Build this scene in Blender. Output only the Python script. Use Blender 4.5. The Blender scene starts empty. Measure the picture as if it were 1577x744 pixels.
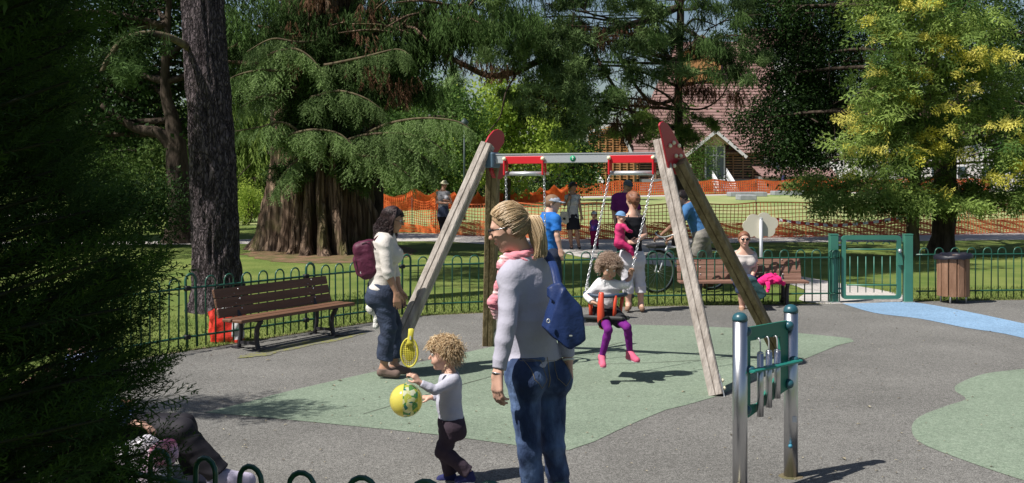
import bpy, math, random
import numpy as np
from mathutils import Vector, Matrix
random.seed(7); rng = np.random.default_rng(7)
scene = bpy.context.scene
PI = math.pi

# ------------------------------------------------------------------ camera, world, sun
FPX, HCAM, HZ, CX = 1700.0, 1.85, 265.0, 788.5      # focal length in photo pixels, eye height, horizon row
cam_d = bpy.data.cameras.new('camera'); cam = bpy.data.objects.new('camera', cam_d)
scene.collection.objects.link(cam); scene.camera = cam
cam.location = (0, 0, HCAM); cam.rotation_euler = (PI/2, 0, 0)
cam_d.sensor_width = 36; cam_d.lens = FPX/1577*36
cam_d.shift_y = -(372-HZ)/1577
cam_d.clip_start = 0.1; cam_d.clip_end = 3000

SUN_EL = math.radians(54); SH = Vector((.88, .47)).normalized()     # ground shadows fall to the right and away
world = bpy.data.worlds.new('World'); scene.world = world; world.use_nodes = True
wn = world.node_tree.nodes; wl = world.node_tree.links
sky = wn.new('ShaderNodeTexSky'); sky.sky_type = 'NISHITA'; sky.sun_disc = False
sky.sun_elevation = SUN_EL; sky.sun_rotation = math.atan2(-SH.x, -SH.y)
sky.air_density = 1.0; sky.dust_density = 1.2
bg = wn['Background']; bg.inputs['Strength'].default_value = 0.062
wl.new(sky.outputs['Color'], bg.inputs['Color'])
sun_d = bpy.data.lights.new('sun', 'SUN'); sun_d.energy = 5.0; sun_d.angle = math.radians(.5)
sun_d.color = (1, .955, .89)
sun = bpy.data.objects.new('sun', sun_d); scene.collection.objects.link(sun)
sdir = Vector((SH.x*math.cos(SUN_EL), SH.y*math.cos(SUN_EL), -math.sin(SUN_EL)))
sun.rotation_euler = sdir.to_track_quat('-Z', 'Y').to_euler(); sun.location = (-20, -10, 30)
scene.view_settings.view_transform = 'Standard'; scene.view_settings.look = 'None'
scene.view_settings.exposure = 0.42; scene.view_settings.gamma = 1.0
try:
    scene.cycles.use_denoising = True; scene.cycles.denoiser = 'OPENIMAGEDENOISE'
    scene.cycles.max_bounces = 6; scene.cycles.transparent_max_bounces = 8
    scene.cycles.sample_clamp_indirect = 6
except Exception: pass

# ------------------------------------------------------------------ placing
def G(px, py, h=0.0):                # ground point seen at a photo pixel
    Z = FPX*(HCAM-h)/(py-HZ); return Vector(((px-CX)/FPX*Z, Z, h))
def W(px, py, Z):                    # point seen at a pixel, Z metres away
    return Vector(((px-CX)/FPX*Z, Z, HCAM-(py-HZ)/FPX*Z))
def npv(*a): return np.array(a, dtype=float)

# ------------------------------------------------------------------ materials
MATS = {}
def mat(name, col, rough=.8, col2=None, nscale=8., ndetail=4., bump=0., bscale=None, metal=0., spec=.4,
        transl=0., attr=None, alpha=1., stretch=None, contrast=(.35, .65), emis=None, tcol=None, sheen=0.):
    if name in MATS: return MATS[name]
    m = bpy.data.materials.new(name); m.use_nodes = True; MATS[name] = m
    n = m.node_tree.nodes; l = m.node_tree.links; b = n['Principled BSDF']
    b.inputs['Roughness'].default_value = rough; b.inputs['Metallic'].default_value = metal
    b.inputs['Specular IOR Level'].default_value = spec; b.inputs['Base Color'].default_value = (*col, 1)
    if sheen: b.inputs['Sheen Weight'].default_value = sheen
    tc = n.new('ShaderNodeTexCoord'); vec = tc.outputs['Object']
    if stretch:
        mp = n.new('ShaderNodeMapping'); mp.inputs['Scale'].default_value = stretch; l.new(vec, mp.inputs[0]); vec = mp.outputs[0]
    cs = None
    if col2 is not None:
        mx = n.new('ShaderNodeMix'); mx.data_type = 'RGBA'
        mx.inputs['A'].default_value = (*col, 1); mx.inputs['B'].default_value = (*col2, 1)
        if attr:
            at = n.new('ShaderNodeAttribute'); at.attribute_name = attr; l.new(at.outputs['Fac'], mx.inputs['Factor'])
        else:
            nz = n.new('ShaderNodeTexNoise'); nz.inputs['Scale'].default_value = nscale; nz.inputs['Detail'].default_value = ndetail
            l.new(vec, nz.inputs['Vector'])
            rp = n.new('ShaderNodeMapRange'); rp.inputs['From Min'].default_value = contrast[0]; rp.inputs['From Max'].default_value = contrast[1]
            l.new(nz.outputs['Fac'], rp.inputs['Value']); l.new(rp.outputs[0], mx.inputs['Factor'])
        l.new(mx.outputs['Result'], b.inputs['Base Color']); cs = mx.outputs['Result']
    if bump:
        bn = n.new('ShaderNodeTexNoise'); bn.inputs['Scale'].default_value = bscale or nscale*3; bn.inputs['Detail'].default_value = 5
        l.new(vec, bn.inputs['Vector'])
        bp = n.new('ShaderNodeBump'); bp.inputs['Strength'].default_value = bump; bp.inputs['Distance'].default_value = .02
        l.new(bn.outputs['Fac'], bp.inputs['Height']); l.new(bp.outputs[0], b.inputs['Normal'])
    if transl:
        out = n['Material Output']; tr = n.new('ShaderNodeBsdfTranslucent'); ms = n.new('ShaderNodeMixShader')
        ms.inputs[0].default_value = transl
        if tcol: tr.inputs[0].default_value = (*tcol, 1)
        elif cs is not None: l.new(cs, tr.inputs[0])
        else: tr.inputs[0].default_value = (*col, 1)
        l.new(b.outputs[0], ms.inputs[1]); l.new(tr.outputs[0], ms.inputs[2]); l.new(ms.outputs[0], out.inputs[0])
    if emis: b.inputs['Emission Color'].default_value = (*emis, 1)
    return m

# ------------------------------------------------------------------ objects
def tag(o, label=None, cat=None, group=None, kind=None):
    if label: o['label'] = label
    if cat: o['category'] = cat
    if group: o['group'] = group
    if kind: o['kind'] = kind
    return o
def empty(name, loc, label=None, cat=None, group=None, rz=0.):
    o = bpy.data.objects.new(name, None); scene.collection.objects.link(o); o.location = loc; o.rotation_euler = (0, 0, rz)
    o.empty_display_size = .1
    return tag(o, label, cat, group)
def root_of(o):
    while o.parent: o = o.parent
    return o
def link(name, me, m, parent=None, local=False, label=None):
    """mesh given in world coordinates unless local"""
    if m is not None and not me.materials:
        for x in (m if isinstance(m, (list, tuple)) else [m]): me.materials.append(x)
    o = bpy.data.objects.new(name, me); scene.collection.objects.link(o)
    if parent:
        o.parent = parent
        if not local:
            r = root_of(parent); me.transform(Matrix.Translation(-Vector(r.location)))
    if label: o['label'] = label
    return o
def npmesh(name, V, F, smooth=False, v=None):
    me = bpy.data.meshes.new(name); V = np.asarray(V, dtype=np.float32); F = np.asarray(F, dtype=np.int32)
    k = F.shape[1]; me.vertices.add(len(V)); me.vertices.foreach_set('co', V.ravel())
    me.loops.add(F.size); me.loops.foreach_set('vertex_index', F.ravel())
    me.polygons.add(len(F)); me.polygons.foreach_set('loop_start', np.arange(0, F.size, k, dtype=np.int32))
    try: me.polygons.foreach_set('loop_total', np.full(len(F), k, dtype=np.int32))
    except Exception: pass
    if smooth: me.polygons.foreach_set('use_smooth', np.ones(len(F), dtype=bool))
    if v is not None:
        a = me.attributes.new('v', 'FLOAT', 'POINT'); a.data.foreach_set('value', np.asarray(v, dtype=np.float32))
    me.update(calc_edges=True); return me
def copy_tree(o, loc=None, rz=None, parent=None, **tags):
    c = o.copy(); scene.collection.objects.link(c); c.parent = parent
    if loc is not None: c.location = loc
    if rz is not None: c.rotation_euler = (0, 0, rz)
    for k, val in tags.items(): c[k] = val
    for ch in list(o.children): copy_tree(ch, parent=c)
    return c

def frame(d, up=(0, 0, 1)):
    d = Vector(d).normalized(); up = Vector(up)
    if abs(d.dot(up)) > .98: up = Vector((0, 1, 0)) if abs(d.y) < .9 else Vector((1, 0, 0))
    s = up.cross(d).normalized(); return s, d.cross(s), d       # x, y, z(dir)

class MB:
    def __init__(s): s.v = []; s.f = []; s.sm = []; s.mi = []; s.cur = 0
    def add(s, vs, fs, smooth=False):
        b = len(s.v); s.v += [tuple(v) for v in vs]
        for f in fs: s.f.append([b+i for i in f]); s.sm.append(smooth); s.mi.append(s.cur)
        return s
    def box(s, c, size, R=None, taper=1., bev=0.):
        hx, hy, hz = size[0]/2, size[1]/2, size[2]/2
        if bev:
            pts = [(-hx+bev, -hy), (hx-bev, -hy), (hx, -hy+bev), (hx, hy-bev), (hx-bev, hy), (-hx+bev, hy), (-hx, hy-bev), (-hx, -hy+bev)]
        else: pts = [(-hx, -hy), (hx, -hy), (hx, hy), (-hx, hy)]
        n = len(pts); vs = []
        zs = [(-hz, 1 if not bev else (1-bev/max(hx, hy))), (-hz+bev, 1), (hz-bev, 1), (hz, 1-bev/max(hx, hy))] if bev else [(-hz, 1), (hz, taper)]
        for z, k in zs: vs += [Vector((x*k, y*k, z)) for x, y in pts]
        if R is not None: vs = [R @ v for v in vs]
        vs = [v+Vector(c) for v in vs]
        fs = [list(range(n))[::-1], [i+n*(len(zs)-1) for i in range(n)]]
        for r in range(len(zs)-1):
            for i in range(n):
                j = (i+1) % n; fs.append([r*n+i, r*n+j, (r+1)*n+j, (r+1)*n+i])
        return s.add(vs, fs)
    def beam(s, a, b, w, h, up=(0, 0, 1), bev=0.):
        a = Vector(a); b = Vector(b); x, y, z = frame(b-a, up); R = Matrix((x, y, z)).transposed()
        return s.box((a+b)/2, (w, h, (b-a).length), R, bev=bev)
    def tube(s, pts, r, n=8, cap=True, closed=False, smooth=True, flat=1.):
        pts = [Vector(p) for p in pts]; m = len(pts)
        rs = r if isinstance(r, (list, tuple)) else [r]*m
        vs = []; px = None
        for i, p in enumerate(pts):
            if closed: d = pts[(i+1) % m]-pts[i-1]
            else: d = pts[min(i+1, m-1)]-pts[max(i-1, 0)]
            if d.length < 1e-9: d = Vector((0, 0, 1))
            d.normalize()
            if px is None: x, y, _ = frame(d)
            else:
                x = px-d*px.dot(d); x.normalize(); y = d.cross(x)
            px = x
            for k in range(n):
                a = 2*PI*k/n; vs.append(p+(x*math.cos(a)+y*math.sin(a)*flat)*rs[i])
        fs = []
        for i in range(m if closed else m-1):
            i2 = (i+1) % m
            for k in range(n):
                k2 = (k+1) % n; fs.append([i*n+k, i*n+k2, i2*n+k2, i2*n+k])
        if cap and not closed: fs += [list(range(n))[::-1], [(m-1)*n+k for k in range(n)]]
        return s.add(vs, fs, smooth)
    def lathe(s, prof, c=(0, 0, 0), n=16, axis=None, smooth=True):
        c = Vector(c); R = Matrix.Identity(3)
        if axis is not None:
            x, y, z = frame(axis); R = Matrix((x, y, z)).transposed()
        vs = []
        for r, z in prof:
            for k in range(n):
                a = 2*PI*k/n; vs.append(c+R @ Vector((r*math.cos(a), r*math.sin(a), z)))
        fs = []
        for i in range(len(prof)-1):
            for k in range(n):
                k2 = (k+1) % n; fs.append([i*n+k, i*n+k2, (i+1)*n+k2, (i+1)*n+k])
        fs += [list(range(n))[::-1], [(len(prof)-1)*n+k for k in range(n)]]
        return s.add(vs, fs, smooth)
    def ball(s, c, r, n=12, m=8, R=None, z0=-1., z1=1.):
        r = r if isinstance(r, (tuple, list)) else (r, r, r); c = Vector(c)
        vs = []
        a0, a1 = math.asin(z0), math.asin(z1)
        for i in range(m+1):
            t = a0+(a1-a0)*i/m
            for k in range(n):
                a = 2*PI*k/n; v = Vector((r[0]*math.cos(t)*math.cos(a), r[1]*math.cos(t)*math.sin(a), r[2]*math.sin(t)))
                vs.append(c+(R @ v if R is not None else v))
        fs = []
        for i in range(m):
            for k in range(n):
                k2 = (k+1) % n; fs.append([i*n+k, i*n+k2, (i+1)*n+k2, (i+1)*n+k])
        if z0 > -1: fs.append(list(range(n))[::-1])
        if z1 < 1: fs.append([m*n+k for k in range(n)])
        return s.add(vs, fs, True)
    def prism(s, poly, o, x, y, t):
        """polygon (2D) in the plane through o spanned by x,y, extruded by vector t"""
        o = Vector(o); x = Vector(x); y = Vector(y); t = Vector(t); n = len(poly)
        vs = [o+x*p[0]+y*p[1] for p in poly]; vs += [v+t for v in vs]
        fs = [list(range(n))[::-1], [n+i for i in range(n)]]+[[i, (i+1) % n, n+(i+1) % n, n+i] for i in range(n)]
        return s.add(vs, fs)
    def sheet(s, grid, smooth=True):
        r = len(grid); c = len(grid[0]); vs = [p for row in grid for p in row]
        fs = [[i*c+j, i*c+j+1, (i+1)*c+j+1, (i+1)*c+j] for i in range(r-1) for j in range(c-1)]
        return s.add(vs, fs, smooth)
    def mesh(s, name):
        me = bpy.data.meshes.new(name); me.from_pydata(s.v, [], s.f)
        me.polygons.foreach_set('use_smooth', s.sm)
        if any(s.mi): me.polygons.foreach_set('material_index', s.mi)
        me.update(); return me
    def build(s, name, m, parent=None, local=False, label=None):
        return link(name, s.mesh(name), m, parent, local, label)

def solidify(o, t, offset=0):
    md = o.modifiers.new('thick', 'SOLIDIFY'); md.thickness = t; md.offset = offset; return o
def smooth_path(pts, n=6):
    """Catmull-Rom"""
    P = [Vector(p) for p in pts]; out = []
    for i in range(len(P)-1):
        p0 = P[max(i-1, 0)]; p1 = P[i]; p2 = P[i+1]; p3 = P[min(i+2, len(P)-1)]
        for k in range(n):
            t = k/n; out.append(.5*((2*p1)+(p2-p0)*t+(2*p0-5*p1+4*p2-p3)*t*t+(3*p1-p0-3*p2+p3)*t**3))
    out.append(P[-1]); return out

# ------------------------------------------------------------------ implicit-surface mesher (bodies, clothes)
def surface_nets(D, o, h):
    S = D < 0; nx, ny, nz = D.shape
    c = np.zeros((nx-1, ny-1, nz-1), np.int8)
    for i in (0, 1):
        for j in (0, 1):
            for k in (0, 1): c += S[i:nx-1+i, j:ny-1+j, k:nz-1+k]
    I = np.argwhere((c > 0) & (c < 8))
    idx = -np.ones(c.shape, np.int32); idx[I[:, 0], I[:, 1], I[:, 2]] = np.arange(len(I))
    acc = np.zeros((len(I), 3)); cnt = np.zeros(len(I))
    for ax in range(3):
        others = [a for a in range(3) if a != ax]
        for u in (0, 1):
            for w in (0, 1):
                A = I.copy(); A[:, others[0]] += u; A[:, others[1]] += w; B = A.copy(); B[:, ax] += 1
                a = D[A[:, 0], A[:, 1], A[:, 2]]; b = D[B[:, 0], B[:, 1], B[:, 2]]
                m = (a < 0) != (b < 0); t = np.where(m, a/np.where(m, a-b, 1), 0)
                P = A.astype(float); P[:, ax] += t; acc[m] += P[m]; cnt[m] += 1
    V = acc/cnt[:, None]*h+o
    F = []
    for ax in range(3):
        o1, o2 = [(1, 2), (2, 0), (0, 1)][ax]
        sl0 = [slice(1, -1)]*3; sl1 = [slice(1, -1)]*3
        sl0[ax] = slice(0, -1); sl1[ax] = slice(1, None)
        A = S[tuple(sl0)]; B = S[tuple(sl1)]
        E = np.argwhere(A != B)
        if not len(E): continue
        flip = A[E[:, 0], E[:, 1], E[:, 2]]
        base = E.copy(); base[:, o1] += 1; base[:, o2] += 1
        def cell(d1, d2):
            q = base.copy(); q[:, o1] -= d1; q[:, o2] -= d2; return idx[q[:, 0], q[:, 1], q[:, 2]]
        q = np.stack([cell(1, 1), cell(0, 1), cell(0, 0), cell(1, 0)], 1)
        q[~flip] = q[~flip][:, ::-1]; F.append(q)
    return V, np.concatenate(F)

def rc(a, b, r1, r2, k=.02, sq=None, neg=False, clip=None):
    """round cone; sq=(axis,factor) flattens along an axis; clip=[(point,normal)] cuts"""
    return dict(t='c', a=npv(*a), b=npv(*b), r1=r1, r2=r2, k=k, sq=sq, neg=neg, clip=clip or [])
def el(c, r, R=None, k=.02, neg=False, clip=None):
    """ellipsoid; R rows = its axes"""
    return dict(t='e', c=npv(*c), r=npv(*r), R=None if R is None else np.array([list(x) for x in R], float), k=k, neg=neg, clip=clip or [])
def bx(c, r, R=None, rd=.01, k=.02, neg=False, clip=None):
    return dict(t='b', c=npv(*c), r=npv(*r), R=None if R is None else np.array([list(x) for x in R], float), rd=rd, k=k, neg=neg, clip=clip or [])
def inflate(p, t, t2=None):
    q = dict(p)
    if q['t'] == 'c': q['r1'] = p['r1']+t; q['r2'] = p['r2']+(t if t2 is None else t2)
    else: q['r'] = p['r']+t
    return q
def bounds(p):
    if p['t'] == 'c':
        r = max(p['r1'], p['r2']); return np.minimum(p['a'], p['b'])-r, np.maximum(p['a'], p['b'])+r
    R = np.eye(3) if p['R'] is None else p['R']; e = np.abs(R.T) @ p['r']+(p.get('rd', 0)); return p['c']-e, p['c']+e
def sdist(p, X):
    if p['t'] == 'c':
        a, b, r1, r2 = p['a'], p['b'], p['r1'], p['r2']; P = X-a; q = 1.
        if p['sq'] is not None:
            n = npv(*p['sq'][0]); n = n/np.linalg.norm(n); q = p['sq'][1]; P = P+(1/q-1)*(P @ n)[..., None]*n
        ba = b-a
        if p['sq'] is not None: ba = ba+(1/q-1)*(ba @ n)*n
        l2 = ba @ ba+1e-12; rr = r1-r2; a2 = l2-rr*rr; il2 = 1/l2
        if a2 <= 1e-9: return (np.linalg.norm(P, axis=-1)-max(r1, r2))*q
        y = P @ ba; z = y-l2; tmp = P*l2-y[..., None]*ba; x2 = np.einsum('...i,...i', tmp, tmp)
        y2 = y*y*l2; z2 = z*z*l2; k = np.sign(rr)*rr*rr*x2
        d = (np.sqrt(x2*a2*il2)+y*rr)*il2-r1
        d = np.where(np.sign(y)*a2*y2 < k, np.sqrt(x2+y2)*il2-r1, d)
        d = np.where(np.sign(z)*a2*z2 > k, np.sqrt(x2+z2)*il2-r2, d)
        d = d*(q if q < 1 else 1)
    elif p['t'] == 'e':
        P = X-p['c']
        if p['R'] is not None: P = P @ p['R'].T
        k0 = np.linalg.norm(P/p['r'], axis=-1); k1 = np.linalg.norm(P/(p['r']**2), axis=-1)+1e-9
        d = k0*(k0-1)/k1
    else:
        P = X-p['c']
        if p['R'] is not None: P = P @ p['R'].T
        Q = np.abs(P)-(p['r']-p['rd']); d = np.linalg.norm(np.maximum(Q, 0), axis=-1)+np.minimum(Q.max(-1), 0)-p['rd']
    for c, n in p['clip']:
        n = npv(*n); d = np.maximum(d, (X-npv(*c)) @ (n/np.linalg.norm(n)))
    return d
def sdf_mesh(name, prims, vox, disp=None, clips=(), vfun=None, smooth=True):
    lo = np.min([bounds(p)[0] for p in prims if not p['neg']], 0)-3*vox; hi = np.max([bounds(p)[1] for p in prims if not p['neg']], 0)+3*vox
    n = np.ceil((hi-lo)/vox).astype(int)+1; ax = [lo[i]+vox*np.arange(n[i]) for i in range(3)]
    D = np.full(n, .3)
    for p in prims:
        b0, b1 = bounds(p); m = p['k']+3*vox
        i0 = np.maximum(((b0-m-lo)/vox).astype(int), 0); i1 = np.minimum(((b1+m-lo)/vox).astype(int)+2, n)
        if (i1 <= i0).any(): continue
        X = np.stack(np.meshgrid(*[ax[i][i0[i]:i1[i]] for i in range(3)], indexing='ij'), -1)
        d = sdist(p, X); sl = tuple(slice(i0[i], i1[i]) for i in range(3)); E = D[sl]; k = max(p['k'], 1e-4)
        if p['neg']:
            h = np.maximum(k-np.abs(-d-E), 0)/k; D[sl] = np.maximum(E, -d)+h*h*k*.25
        else:
            h = np.maximum(k-np.abs(d-E), 0)/k; D[sl] = np.minimum(E, d)-h*h*k*.25
    for c, nn in clips:
        nn = npv(*nn); nn = nn/np.linalg.norm(nn)
        pl = (ax[0]-c[0])[:, None, None]*nn[0]+(ax[1]-c[1])[None, :, None]*nn[1]+(ax[2]-c[2])[None, None, :]*nn[2]
        D = np.maximum(D, pl)
    if disp is not None:
        near = np.abs(D) < 4*vox+.03; I = np.argwhere(near); X = lo+I*vox
        D[near] += disp(X)
    V, F = surface_nets(D, lo, vox)
    v = vfun(V) if vfun is not None else None
    return npmesh(name, V, F, smooth, v)
def wrinkle(amp, s=(14, 14, 30), seed=0, warp=.6):
    r = np.random.default_rng(seed); ph = r.uniform(0, 6.28, 6)
    def f(X):
        x, y, z = X[:, 0]*s[0], X[:, 1]*s[1], X[:, 2]*s[2]
        w = warp*np.sin(x*.7+ph[0])+warp*np.sin(y*.8+ph[1])
        a = np.sin(z+w*2+x*.9+ph[2])*.6+np.sin(z*1.9-y*1.3+w*3+ph[3])*.4+np.sin(x*2.1+z*.7+ph[4])*.3
        return amp*(np.abs(a)-.5)
    return f


def bark_mat(name, dark, light, sc, stretch, crack=.10, bump=1., dist=.03, moss=None):
    """plated bark: cells stretched along the trunk, dark in the cracks between them"""
    m = bpy.data.materials.new(name); m.use_nodes = True; MATS[name] = m; n = m.node_tree.nodes; l = m.node_tree.links; b = n['Principled BSDF']
    b.inputs['Roughness'].default_value = .95; b.inputs['Specular IOR Level'].default_value = .15
    tc = n.new('ShaderNodeTexCoord'); mp = n.new('ShaderNodeMapping'); mp.inputs['Scale'].default_value = stretch; l.new(tc.outputs['Object'], mp.inputs[0])
    nz = n.new('ShaderNodeTexNoise'); nz.inputs['Scale'].default_value = sc*.45; nz.inputs['Detail'].default_value = 5; l.new(mp.outputs[0], nz.inputs['Vector'])
    ad = n.new('ShaderNodeMix'); ad.data_type = 'VECTOR'; ad.inputs['Factor'].default_value = .16; l.new(mp.outputs[0], ad.inputs['A']); l.new(nz.outputs['Color'], ad.inputs['B'])
    vo = n.new('ShaderNodeTexVoronoi'); vo.feature = 'DISTANCE_TO_EDGE'; vo.inputs['Scale'].default_value = sc; l.new(ad.outputs['Result'], vo.inputs['Vector'])
    mr = n.new('ShaderNodeMapRange'); mr.inputs['From Max'].default_value = crack*2.2; l.new(vo.outputs['Distance'], mr.inputs['Value'])
    n2 = n.new('ShaderNodeTexNoise'); n2.inputs['Scale'].default_value = sc*1.6; n2.inputs['Detail'].default_value = 6; l.new(mp.outputs[0], n2.inputs['Vector'])
    m2 = n.new('ShaderNodeMapRange'); m2.inputs['From Min'].default_value = .32; m2.inputs['From Max'].default_value = .68; m2.inputs['To Min'].default_value = .25; l.new(n2.outputs['Fac'], m2.inputs['Value'])
    mu = n.new('ShaderNodeMath'); mu.operation = 'MULTIPLY'; l.new(mr.outputs[0], mu.inputs[0]); l.new(m2.outputs[0], mu.inputs[1])
    mx = n.new('ShaderNodeMix'); mx.data_type = 'RGBA'; mx.inputs['A'].default_value = (*dark, 1); mx.inputs['B'].default_value = (*light, 1); l.new(mu.outputs[0], mx.inputs['Factor']); res = mx.outputs['Result']
    if moss:
        n3 = n.new('ShaderNodeTexNoise'); n3.inputs['Scale'].default_value = 1.6; n3.inputs['Detail'].default_value = 6; l.new(tc.outputs['Object'], n3.inputs['Vector'])
        m3 = n.new('ShaderNodeMapRange'); m3.inputs['From Min'].default_value = .52; m3.inputs['From Max'].default_value = .68; m3.inputs['To Max'].default_value = .7; l.new(n3.outputs['Fac'], m3.inputs['Value'])
        x2 = n.new('ShaderNodeMix'); x2.data_type = 'RGBA'; l.new(m3.outputs[0], x2.inputs['Factor']); l.new(res, x2.inputs['A']); x2.inputs['B'].default_value = (*moss, 1); res = x2.outputs['Result']
    l.new(res, b.inputs['Base Color']); bp = n.new('ShaderNodeBump'); bp.inputs['Strength'].default_value = bump; bp.inputs['Distance'].default_value = dist
    l.new(mu.outputs[0], bp.inputs['Height']); l.new(bp.outputs[0], b.inputs['Normal']); return m

# ================================================================== SETTING: ground
def speckle_mat(name, c1, c2, c3, sc=170., rough=.9, stain=(.8, 1.12), bumps=.35):
    m = bpy.data.materials.new(name); m.use_nodes = True; MATS[name] = m
    n = m.node_tree.nodes; l = m.node_tree.links; b = n['Principled BSDF']; b.inputs['Roughness'].default_value = rough
    b.inputs['Specular IOR Level'].default_value = .25
    tc = n.new('ShaderNodeTexCoord'); v = tc.outputs['Object']
    vo = n.new('ShaderNodeTexVoronoi'); vo.inputs['Scale'].default_value = sc; l.new(v, vo.inputs['Vector'])
    sep = n.new('ShaderNodeSeparateColor'); l.new(vo.outputs['Color'], sep.inputs[0])
    r = n.new('ShaderNodeValToRGB'); e = r.color_ramp.elements
    e[0].color = (*c1, 1); e[0].position = .1; e[1].color = (*c3, 1); e[1].position = .95
    x = r.color_ramp.elements.new(.5); x.color = (*c2, 1); l.new(sep.outputs[0], r.inputs[0])
    nz = n.new('ShaderNodeTexNoise'); nz.inputs['Scale'].default_value = .55; nz.inputs['Detail'].default_value = 6; nz.inputs['Roughness'].default_value = .65
    l.new(v, nz.inputs['Vector'])
    mr = n.new('ShaderNodeMapRange'); mr.inputs['From Min'].default_value = .3; mr.inputs['From Max'].default_value = .7
    mr.inputs['To Min'].default_value = stain[0]; mr.inputs['To Max'].default_value = stain[1]; l.new(nz.outputs['Fac'], mr.inputs['Value'])
    nb = n.new('ShaderNodeTexNoise'); nb.inputs['Scale'].default_value = 28; nb.inputs['Detail'].default_value = 4; l.new(v, nb.inputs['Vector'])
    mb_ = n.new('ShaderNodeMapRange'); mb_.inputs['From Min'].default_value = .3; mb_.inputs['From Max'].default_value = .7
    mb_.inputs['To Min'].default_value = .84; mb_.inputs['To Max'].default_value = 1.12; l.new(nb.outputs['Fac'], mb_.inputs['Value'])
    mu = n.new('ShaderNodeMath'); mu.operation = 'MULTIPLY'; l.new(mr.outputs[0], mu.inputs[0]); l.new(mb_.outputs[0], mu.inputs[1])
    vm = n.new('ShaderNodeVectorMath'); vm.operation = 'SCALE'; l.new(r.outputs[0], vm.inputs[0]); l.new(mu.outputs[0], vm.inputs['Scale'])
    l.new(vm.outputs[0], b.inputs['Base Color'])
    bp = n.new('ShaderNodeBump'); bp.inputs['Strength'].default_value = bumps; bp.inputs['Distance'].default_value = .004
    l.new(vo.outputs['Distance'], bp.inputs['Height']); l.new(bp.outputs[0], b.inputs['Normal'])
    return m
m_rubber = speckle_mat('grey rubber granulate', (.078, .076, .070), (.155, .150, .139), (.28, .273, .256), 210, stain=(.72, 1.14), bumps=.4)
m_greenr = speckle_mat('green rubber granulate', (.135, .18, .13), (.185, .235, .172), (.26, .31, .24), 150, stain=(.80, 1.12), bumps=.25)
m_bluer = speckle_mat('blue rubber granulate', (.15, .25, .38), (.20, .33, .49), (.28, .42, .57), 150, bumps=.2)
m_path = speckle_mat('pale concrete path', (.40, .37, .34), (.46, .43, .40), (.52, .49, .46), 40, stain=(.85, 1.08), bumps=.1)
m_lawn = mat('mown grass', (.10, .15, .035), .95, (.18, .215, .06), .9, 8, bump=1., bscale=60, spec=.1)
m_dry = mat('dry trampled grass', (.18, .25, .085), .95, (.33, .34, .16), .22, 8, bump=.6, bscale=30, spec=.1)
m_litter = mat('needle litter', (.22, .13, .085), .95, (.10, .10, .04), 3., 8, bump=1., bscale=50, spec=.1)
m_soil = mat('worn soil edge', (.19, .15, .10), .95, (.10, .10, .045), 6., 8, bump=1., bscale=60, spec=.1)

def flat(name, pts, z, m, kind='structure', jit=0., sub=1, seed=1):
    r = random.Random(seed); P = []
    n = len(pts)
    for i in range(n):
        a = Vector(pts[i]).to_2d(); b = Vector(pts[(i+1) % n]).to_2d()
        for k in range(sub):
            p = a.lerp(b, k/sub)
            if jit: p += Vector((r.uniform(-jit, jit), r.uniform(-jit, jit)))
            P.append((p.x, p.y, z))
    me = bpy.data.meshes.new(name); me.from_pydata(P, [], [list(range(len(P)))]); me.update()
    o = link(name, me, m); o['kind'] = kind; return o
R_ = 1400
flat('ground', [(-R_, -60), (R_, -60), (R_, R_), (-R_, R_)], 0, m_lawn)
flat('dry_lawn', [G(x, y) for x, y in ((560, 357), (700, 362), (850, 368), (1000, 368), (1280, 364), (1577, 359))]+[(28, 32), (70, 98), G(1290, 296), G(1000, 299), G(890, 301), G(874, 311), G(700, 321), G(587, 325), (-12, 40)], .004, m_dry)  # dry grass, paler and yellower than the near lawn
# safety surface bounded by the bow-top fence
FEN = [(100, 580), (150, 566), (214, 553), (288, 540), (341, 532), (474, 511), (566, 497), (620, 488), (680, 484), (745, 481), (850, 474), (1010, 471), (1280, 467), (1405, 463.5), (1577, 461), (1800, 456)]
FW = [G(*p) for p in FEN]
NEARF = [Vector(p) for p in ((-4.1, 9.98, 0), (-3.95, 8.2, 0), (-3.3, 6.5, 0), (-2.55, 5.3, 0), (-2.0, 4.75, 0), (-1.583, 4.456, 0), (-1.21, 4.24, 0), (-1.008, 4.12, 0), (-.777, 4.01, 0), (-.544, 3.95, 0), (-.1, 3.88, 0), (1.0, 3.8, 0), (2.4, 3.8, 0), (5.5, 4.2, 0))]
play = [p+Vector((0, -.12, 0)) for p in smooth_path(FW, 3)]
flat('worn_edge', [p+Vector((0, .16, 0)) for p in play]+[p+Vector((0, -.25, 0)) for p in reversed(play)], .003, m_soil, jit=.03, sub=4)
flat('playground_surface', play+[(13, 4)]+[p for p in reversed(NEARF)], .006, m_rubber, jit=.006, sub=4)
flat('green_surface', smooth_path([G(*p) for p in ((315, 637), (360, 626), (403, 615), (448, 603), (585, 572), (745, 538), (900, 503.5), (1010, 502), (1127, 506), (1309, 522), (1290, 533), (1227, 559), (1100, 613), (1025, 633), (950, 665), (876, 695), (790, 687), (680, 672), (535, 657), (400, 644), (315, 637))], 2)[:-1], .0092, m_greenr)
flat('green_surface', smooth_path([G(*p) for p in ((1577, 569.5), (1517, 577), (1477, 592), (1471, 603), (1487, 616), (1457, 627), (1417, 643), (1404, 661), (1417, 683), (1477, 708), (1577, 742), (1700, 775), (1950, 790), (2050, 700), (1850, 590), (1700, 566), (1577, 569.5))], 5)[:-1], .0092, m_greenr)
flat('blue_surface', smooth_path([G(*p) for p in ((1297, 468.5), (1347, 467.5), (1397, 466), (1457, 474.5), (1577, 499.5), (1750, 540), (1800, 590), (1577, 522), (1487, 506), (1417, 492), (1347, 483), (1297, 468.5))], 4)[:-1], .010, m_bluer)
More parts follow.
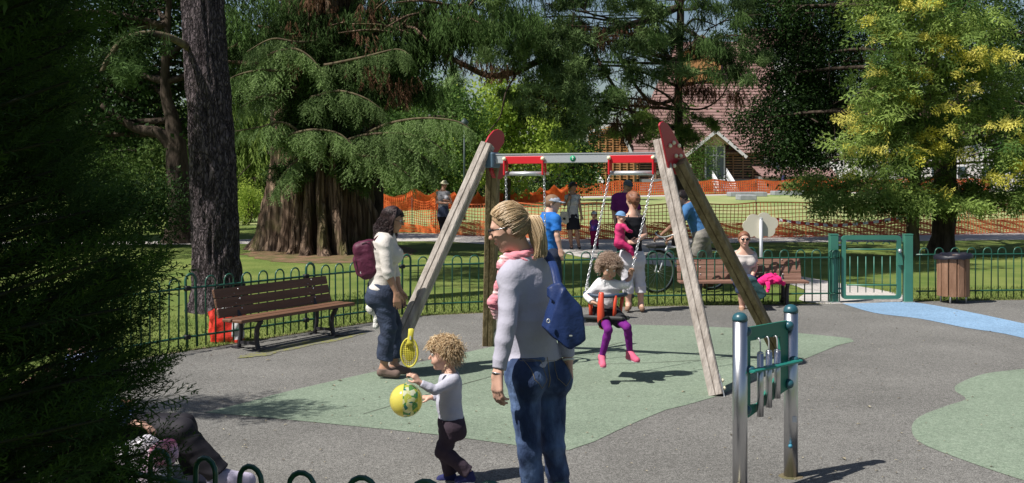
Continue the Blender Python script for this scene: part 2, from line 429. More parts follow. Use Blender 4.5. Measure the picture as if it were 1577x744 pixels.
# joints between poured bays, moss under the bench, leaf litter and grit
m_joint = mat('dirty surface joint', (.06, .065, .05), .95, (.12, .13, .10), 9)
def strip(name, px, w, z, m, jit=.004):
    r = random.Random(len(px)*7); P = smooth_path([G(*q) for q in px], 6); V = []
    for i, p in enumerate(P):
        d = (P[min(i+1, len(P)-1)]-P[max(i-1, 0)]).normalized(); n = Vector((-d.y, d.x, 0))*(w*r.uniform(.6, 1.2)/2); o = n.normalized()*r.gauss(0, jit); V += [(p.x+n.x+o.x, p.y+n.y+o.y, z), (p.x-n.x+o.x, p.y-n.y+o.y, z)]
    me = bpy.data.meshes.new(name); me.from_pydata(V, [], [(2*i, 2*i+1, 2*i+3, 2*i+2) for i in range(len(P)-1)]); me.update(); o = link(name, me, m); o['kind'] = 'structure'
strip('surface_joint', [(905, 563), (1010, 560), (1100, 555), (1235, 548)], .012, .0125, m_joint)
strip('surface_joint', [(560, 640), (690, 600), (860, 555), (960, 528)], .010, .0125, m_joint)
def patch(name, c, rx, ry, ang, z, m, n=60, seed=1):
    r = random.Random(seed); ph = [r.uniform(0, 6.3) for _ in range(5)]; P = []
    for k in range(n):
        a = 2*PI*k/n; q = 1+.16*math.sin(2*a+ph[0])+.12*math.sin(3*a+ph[1])+.09*math.sin(7*a+ph[2])+.07*math.sin(13*a+ph[3]); x, y = rx*q*math.cos(a), ry*q*math.sin(a); P.append((c.x+x*math.cos(ang)-y*math.sin(ang), c.y+x*math.sin(ang)+y*math.cos(ang)))
    flat(name, P, z, m, jit=.012, sub=2)
m_moss = mat('dry moss on rubber', (.20, .20, .05), .95, (.16, .155, .115), 14, 8, bump=.6, bscale=80, contrast=(.40, .52))
patch('moss_patch', G(468, 532), .78, .15, 1.03, .010, m_moss, n=90, seed=3); patch('moss_patch', G(395, 548), .22, .10, 1.0, .0118, m_moss, seed=5)
r = np.random.default_rng(77); n = 520; px = r.uniform(220, 1577, n); py = 472+(744-472)*r.random(n)**1.3; V = []; F = []; vv = []
for i in range(n):
    p = G(px[i], py[i]); s = r.uniform(.006, .016)*(1.8 if r.random() < .06 else 1); a = r.uniform(0, 6.28); b = len(V); z = .0135
    d = Vector((math.cos(a), math.sin(a), 0))*s; e = Vector((-math.sin(a), math.cos(a), 0))*s*.45; u = Vector((0, 0, s*.35))
    V += [p-d+Vector((0, 0, z)), p+e+Vector((0, 0, z))+u, p+d+Vector((0, 0, z)), p-e+Vector((0, 0, z))+u]; F.append((b, b+1, b+2, b+3)); vv += [r.random()]*4
o = link('leaf_litter', npmesh('leaf_litter', np.array([list(v) for v in V]), np.array(F), v=vv), mat('fallen leaf bits', (.07, .05, .03), .8, (.50, .45, .32), attr='v')); o['kind'] = 'stuff'
# paths
flat('path', smooth_path([G(*p) for p in ((-300, 373), (200, 372), (380, 369), (560, 359.5), (700, 361), (850, 366), (1000, 366), (1280, 362.5), (1577, 357.5), (2000, 351))], 3)+smooth_path([G(*p) for p in ((2100, 364), (1577, 369.5), (1280, 373), (1130, 374), (1040, 379), (1040, 396), (1100, 409), (1200, 421), (1290, 436), (1380, 452), (1402, 465), (1286, 469), (1230, 462), (1240, 447), (1180, 430), (1060, 414), (980, 405), (900, 397), (850, 388), (700, 373), (560, 372.5), (380, 376), (200, 377), (-300, 378))], 3), .006, m_path)
flat('path', [G(*p) for p in ((330, 327), (430, 326), (600, 322), (600, 326), (430, 331), (330, 334), (-200, 336), (-200, 331))], .006, m_path)
flat('path', [G(*p) for p in ((870, 303), (1290, 295.5), (1700, 291), (1700, 294), (1290, 298), (870, 305.5))], .010, m_path)
flat('needle_litter', smooth_path([G(*p) for p in ((370, 392), (400, 385), (440, 378), (600, 378), (640, 388), (600, 402), (500, 406), (420, 403), (370, 392))], 3)[:-1], .006, m_litter, jit=.08, sub=4)
# small grey plinths on the far lawn
for i, (x0, x1, y) in enumerate(((1125, 1182, 301), (1193, 1256, 299), (1140, 1166, 306.5))):
    a, b = G(x0, y+2), G(x1, y+2); mb = MB(); mb.box(((a.x+b.x)/2, a.y+.8, .17), (b.x-a.x, 1.5, .34), bev=.03)
    tag(mb.build('concrete_plinth', mat('weathered concrete', (.33, .34, .36), .9, (.25, .26, .28), 3)), ('long low grey plinth below the porch on the far lawn', 'long low grey plinth right of the porch on the far lawn', 'short low grey plinth nearest on the far lawn')[i], 'plinth', 'grey plinths on the far lawn')

# grass blades near the fence
def blades(name, region, dens, hh, seed, m, kind='stuff'):
    r = np.random.default_rng(seed); P = []
    for (x0, x1, y0f, y1f) in region:
        n = int(dens*(x1-x0)*3); x = r.uniform(x0, x1, n); a = np.array([y0f(t) for t in x]); b = np.array([y1f(t) for t in x])
        k = r.random(n) < (b-a)/3.0
        u = r.random(n)**1.25; P.append(np.stack([x, a+(b-a)*u], 1)[k])
    P = np.concatenate(P); P = P[~((P[:, 0] > 3.75) & (P[:, 0] < 5.75) & (P[:, 1] > 15.45))]; n = len(P); h = r.uniform(.5, 1.2, n)*hh*(1+.6*(r.random(n) < .06)); t = r.uniform(0, 6.28, n); w = r.uniform(.004, .009, n)
    lean = r.normal(0, .35, (n, 2))*h[:, None]
    d = np.stack([np.cos(t), np.sin(t)], 1)*w[:, None]
    V = np.zeros((n, 3, 3)); V[:, 0, :2] = P-d; V[:, 1, :2] = P+d; V[:, 2, :2] = P+lean; V[:, 2, 2] = h; V[:, :2, 2] = 0.0
    o = link(name, npmesh(name, V.reshape(-1, 3), np.arange(3*n).reshape(-1, 3), v=np.repeat(r.random(n), 3)), m); o['kind'] = kind
    return o
FWs = smooth_path(FW, 4); _fx = np.array([p.x for p in FWs]); _fy = np.array([p.y for p in FWs])
fy = lambda x: float(np.interp(x, _fx, _fy))
m_blade = mat('grass blades', (.12, .18, .04), .8, (.27, .31, .10), attr='v', transl=.35, spec=.2)
blades('grass', [(-7.5, -2.2, lambda x: fy(x)-.1, lambda x: fy(x)+4.2), (-2.2, 2.0, lambda x: fy(x)-.1, lambda x: fy(x)+2.0), (2.0, 9.5, lambda x: fy(x)-.12, lambda x: fy(x)+1.6)], 1100, .034, 3, m_blade)

# ================================================================== plastic mesh barriers
def resample(P, ds):
    out = [P[0]]; acc = 0
    for i in range(1, len(P)):
        a, b = P[i-1], P[i]; L = (b-a).length; t = ds-acc
        while t <= L: out.append(a.lerp(b, t/L)); t += ds
        acc = (acc+L) % ds
    return out
def net_fence(label, pix, heights, m, cell, wid, posts, sag=.04, low=0., pm=None, seed=5, extra=()):
    r = random.Random(seed); P = [G(*p) for p in pix]; S = [0]
    for i in range(1, len(P)): S.append(S[-1]+(P[i]-P[i-1]).length)
    Q = resample(smooth_path(P, 4), cell); root = empty('barrier_fence', Q[0], label, 'barrier', 'plastic mesh barriers')
    n = len(Q); st = [0]
    for i in range(1, n): st.append(st[-1]+(Q[i]-Q[i-1]).length)
    H = np.interp(np.array(st)/st[-1], np.array(S)/S[-1], heights)
    ph = [r.uniform(0, 6.28) for _ in range(4)]
    def pt(i, v):      # v 0..1 bottom to top
        s = st[i]; dip = abs(math.sin(PI*s/posts))*sag
        off = .05*math.sin(s*1.3+v*2+ph[0])+.03*math.sin(s*3.1+v*4+ph[1])
        z = low+(H[i]-low)*v**.92-dip*v+.02*math.sin(s*2.3+v*5+ph[2])
        return Q[i]+Vector((0, off, max(z, .01)))
    V = []; F = []; rows = max(4, int(max(heights)/cell))
    def strip(pts, w, vert):
        b = len(V)
        for j, p in enumerate(pts):
            d = Vector((w/2, 0, 0)) if vert else Vector((0, 0, w/2)); V.append(p-d); V.append(p+d)
        for j in range(len(pts)-1): F.append((b+2*j, b+2*j+1, b+2*j+3, b+2*j+2))
    for k in range(rows+1): strip([pt(i, k/rows) for i in range(n)], wid*(1.8 if k in (0, rows) else 1), False)
    for i in range(n): strip([pt(i, k/rows) for k in range(0, rows+1)], wid, True)
    for (f0, f1, v0, v1) in extra:                # folded-over layers
        i0, i1 = int(f0*n), int(f1*n)
        for k in range(14): strip([pt(i, v0+(v1-v0)*k/13*(1-.1*math.sin(i*.5)))+Vector((0, -.06, .02*math.sin(i*.9+k))) for i in range(i0, i1)], wid*1.2, False)
        for i in range(i0, i1): strip([pt(i, v0+(v1-v0)*k/6)+Vector((cell*.5, -.06, 0)) for k in range(7)], wid, True)
    o = link('netting', npmesh('netting', np.array([list(v) for v in V]), np.array(F)), m, root); o['kind'] = 'stuff'
    d = 0
    while d < st[-1]:
        i = int(np.searchsorted(st, d)); i = min(i, n-1); q = Q[i]; mb = MB(); hh = H[i]+r.uniform(.03, .1)
        mb.tube([(q.x, q.y-.02, -.1), (q.x+r.uniform(-.03, .03), q.y-.02, hh)], .012*max(1, cell*8), 6); mb.build('post', pm, root); d += posts
    return root
m_net = mat('orange plastic mesh', (.80, .14, .035), .5, (.92, .24, .06), 3, transl=.25)
m_net2 = mat('backlit brown mesh tint', (.60, .13, .05), .55, (.72, .22, .08), 2, transl=.2)  # brown of the backlit orange mesh put into its base colour
m_iron = mat('rusty iron rod', (.12, .07, .05), .7, (.06, .05, .045), 20)
net_fence('backlit brown tinted mesh barrier running along the path behind the gate', [(700, 362), (850, 368), (1000, 368), (1280, 364.5), (1577, 359), (1950, 352)], [.95, 1.0, .98, 1.02, 1.0, 1.0], m_net2, .11, .018, 2.3, pm=m_iron, extra=((0., 1., .02, .40), (.47, .51, .1, .98)))
net_fence('bright orange mesh barrier left of the woman in the sunhat', [(588, 357), (640, 358), (700, 361.5)], [1.02, 1.05, 1.0], m_net, .085, .017, 1.0, pm=m_iron, sag=.12, extra=((0., .25, .0, .9), (.62, .8, 0., .95), (0, 1, 0, .2)))
net_fence('crumpled orange mesh barrier crossing the lawn behind the sunhat woman', [(587, 325), (640, 324), (700, 321), (760, 316), (810, 313), (874, 310)], [.85, 1.05, .8, .75, .8, 1.1], m_net, .10, .05, 1.7, pm=m_iron, sag=.3, extra=((0, 1, .1, 1.),))
net_fence('long orange mesh barrier in front of the tiled building', [(874, 303), (940, 302), (1100, 299.5), (1290, 296.5), (1600, 292)], [1.1, 1.15, 1.2, 1.25, 1.2], m_net, .22, .085, 5., pm=m_iron, sag=.2)
# warning tape
mb = MB(); tp = smooth_path([W(1196, 338, 30.6), W(1240, 344, 30.4), W(1290, 347, 30.3), W(1345, 342, 30.3), W(1400, 333, 30.4)], 14)
for i in range(len(tp)-1):
    mb.cur = (i//2) % 2; t = .35*math.sin(i*.35)+.2*math.sin(i*1.1)
    w = Vector((0, math.sin(t)*.04, math.cos(t)*.04)); mb.add([tp[i]-w, tp[i+1]-w, tp[i+1]+w, tp[i]+w], [(0, 1, 2, 3)])
me = mb.mesh('warning_tape'); me.materials.append(mat('red tape', (.6, .05, .05), .5)); me.materials.append(mat('white tape', (.75, .75, .78), .5))
tag(link('warning_tape', me, None), 'red and white striped warning tape sagging along the brown mesh', 'tape')

# ================================================================== BUILDING behind the lawn
m_tile = mat('brown red roof tiles', (.20, .115, .10), .8, (.26, .16, .145), 1.2, 6, bump=.3, bscale=8)
m_wood = mat('orange brown timber slats', (.36, .16, .06), .7, (.46, .24, .10), 2, 6)
m_wood_d = mat('weathered timber slats', (.24, .13, .08), .75, (.33, .20, .13), 2, 6)
m_barge = mat('pale barge board', (.62, .60, .60), .6); m_render = mat('pale render', (.72, .71, .70), .9, (.62, .60, .58), .5)
m_dark = mat('dark interior', (.02, .02, .025), .6); m_gl = mat('window glass', (.10, .14, .18), .12, spec=.8)
m_ply = mat('pale plywood', (.50, .36, .20), .7); m_white = mat('white painted metal', (.78, .78, .80), .45)
bl = empty('timber_building', G(1100, 294), 'large timber building with steep brown tiled roof and gabled porch', 'building')
Z0 = 105.
# main roof: courses of tiles laid stepwise up a 45 degree slope
e0, e1 = W(968, 236, Z0), W(1190, 236, Z0)
rz0, rz1 = e0.z, 15.6; NC = 38
cmesh = None
for k in range(NC):
    t = k/NC; z = rz0+(rz1-rz0)*t; y = Z0+(rz1-rz0)*t*1.0
    x0 = e0.x+t*6.3; x1 = e1.x+1.5+t*1.0
    dz = (rz1-rz0)/NC; mb = MB(); n = Vector((0, -1, 1)).normalized()
    a = Vector((x0, y, z)); b = Vector((x1, y, z)); up = Vector((0, dz, dz))*1.12
    mb.add([a+n*.10, b+n*.10, b+up+n*.02, a+up+n*.02, a-n*.1, b-n*.1, b+up-n*.1, a+up-n*.1], [(0, 1, 2, 3), (4, 5, 1, 0), (0, 3, 7, 4), (1, 5, 6, 2), (3, 2, 6, 7), (7, 6, 5, 4)])
    mb.build('roof_course', m_tile, bl)
# body under the roof
mb = MB(); w0 = W(912, 277, Z0+.6)
mb.box(((e0.x+e1.x)/2+1, Z0+7.5, e0.z/2+.1), (e1.x-e0.x+1, 13, e0.z-.2)); mb.build('wall', m_render, bl)
mb = MB(); gt = W(950, 190, Z0+.3); lo = W(905, 190, Z0+.3)
mb.prism([(lo.x, 0), (e0.x+.6, 0), (e0.x+.6, 3.3), (W(971, 0, Z0).x, W(0, 234, Z0).z), (gt.x, gt.z-.1), (lo.x, gt.z-2.)], (0, Z0+.4, 0), (1, 0, 0), (0, 0, 1), (0, 12, 0)); mb.build('wall', m_dark, bl)
# slatted left gable wall
for r in range(22):
    y = 274.5-r*3.75; z = W(0, y, Z0).z; xl = W(906, y, Z0).x; xr = W(985 if y > 238 else 950+(y-190)*(21/43.), y, Z0).x-.1
    if xr-xl < .4: continue
    mb = MB(); mb.box(((xl+xr)/2, Z0+.2, z), (xr-xl, .08, .125)); mb.build('slat', m_wood, bl)
for px in (911, 922, 933, 944, 955, 966, 976):
    yt = max(192, 190+(px-950)*2.05) if px > 950 else 196-(px-950)*.2
    a = W(px, yt, Z0); mb = MB(); mb.box((a.x, Z0+.1, (a.z)/2), (.12, .12, a.z)); mb.build('timber_post', m_wood, bl)
mb = MB(); mb.beam(W(949, 187, Z0-.1), W(973, 237, Z0-.1), .25, .3, (0, 1, 0)); mb.build('barge_board', m_barge, bl)
mb = MB(); mb.beam(W(949, 187, Z0-.1), W(905, 205, Z0-.1), .25, .2, (0, 1, 0)); mb.build('barge_board', m_barge, bl)
# ground-floor slats between the gable and the porch, and right of the porch
for (xa, xb) in ((986, 1086), (1116, 1177)):
    for r in range(10):
        y = 275-r*4.0; a, b = W(xa, y, Z0), W(xb, y, Z0); mb = MB(); mb.box(((a.x+b.x)/2, Z0+.75, a.z), (b.x-a.x, .08, .12)); mb.build('slat', m_wood_d, bl)
    for q in range(5):
        a = W(xa+(xb-xa)*q/4, 238, Z0); mb = MB(); mb.box((a.x, Z0+.68, a.z/2+.2), (.12, .1, a.z-.2)); mb.build('timber_post', m_wood_d, bl)
mb = MB(); a, b = W(985, 276, Z0), W(1180, 276, Z0); mb.box(((a.x+b.x)/2, Z0+.6, a.z/2), (b.x-a.x, .5, a.z)); mb.build('plinth', mat('grey plinth', (.25, .25, .27), .9), bl)
mb = MB(); a = W(1062, 238, Z0+.9); b = W(1116, 278, Z0+.9)
mb.box((W(1031, 0, Z0).x, Z0+.95, 2.2), (5.9, .1, 2.4)); mb.box((W(1147, 0, Z0).x, Z0+.95, 2.2), (3.9, .1, 2.4)); mb.build('backing', m_dark, bl)
# porch
pr = MB(); zp = Z0-1.6
A, L, R = W(1102.6, 200, zp), W(1056, 238, zp), W(1150, 240, zp)
def slab(mb, a, b, back, th): n = (b-a).cross(Vector((0, 1, 0))).normalized(); n = n if n.z > 0 else -n; bk = Vector((0, back, 0)); mb.add([a, b, b+bk, a+bk, a-n*th, b-n*th, b+bk-n*th, a+bk-n*th], [(0, 1, 2, 3), (7, 6, 5, 4), (0, 4, 5, 1), (1, 5, 6, 2), (2, 6, 7, 3), (3, 7, 4, 0)])
for i in range(11):       # courses of the porch roof
    for S_ in (L, R):
        a = S_.lerp(A, i/11); b = S_.lerp(A, (i+1.05)/11); mb = MB(); slab(mb, a+Vector((0, 0, .03)), b-Vector((0, 0, .03)), 6.0+i*.2, .06); mb.build('roof_course', m_tile, bl)
for S_ in (L, R):
    mb = MB(); mb.beam(S_-Vector((0, .06, .15)), A-Vector((0, .06, .15)), .12, .28, (0, 0, 1)); mb.build('barge_board', m_barge, bl)
mb = MB(); mb.prism([(W(1078, 0, zp).x, W(0, 223, zp).z), (W(1128, 0, zp).x, W(0, 223, zp).z), (A.x, A.z-.35)], (0, zp+.25, 0), (1, 0, 0), (0, 0, 1), (0, .1, 0)); mb.build('gable_panel', m_ply, bl)
for px in (1083.5, 1090, 1097): mb = MB(); a = W(px, 222, zp+.2); mb.box((a.x, zp+.22, a.z+.4), (.06, .06, .8)); mb.build('stud', m_wood, bl)
dz0 = W(0, 278, zp+1).z; dz1 = W(0, 224, zp+1).z
mb = MB(); a, b = W(1086, 0, zp+1), W(1116, 0, zp+1); mb.box(((a.x+b.x)/2, zp+1.1, (dz0+dz1)/2), (b.x-a.x, .06, dz1-dz0)); mb.build('glazing', m_gl, bl)
for px in (1086.5, 1099, 1103, 1115.5):
    mb = MB(); a = W(px, 0, zp+1); mb.box((a.x, zp+1.0, (dz0+dz1)/2), (.13, .12, dz1-dz0)); mb.build('door_frame', m_white, bl)
for py in (225, 240, 277): mb = MB(); q = W(0, py, zp+1).z; mb.box(((a.x+b.x)/2, zp+.98, q), (b.x-a.x+.9, .12, .1)) if 0 else mb.box((W(1101, 0, zp+1).x, zp+.97, q), (1.9, .1, .1)); mb.build('door_frame', m_white, bl)
mb = MB(); a = W(1101, 0, zp); mb.box((a.x, zp+.2, dz0/2-.02), (3.6, 2.2, dz0-.05)); mb.build('landing', mat('grey plinth', (.25, .25, .27)), bl)
# flights of steps with white mesh balustrades
for i, (xt, yt, xb, yb) in enumerate(((1096, 262, 1107, 291), (1119, 260, 1132, 298), (917, 262, 930, 287))):
    a = W(xt, yt, zp-.9); b = Vector((W(xb, yb, zp-4).x, zp-4, .05)); rl = MB()
    for k in range(13):
        p = a.lerp(Vector((b.x, b.y, b.z+.9)), k/12); rl.tube([p-Vector((0, 0, .95)), p], .035, 4)
    rl.tube([a, (b.x, b.y, b.z+.9)], .05, 5); rl.tube([a-Vector((0, 0, .9)), b], .05, 5); rl.build('balustrade', m_white, bl)
for k in range(6):
    mb = MB(); mb.box((W(1112, 0, zp).x, zp-1.1-.32*k, (dz0-.05)*(1-(k+.5)/6)/2), (2.2, .32, (dz0-.05)*(1-(k+.5)/6))); mb.build('step', mat('weathered concrete', (.33, .34, .36)), bl)
# upper gable poking out of the main roof
ug = W(1052, 80, 112); ua = W(1080, 58, 112); ub = W(1110, 82, 112)
mb = MB(); mb.prism([(ug.x, ug.z-3), (ub.x, ub.z-3), (ub.x, ub.z), (ua.x, ua.z), (ug.x, ug.z)], (0, 112, 0), (1, 0, 0), (0, 0, 1), (0, 8, 0)); mb.build('dormer', m_wood, bl)
for S_ in (ug, ub): mb = MB(); mb.beam(S_+Vector((0, -.2, .1)), ua+Vector((0, -.2, .1)), .2, .3); mb.build('barge_board', m_barge, bl)
mb = MB()
for S_ in (ug, ub): slab(mb, S_+Vector((0, -.5, .3)), ua+Vector((0, -.5, .3)), 9, .15)
mb.build('dormer_roof', m_tile, bl)
# low lean-to roofs on the right
lr = empty('lean_to', G(1215, 296), 'low outbuilding with shallow brown roof right of the porch', 'building')
for k in range(6):
    t = k/6; mb = MB(); a = W(1166+9*(1-t)*1.2-4, 246+25*(1-t), 103); b = W(1196+(1-t)*14, 246+25*(1-t), 103)
    mb.add([(a.x, 103+t*4, a.z), (b.x, 103+t*4, b.z), (b.x-.1, 103.9+t*4, b.z+.32), (a.x-.1, 103.9+t*4, a.z+.32), (a.x, 103+t*4, a.z-.15), (b.x, 103+t*4, b.z-.15)], [(0, 1, 2, 3), (4, 5, 1, 0)]); mb.build('roof_course', m_tile, lr)
for k in range(4):
    t = k/4; z = 1.5+t*.75; mb = MB(); a = W(1203, 0, 104); b = W(1285, 0, 104)
    mb.add([(a.x, 103+t*2, z), (b.x, 103+t*2, z), (b.x, 103.6+t*2, z+.22), (a.x, 103.6+t*2, z+.22), (a.x, 103+t*2, z-.12), (b.x, 103+t*2, z-.12)], [(0, 1, 2, 3), (4, 5, 1, 0)]); mb.build('roof_course', m_tile, lr)
mb = MB(); a = W(1168, 0, 104); b = W(1285, 0, 104); mb.box(((a.x+b.x)/2, 106, .7), (b.x-a.x, 5, 1.45)); mb.build('wall', mat('mid grey wall', (.30, .28, .28), .9), lr)  # one even grey for the wall
# white rendered house on the right and taller white block behind
def house(label, x0, x1, ytop, yroof, Z, d, wins, rm=m_tile, slope=.6, grp=None, wm=m_render):
    a, b = W(x0, ytop, Z), W(x1, ytop, Z); t = W(x0, yroof, Z).z; r = empty('house', (a.x, Z, 0), label, 'house', grp)
    mb = MB(); mb.box(((a.x+b.x)/2, Z+d/2, a.z/2), (b.x-a.x, d, a.z)); mb.build('wall', wm, r)
    nc = 12; h = t-a.z
    for k in range(nc):
        q = k/nc; mb = MB(); z = a.z+h*q; y = Z-.6+(d/2+.6)*q
        mb.box(((a.x+b.x)/2, y+.4, z+.2), (b.x-a.x+1-2*q*slope*h*.3, (d/2+.6)/nc*1.3, h/nc*1.1+.1)); mb.build('roof_course', rm, r)
    mb = MB(); mb.prism([(Z-.4, a.z-.05), (Z+d+.4, a.z-.05), (Z+d/2, t)], (a.x+.2, 0, 0), (0, 1, 0), (0, 0, 1), (b.x-a.x-.4, 0, 0)); mb.build('roof', rm, r)
    for (wx, wy, ww, wh) in wins:
        c = W(wx, wy, Z); mb = MB(); s = Z/FPX; mb.box((c.x, Z-.04, c.z), (ww*s, .12, wh*s)); f = mb.build('window', m_white, r)
        mb = MB(); mb.box((c.x, Z-.07, c.z), (ww*s-.2, .14, wh*s-.2)); mb.build('pane', m_gl, f)
    return r
house('white rendered house mostly hidden behind the yellow tipped tree', 1330, 1600, 205, 150, 112, 12, [(1360, 262, 14, 20), (1400, 262, 14, 20), (1440, 262, 14, 20), (1480, 265, 14, 20), (1520, 265, 14, 20), (1560, 262, 14, 20), (1380, 225, 12, 16), (1500, 225, 12, 16), (1550, 225, 12, 16)])
house('tall white block rising behind the dark tree', 1160, 1270, 70, 35, 135, 14, [(1176, 90, 7, 13), (1196, 90, 7, 13), (1216, 90, 7, 13), (1176, 125, 7, 13), (1196, 125, 7, 13), (1216, 125, 7, 13), (1176, 160, 7, 13), (1196, 160, 7, 13)])
# thin lamp post far behind the sunhat woman
lp = W(715, 300, 42); mb = MB(); r_ = empty('lamp_post', (lp.x, 42, 0), 'thin dark lamp post behind the woman in the sunhat', 'lamp post')
mb.tube([(lp.x, 42, 0), (lp.x, 42, 3.55)], [.05, .03], 8); mb.build('pole', mat('dark green iron', (.03, .05, .045), .5), r_)
mb = MB(); mb.lathe([(.05, 3.5), (.14, 3.62), (.16, 3.75), (.02, 3.9)], (lp.x, 42, 0), 10); mb.build('lamp_head', mat('dark green iron', (.03, .05, .045)), r_)

# ================================================================== TREES AND SHRUBS
def bake(name, T, P, R, S, v, m, parent, jitter=.25, kind=None):
    TV, TF, tv = T; n = len(P)
    V = np.einsum('nij,kj->nki', R, TV)*np.asarray(S)[:, None, None]+P[:, None, :]
    F = (TF[None]+(np.arange(n)*len(TV))[:, None, None]).reshape(-1, TF.shape[1])
    vv = np.clip(np.asarray(v)[:, None]+(tv[None]-.5)*jitter, 0, 1).ravel()
    o = link(name, npmesh(name, V.reshape(-1, 3), F, v=vv), m, parent)
    if kind: o['kind'] = kind
    return o
def rots(dirs, r, roll=PI, up=None):
    """rotation matrices taking +X to each dir, with random roll about it"""
    d = dirs/np.linalg.norm(dirs, axis=1, keepdims=True); u = np.tile(np.array([0, 0, 1.]), (len(d), 1)); u[np.abs(d[:, 2]) > .95] = (0, 1, 0)
    y = np.cross(u, d); y /= np.linalg.norm(y, axis=1, keepdims=True); z = np.cross(d, y)
    a = r.uniform(-roll, roll, len(d)); c, s = np.cos(a)[:, None], np.sin(a)[:, None]
    y2 = y*c+z*s; z2 = -y*s+z*c
    return np.stack([d, y2, z2], 2)
def yaw(n, r, tilt=.3):
    a = r.uniform(0, 2*PI, n); d = np.stack([np.cos(a), np.sin(a), np.zeros(n)], 1); d += r.normal(0, tilt, (n, 3)); return d
class TB:      # template builder
    def __init__(s): s.V = []; s.F = []; s.c = []
    def leaf(s, a, d, L, w, nrm=(0, 0, 1), c=.5):
        a = npv(*a); d = npv(*d); d = d/np.linalg.norm(d); n = npv(*nrm); t = np.cross(n, d); t = t/(np.linalg.norm(t)+1e-9); b = len(s.V)
        s.V += [a, a+d*L*.45+t*w/2, a+d*L, a+d*L*.45-t*w/2]; s.F += [(b, b+1, b+2), (b, b+2, b+3)]; s.c += [c]*4
    def tri(s, a, d, L, w, nrm=(0, 0, 1), c=.5):
        a = npv(*a); d = npv(*d); d = d/np.linalg.norm(d); n = npv(*nrm); t = np.cross(n, d); t = t/(np.linalg.norm(t)+1e-9); b = len(s.V)
        s.V += [a-t*w/2, a+t*w/2, a+d*L]; s.F += [(b, b+1, b+2)]; s.c += [c]*3
    def done(s): return np.array(s.V), np.array(s.F), np.array(s.c)
def t_broad(n=12, seed=1, L=.2, w=.11, spread=.5, flatness=.6):
    r = np.random.default_rng(seed); t = TB()
    for i in range(n):
        p = r.normal(0, spread/2.2, 3)*(1, 1, flatness); d = r.normal(0, 1, 3); d[2] -= .35; nn = r.normal(0, .6, 3)+(0, 0, 1)
        t.leaf(p, d, L*r.uniform(.7, 1.2), w*r.uniform(.7, 1.2), nn, r.random())
    return t.done()
def t_droop(n=22, seed=2):      # hanging rope-like conifer foliage, 1 unit long, going down
    r = np.random.default_rng(seed); t = TB()
    for k in range(3):
        x, y = (0, 0) if k == 0 else r.normal(0, .17, 2); z0 = -r.uniform(0, .3); L = r.uniform(.5, 1.)
        for i in range(n//3*2):
            u = i/(n//3*2); a = r.uniform(0, 6.28); d = (math.cos(a)*.55, math.sin(a)*.55, -1)
            t.tri((x*(1+u), y*(1+u), z0-u*L), d, r.uniform(.12, .24), .045, (math.sin(a), -math.cos(a), 0), r.random())
    return t.done()
def t_tuft(n=26, seed=3):       # loose needle clump, upward/outward
    r = np.random.default_rng(seed); t = TB()
    for i in range(n):
        d = r.normal(0, 1, 3); d[2] = d[2]*.7+.1; p = r.normal(0, .12, 3)
        t.tri(p, d, r.uniform(.3, .6), .055, r.normal(0, 1, 3), r.random())
    return t.done()
def t_cedar(seed=4):            # drooping cedar branchlet along +X: side twigs sleeved in short needle tufts
    r = np.random.default_rng(seed); t = TB(); N = 7
    def twig(p0, d, L):
        d = d/np.linalg.norm(d); m = max(2, int(L/.05))
        for q in range(m+1):
            u = q/m; p = p0+d*L*u+np.array([0, 0, -.35*L*u*u])
            for g in range(4):
                t.tri(p, d*.7+r.normal(0, .55, 3)+(0, 0, .15), r.uniform(.05, .085), .030, r.normal(0, 1, 3), .25+.5*r.random()+.25*u)
    twig(np.array([0., 0, 0]), np.array([1., 0, -.12]), 1.)
    for i in range(N):
        u = .12+.8*i/N; a = np.array([u, 0, -.12*u-.30*u*u]); sd = 1 if i % 2 else -1; twig(a, np.array([.75, sd*r.uniform(.6, 1.), r.normal(-.15, .2)]), .46*(1-u)+.10)
    return t.done()
def t_fan(n1=9, n2=5, seed=5, w=.030):   # flat scale-leaf spray along +X, 1 unit long
    r = np.random.default_rng(seed); t = TB(); t.tri((0, 0, 0), (1, 0, 0), 1, .02, c=.3)
    for i in range(n1):
        u = .08+.86*i/n1; sd = 1 if i % 2 else -1; L = .48*(1-u)**.8+.1; an = .75*sd*r.uniform(.8, 1.2); d = npv(math.cos(an), math.sin(an), r.normal(0, .12))
        a = npv(u, 0, 0); t.leaf(a, d, L, w, c=r.random())
        for k in range(n2):
            q = (k+.6)/n2*.85; s2 = 1 if k % 2 else -1; a2 = an+.62*s2; d2 = (math.cos(a2), math.sin(a2), r.normal(0, .15)); t.leaf(a+d*L*q, d2, L*.42*(1-q*.5), w*.9, c=r.random())
    t.leaf((.85, 0, 0), (1, 0, 0), .2, w, c=.7); return t.done()
T_BROAD = t_broad(); T_DROOP = t_droop(); T_TUFT = t_tuft(); T_CEDAR = t_cedar(); T_FAN = t_fan(); T_FANL = t_fan(6, 3, 6, .06)
T_SMALL = t_broad(16, 9, .13, .07, .5, .8)

def sample_blobs(blobs, r, dens=1., sub=.42, shell=.35):
    P = []; C = []
    for bi, (c, rad, n) in enumerate(blobs):
        n = int(n*dens); ns = max(4, n//14); c = np.array(c, float); rad = np.array(rad, float)
        d = r.normal(0, 1, (ns, 3)); d /= np.linalg.norm(d, axis=1, keepdims=True)
        q = c+d*rad*(r.uniform(shell, 1, (ns, 1))**.5); sv = r.random(ns)
        i = r.integers(0, ns, n); P.append(q[i]+r.normal(0, 1, (n, 3))*sub*np.minimum(rad, 1.6)*.55); C.append(sv[i]*.75+r.random(n)*.25)
    return np.concatenate(P), np.concatenate(C)

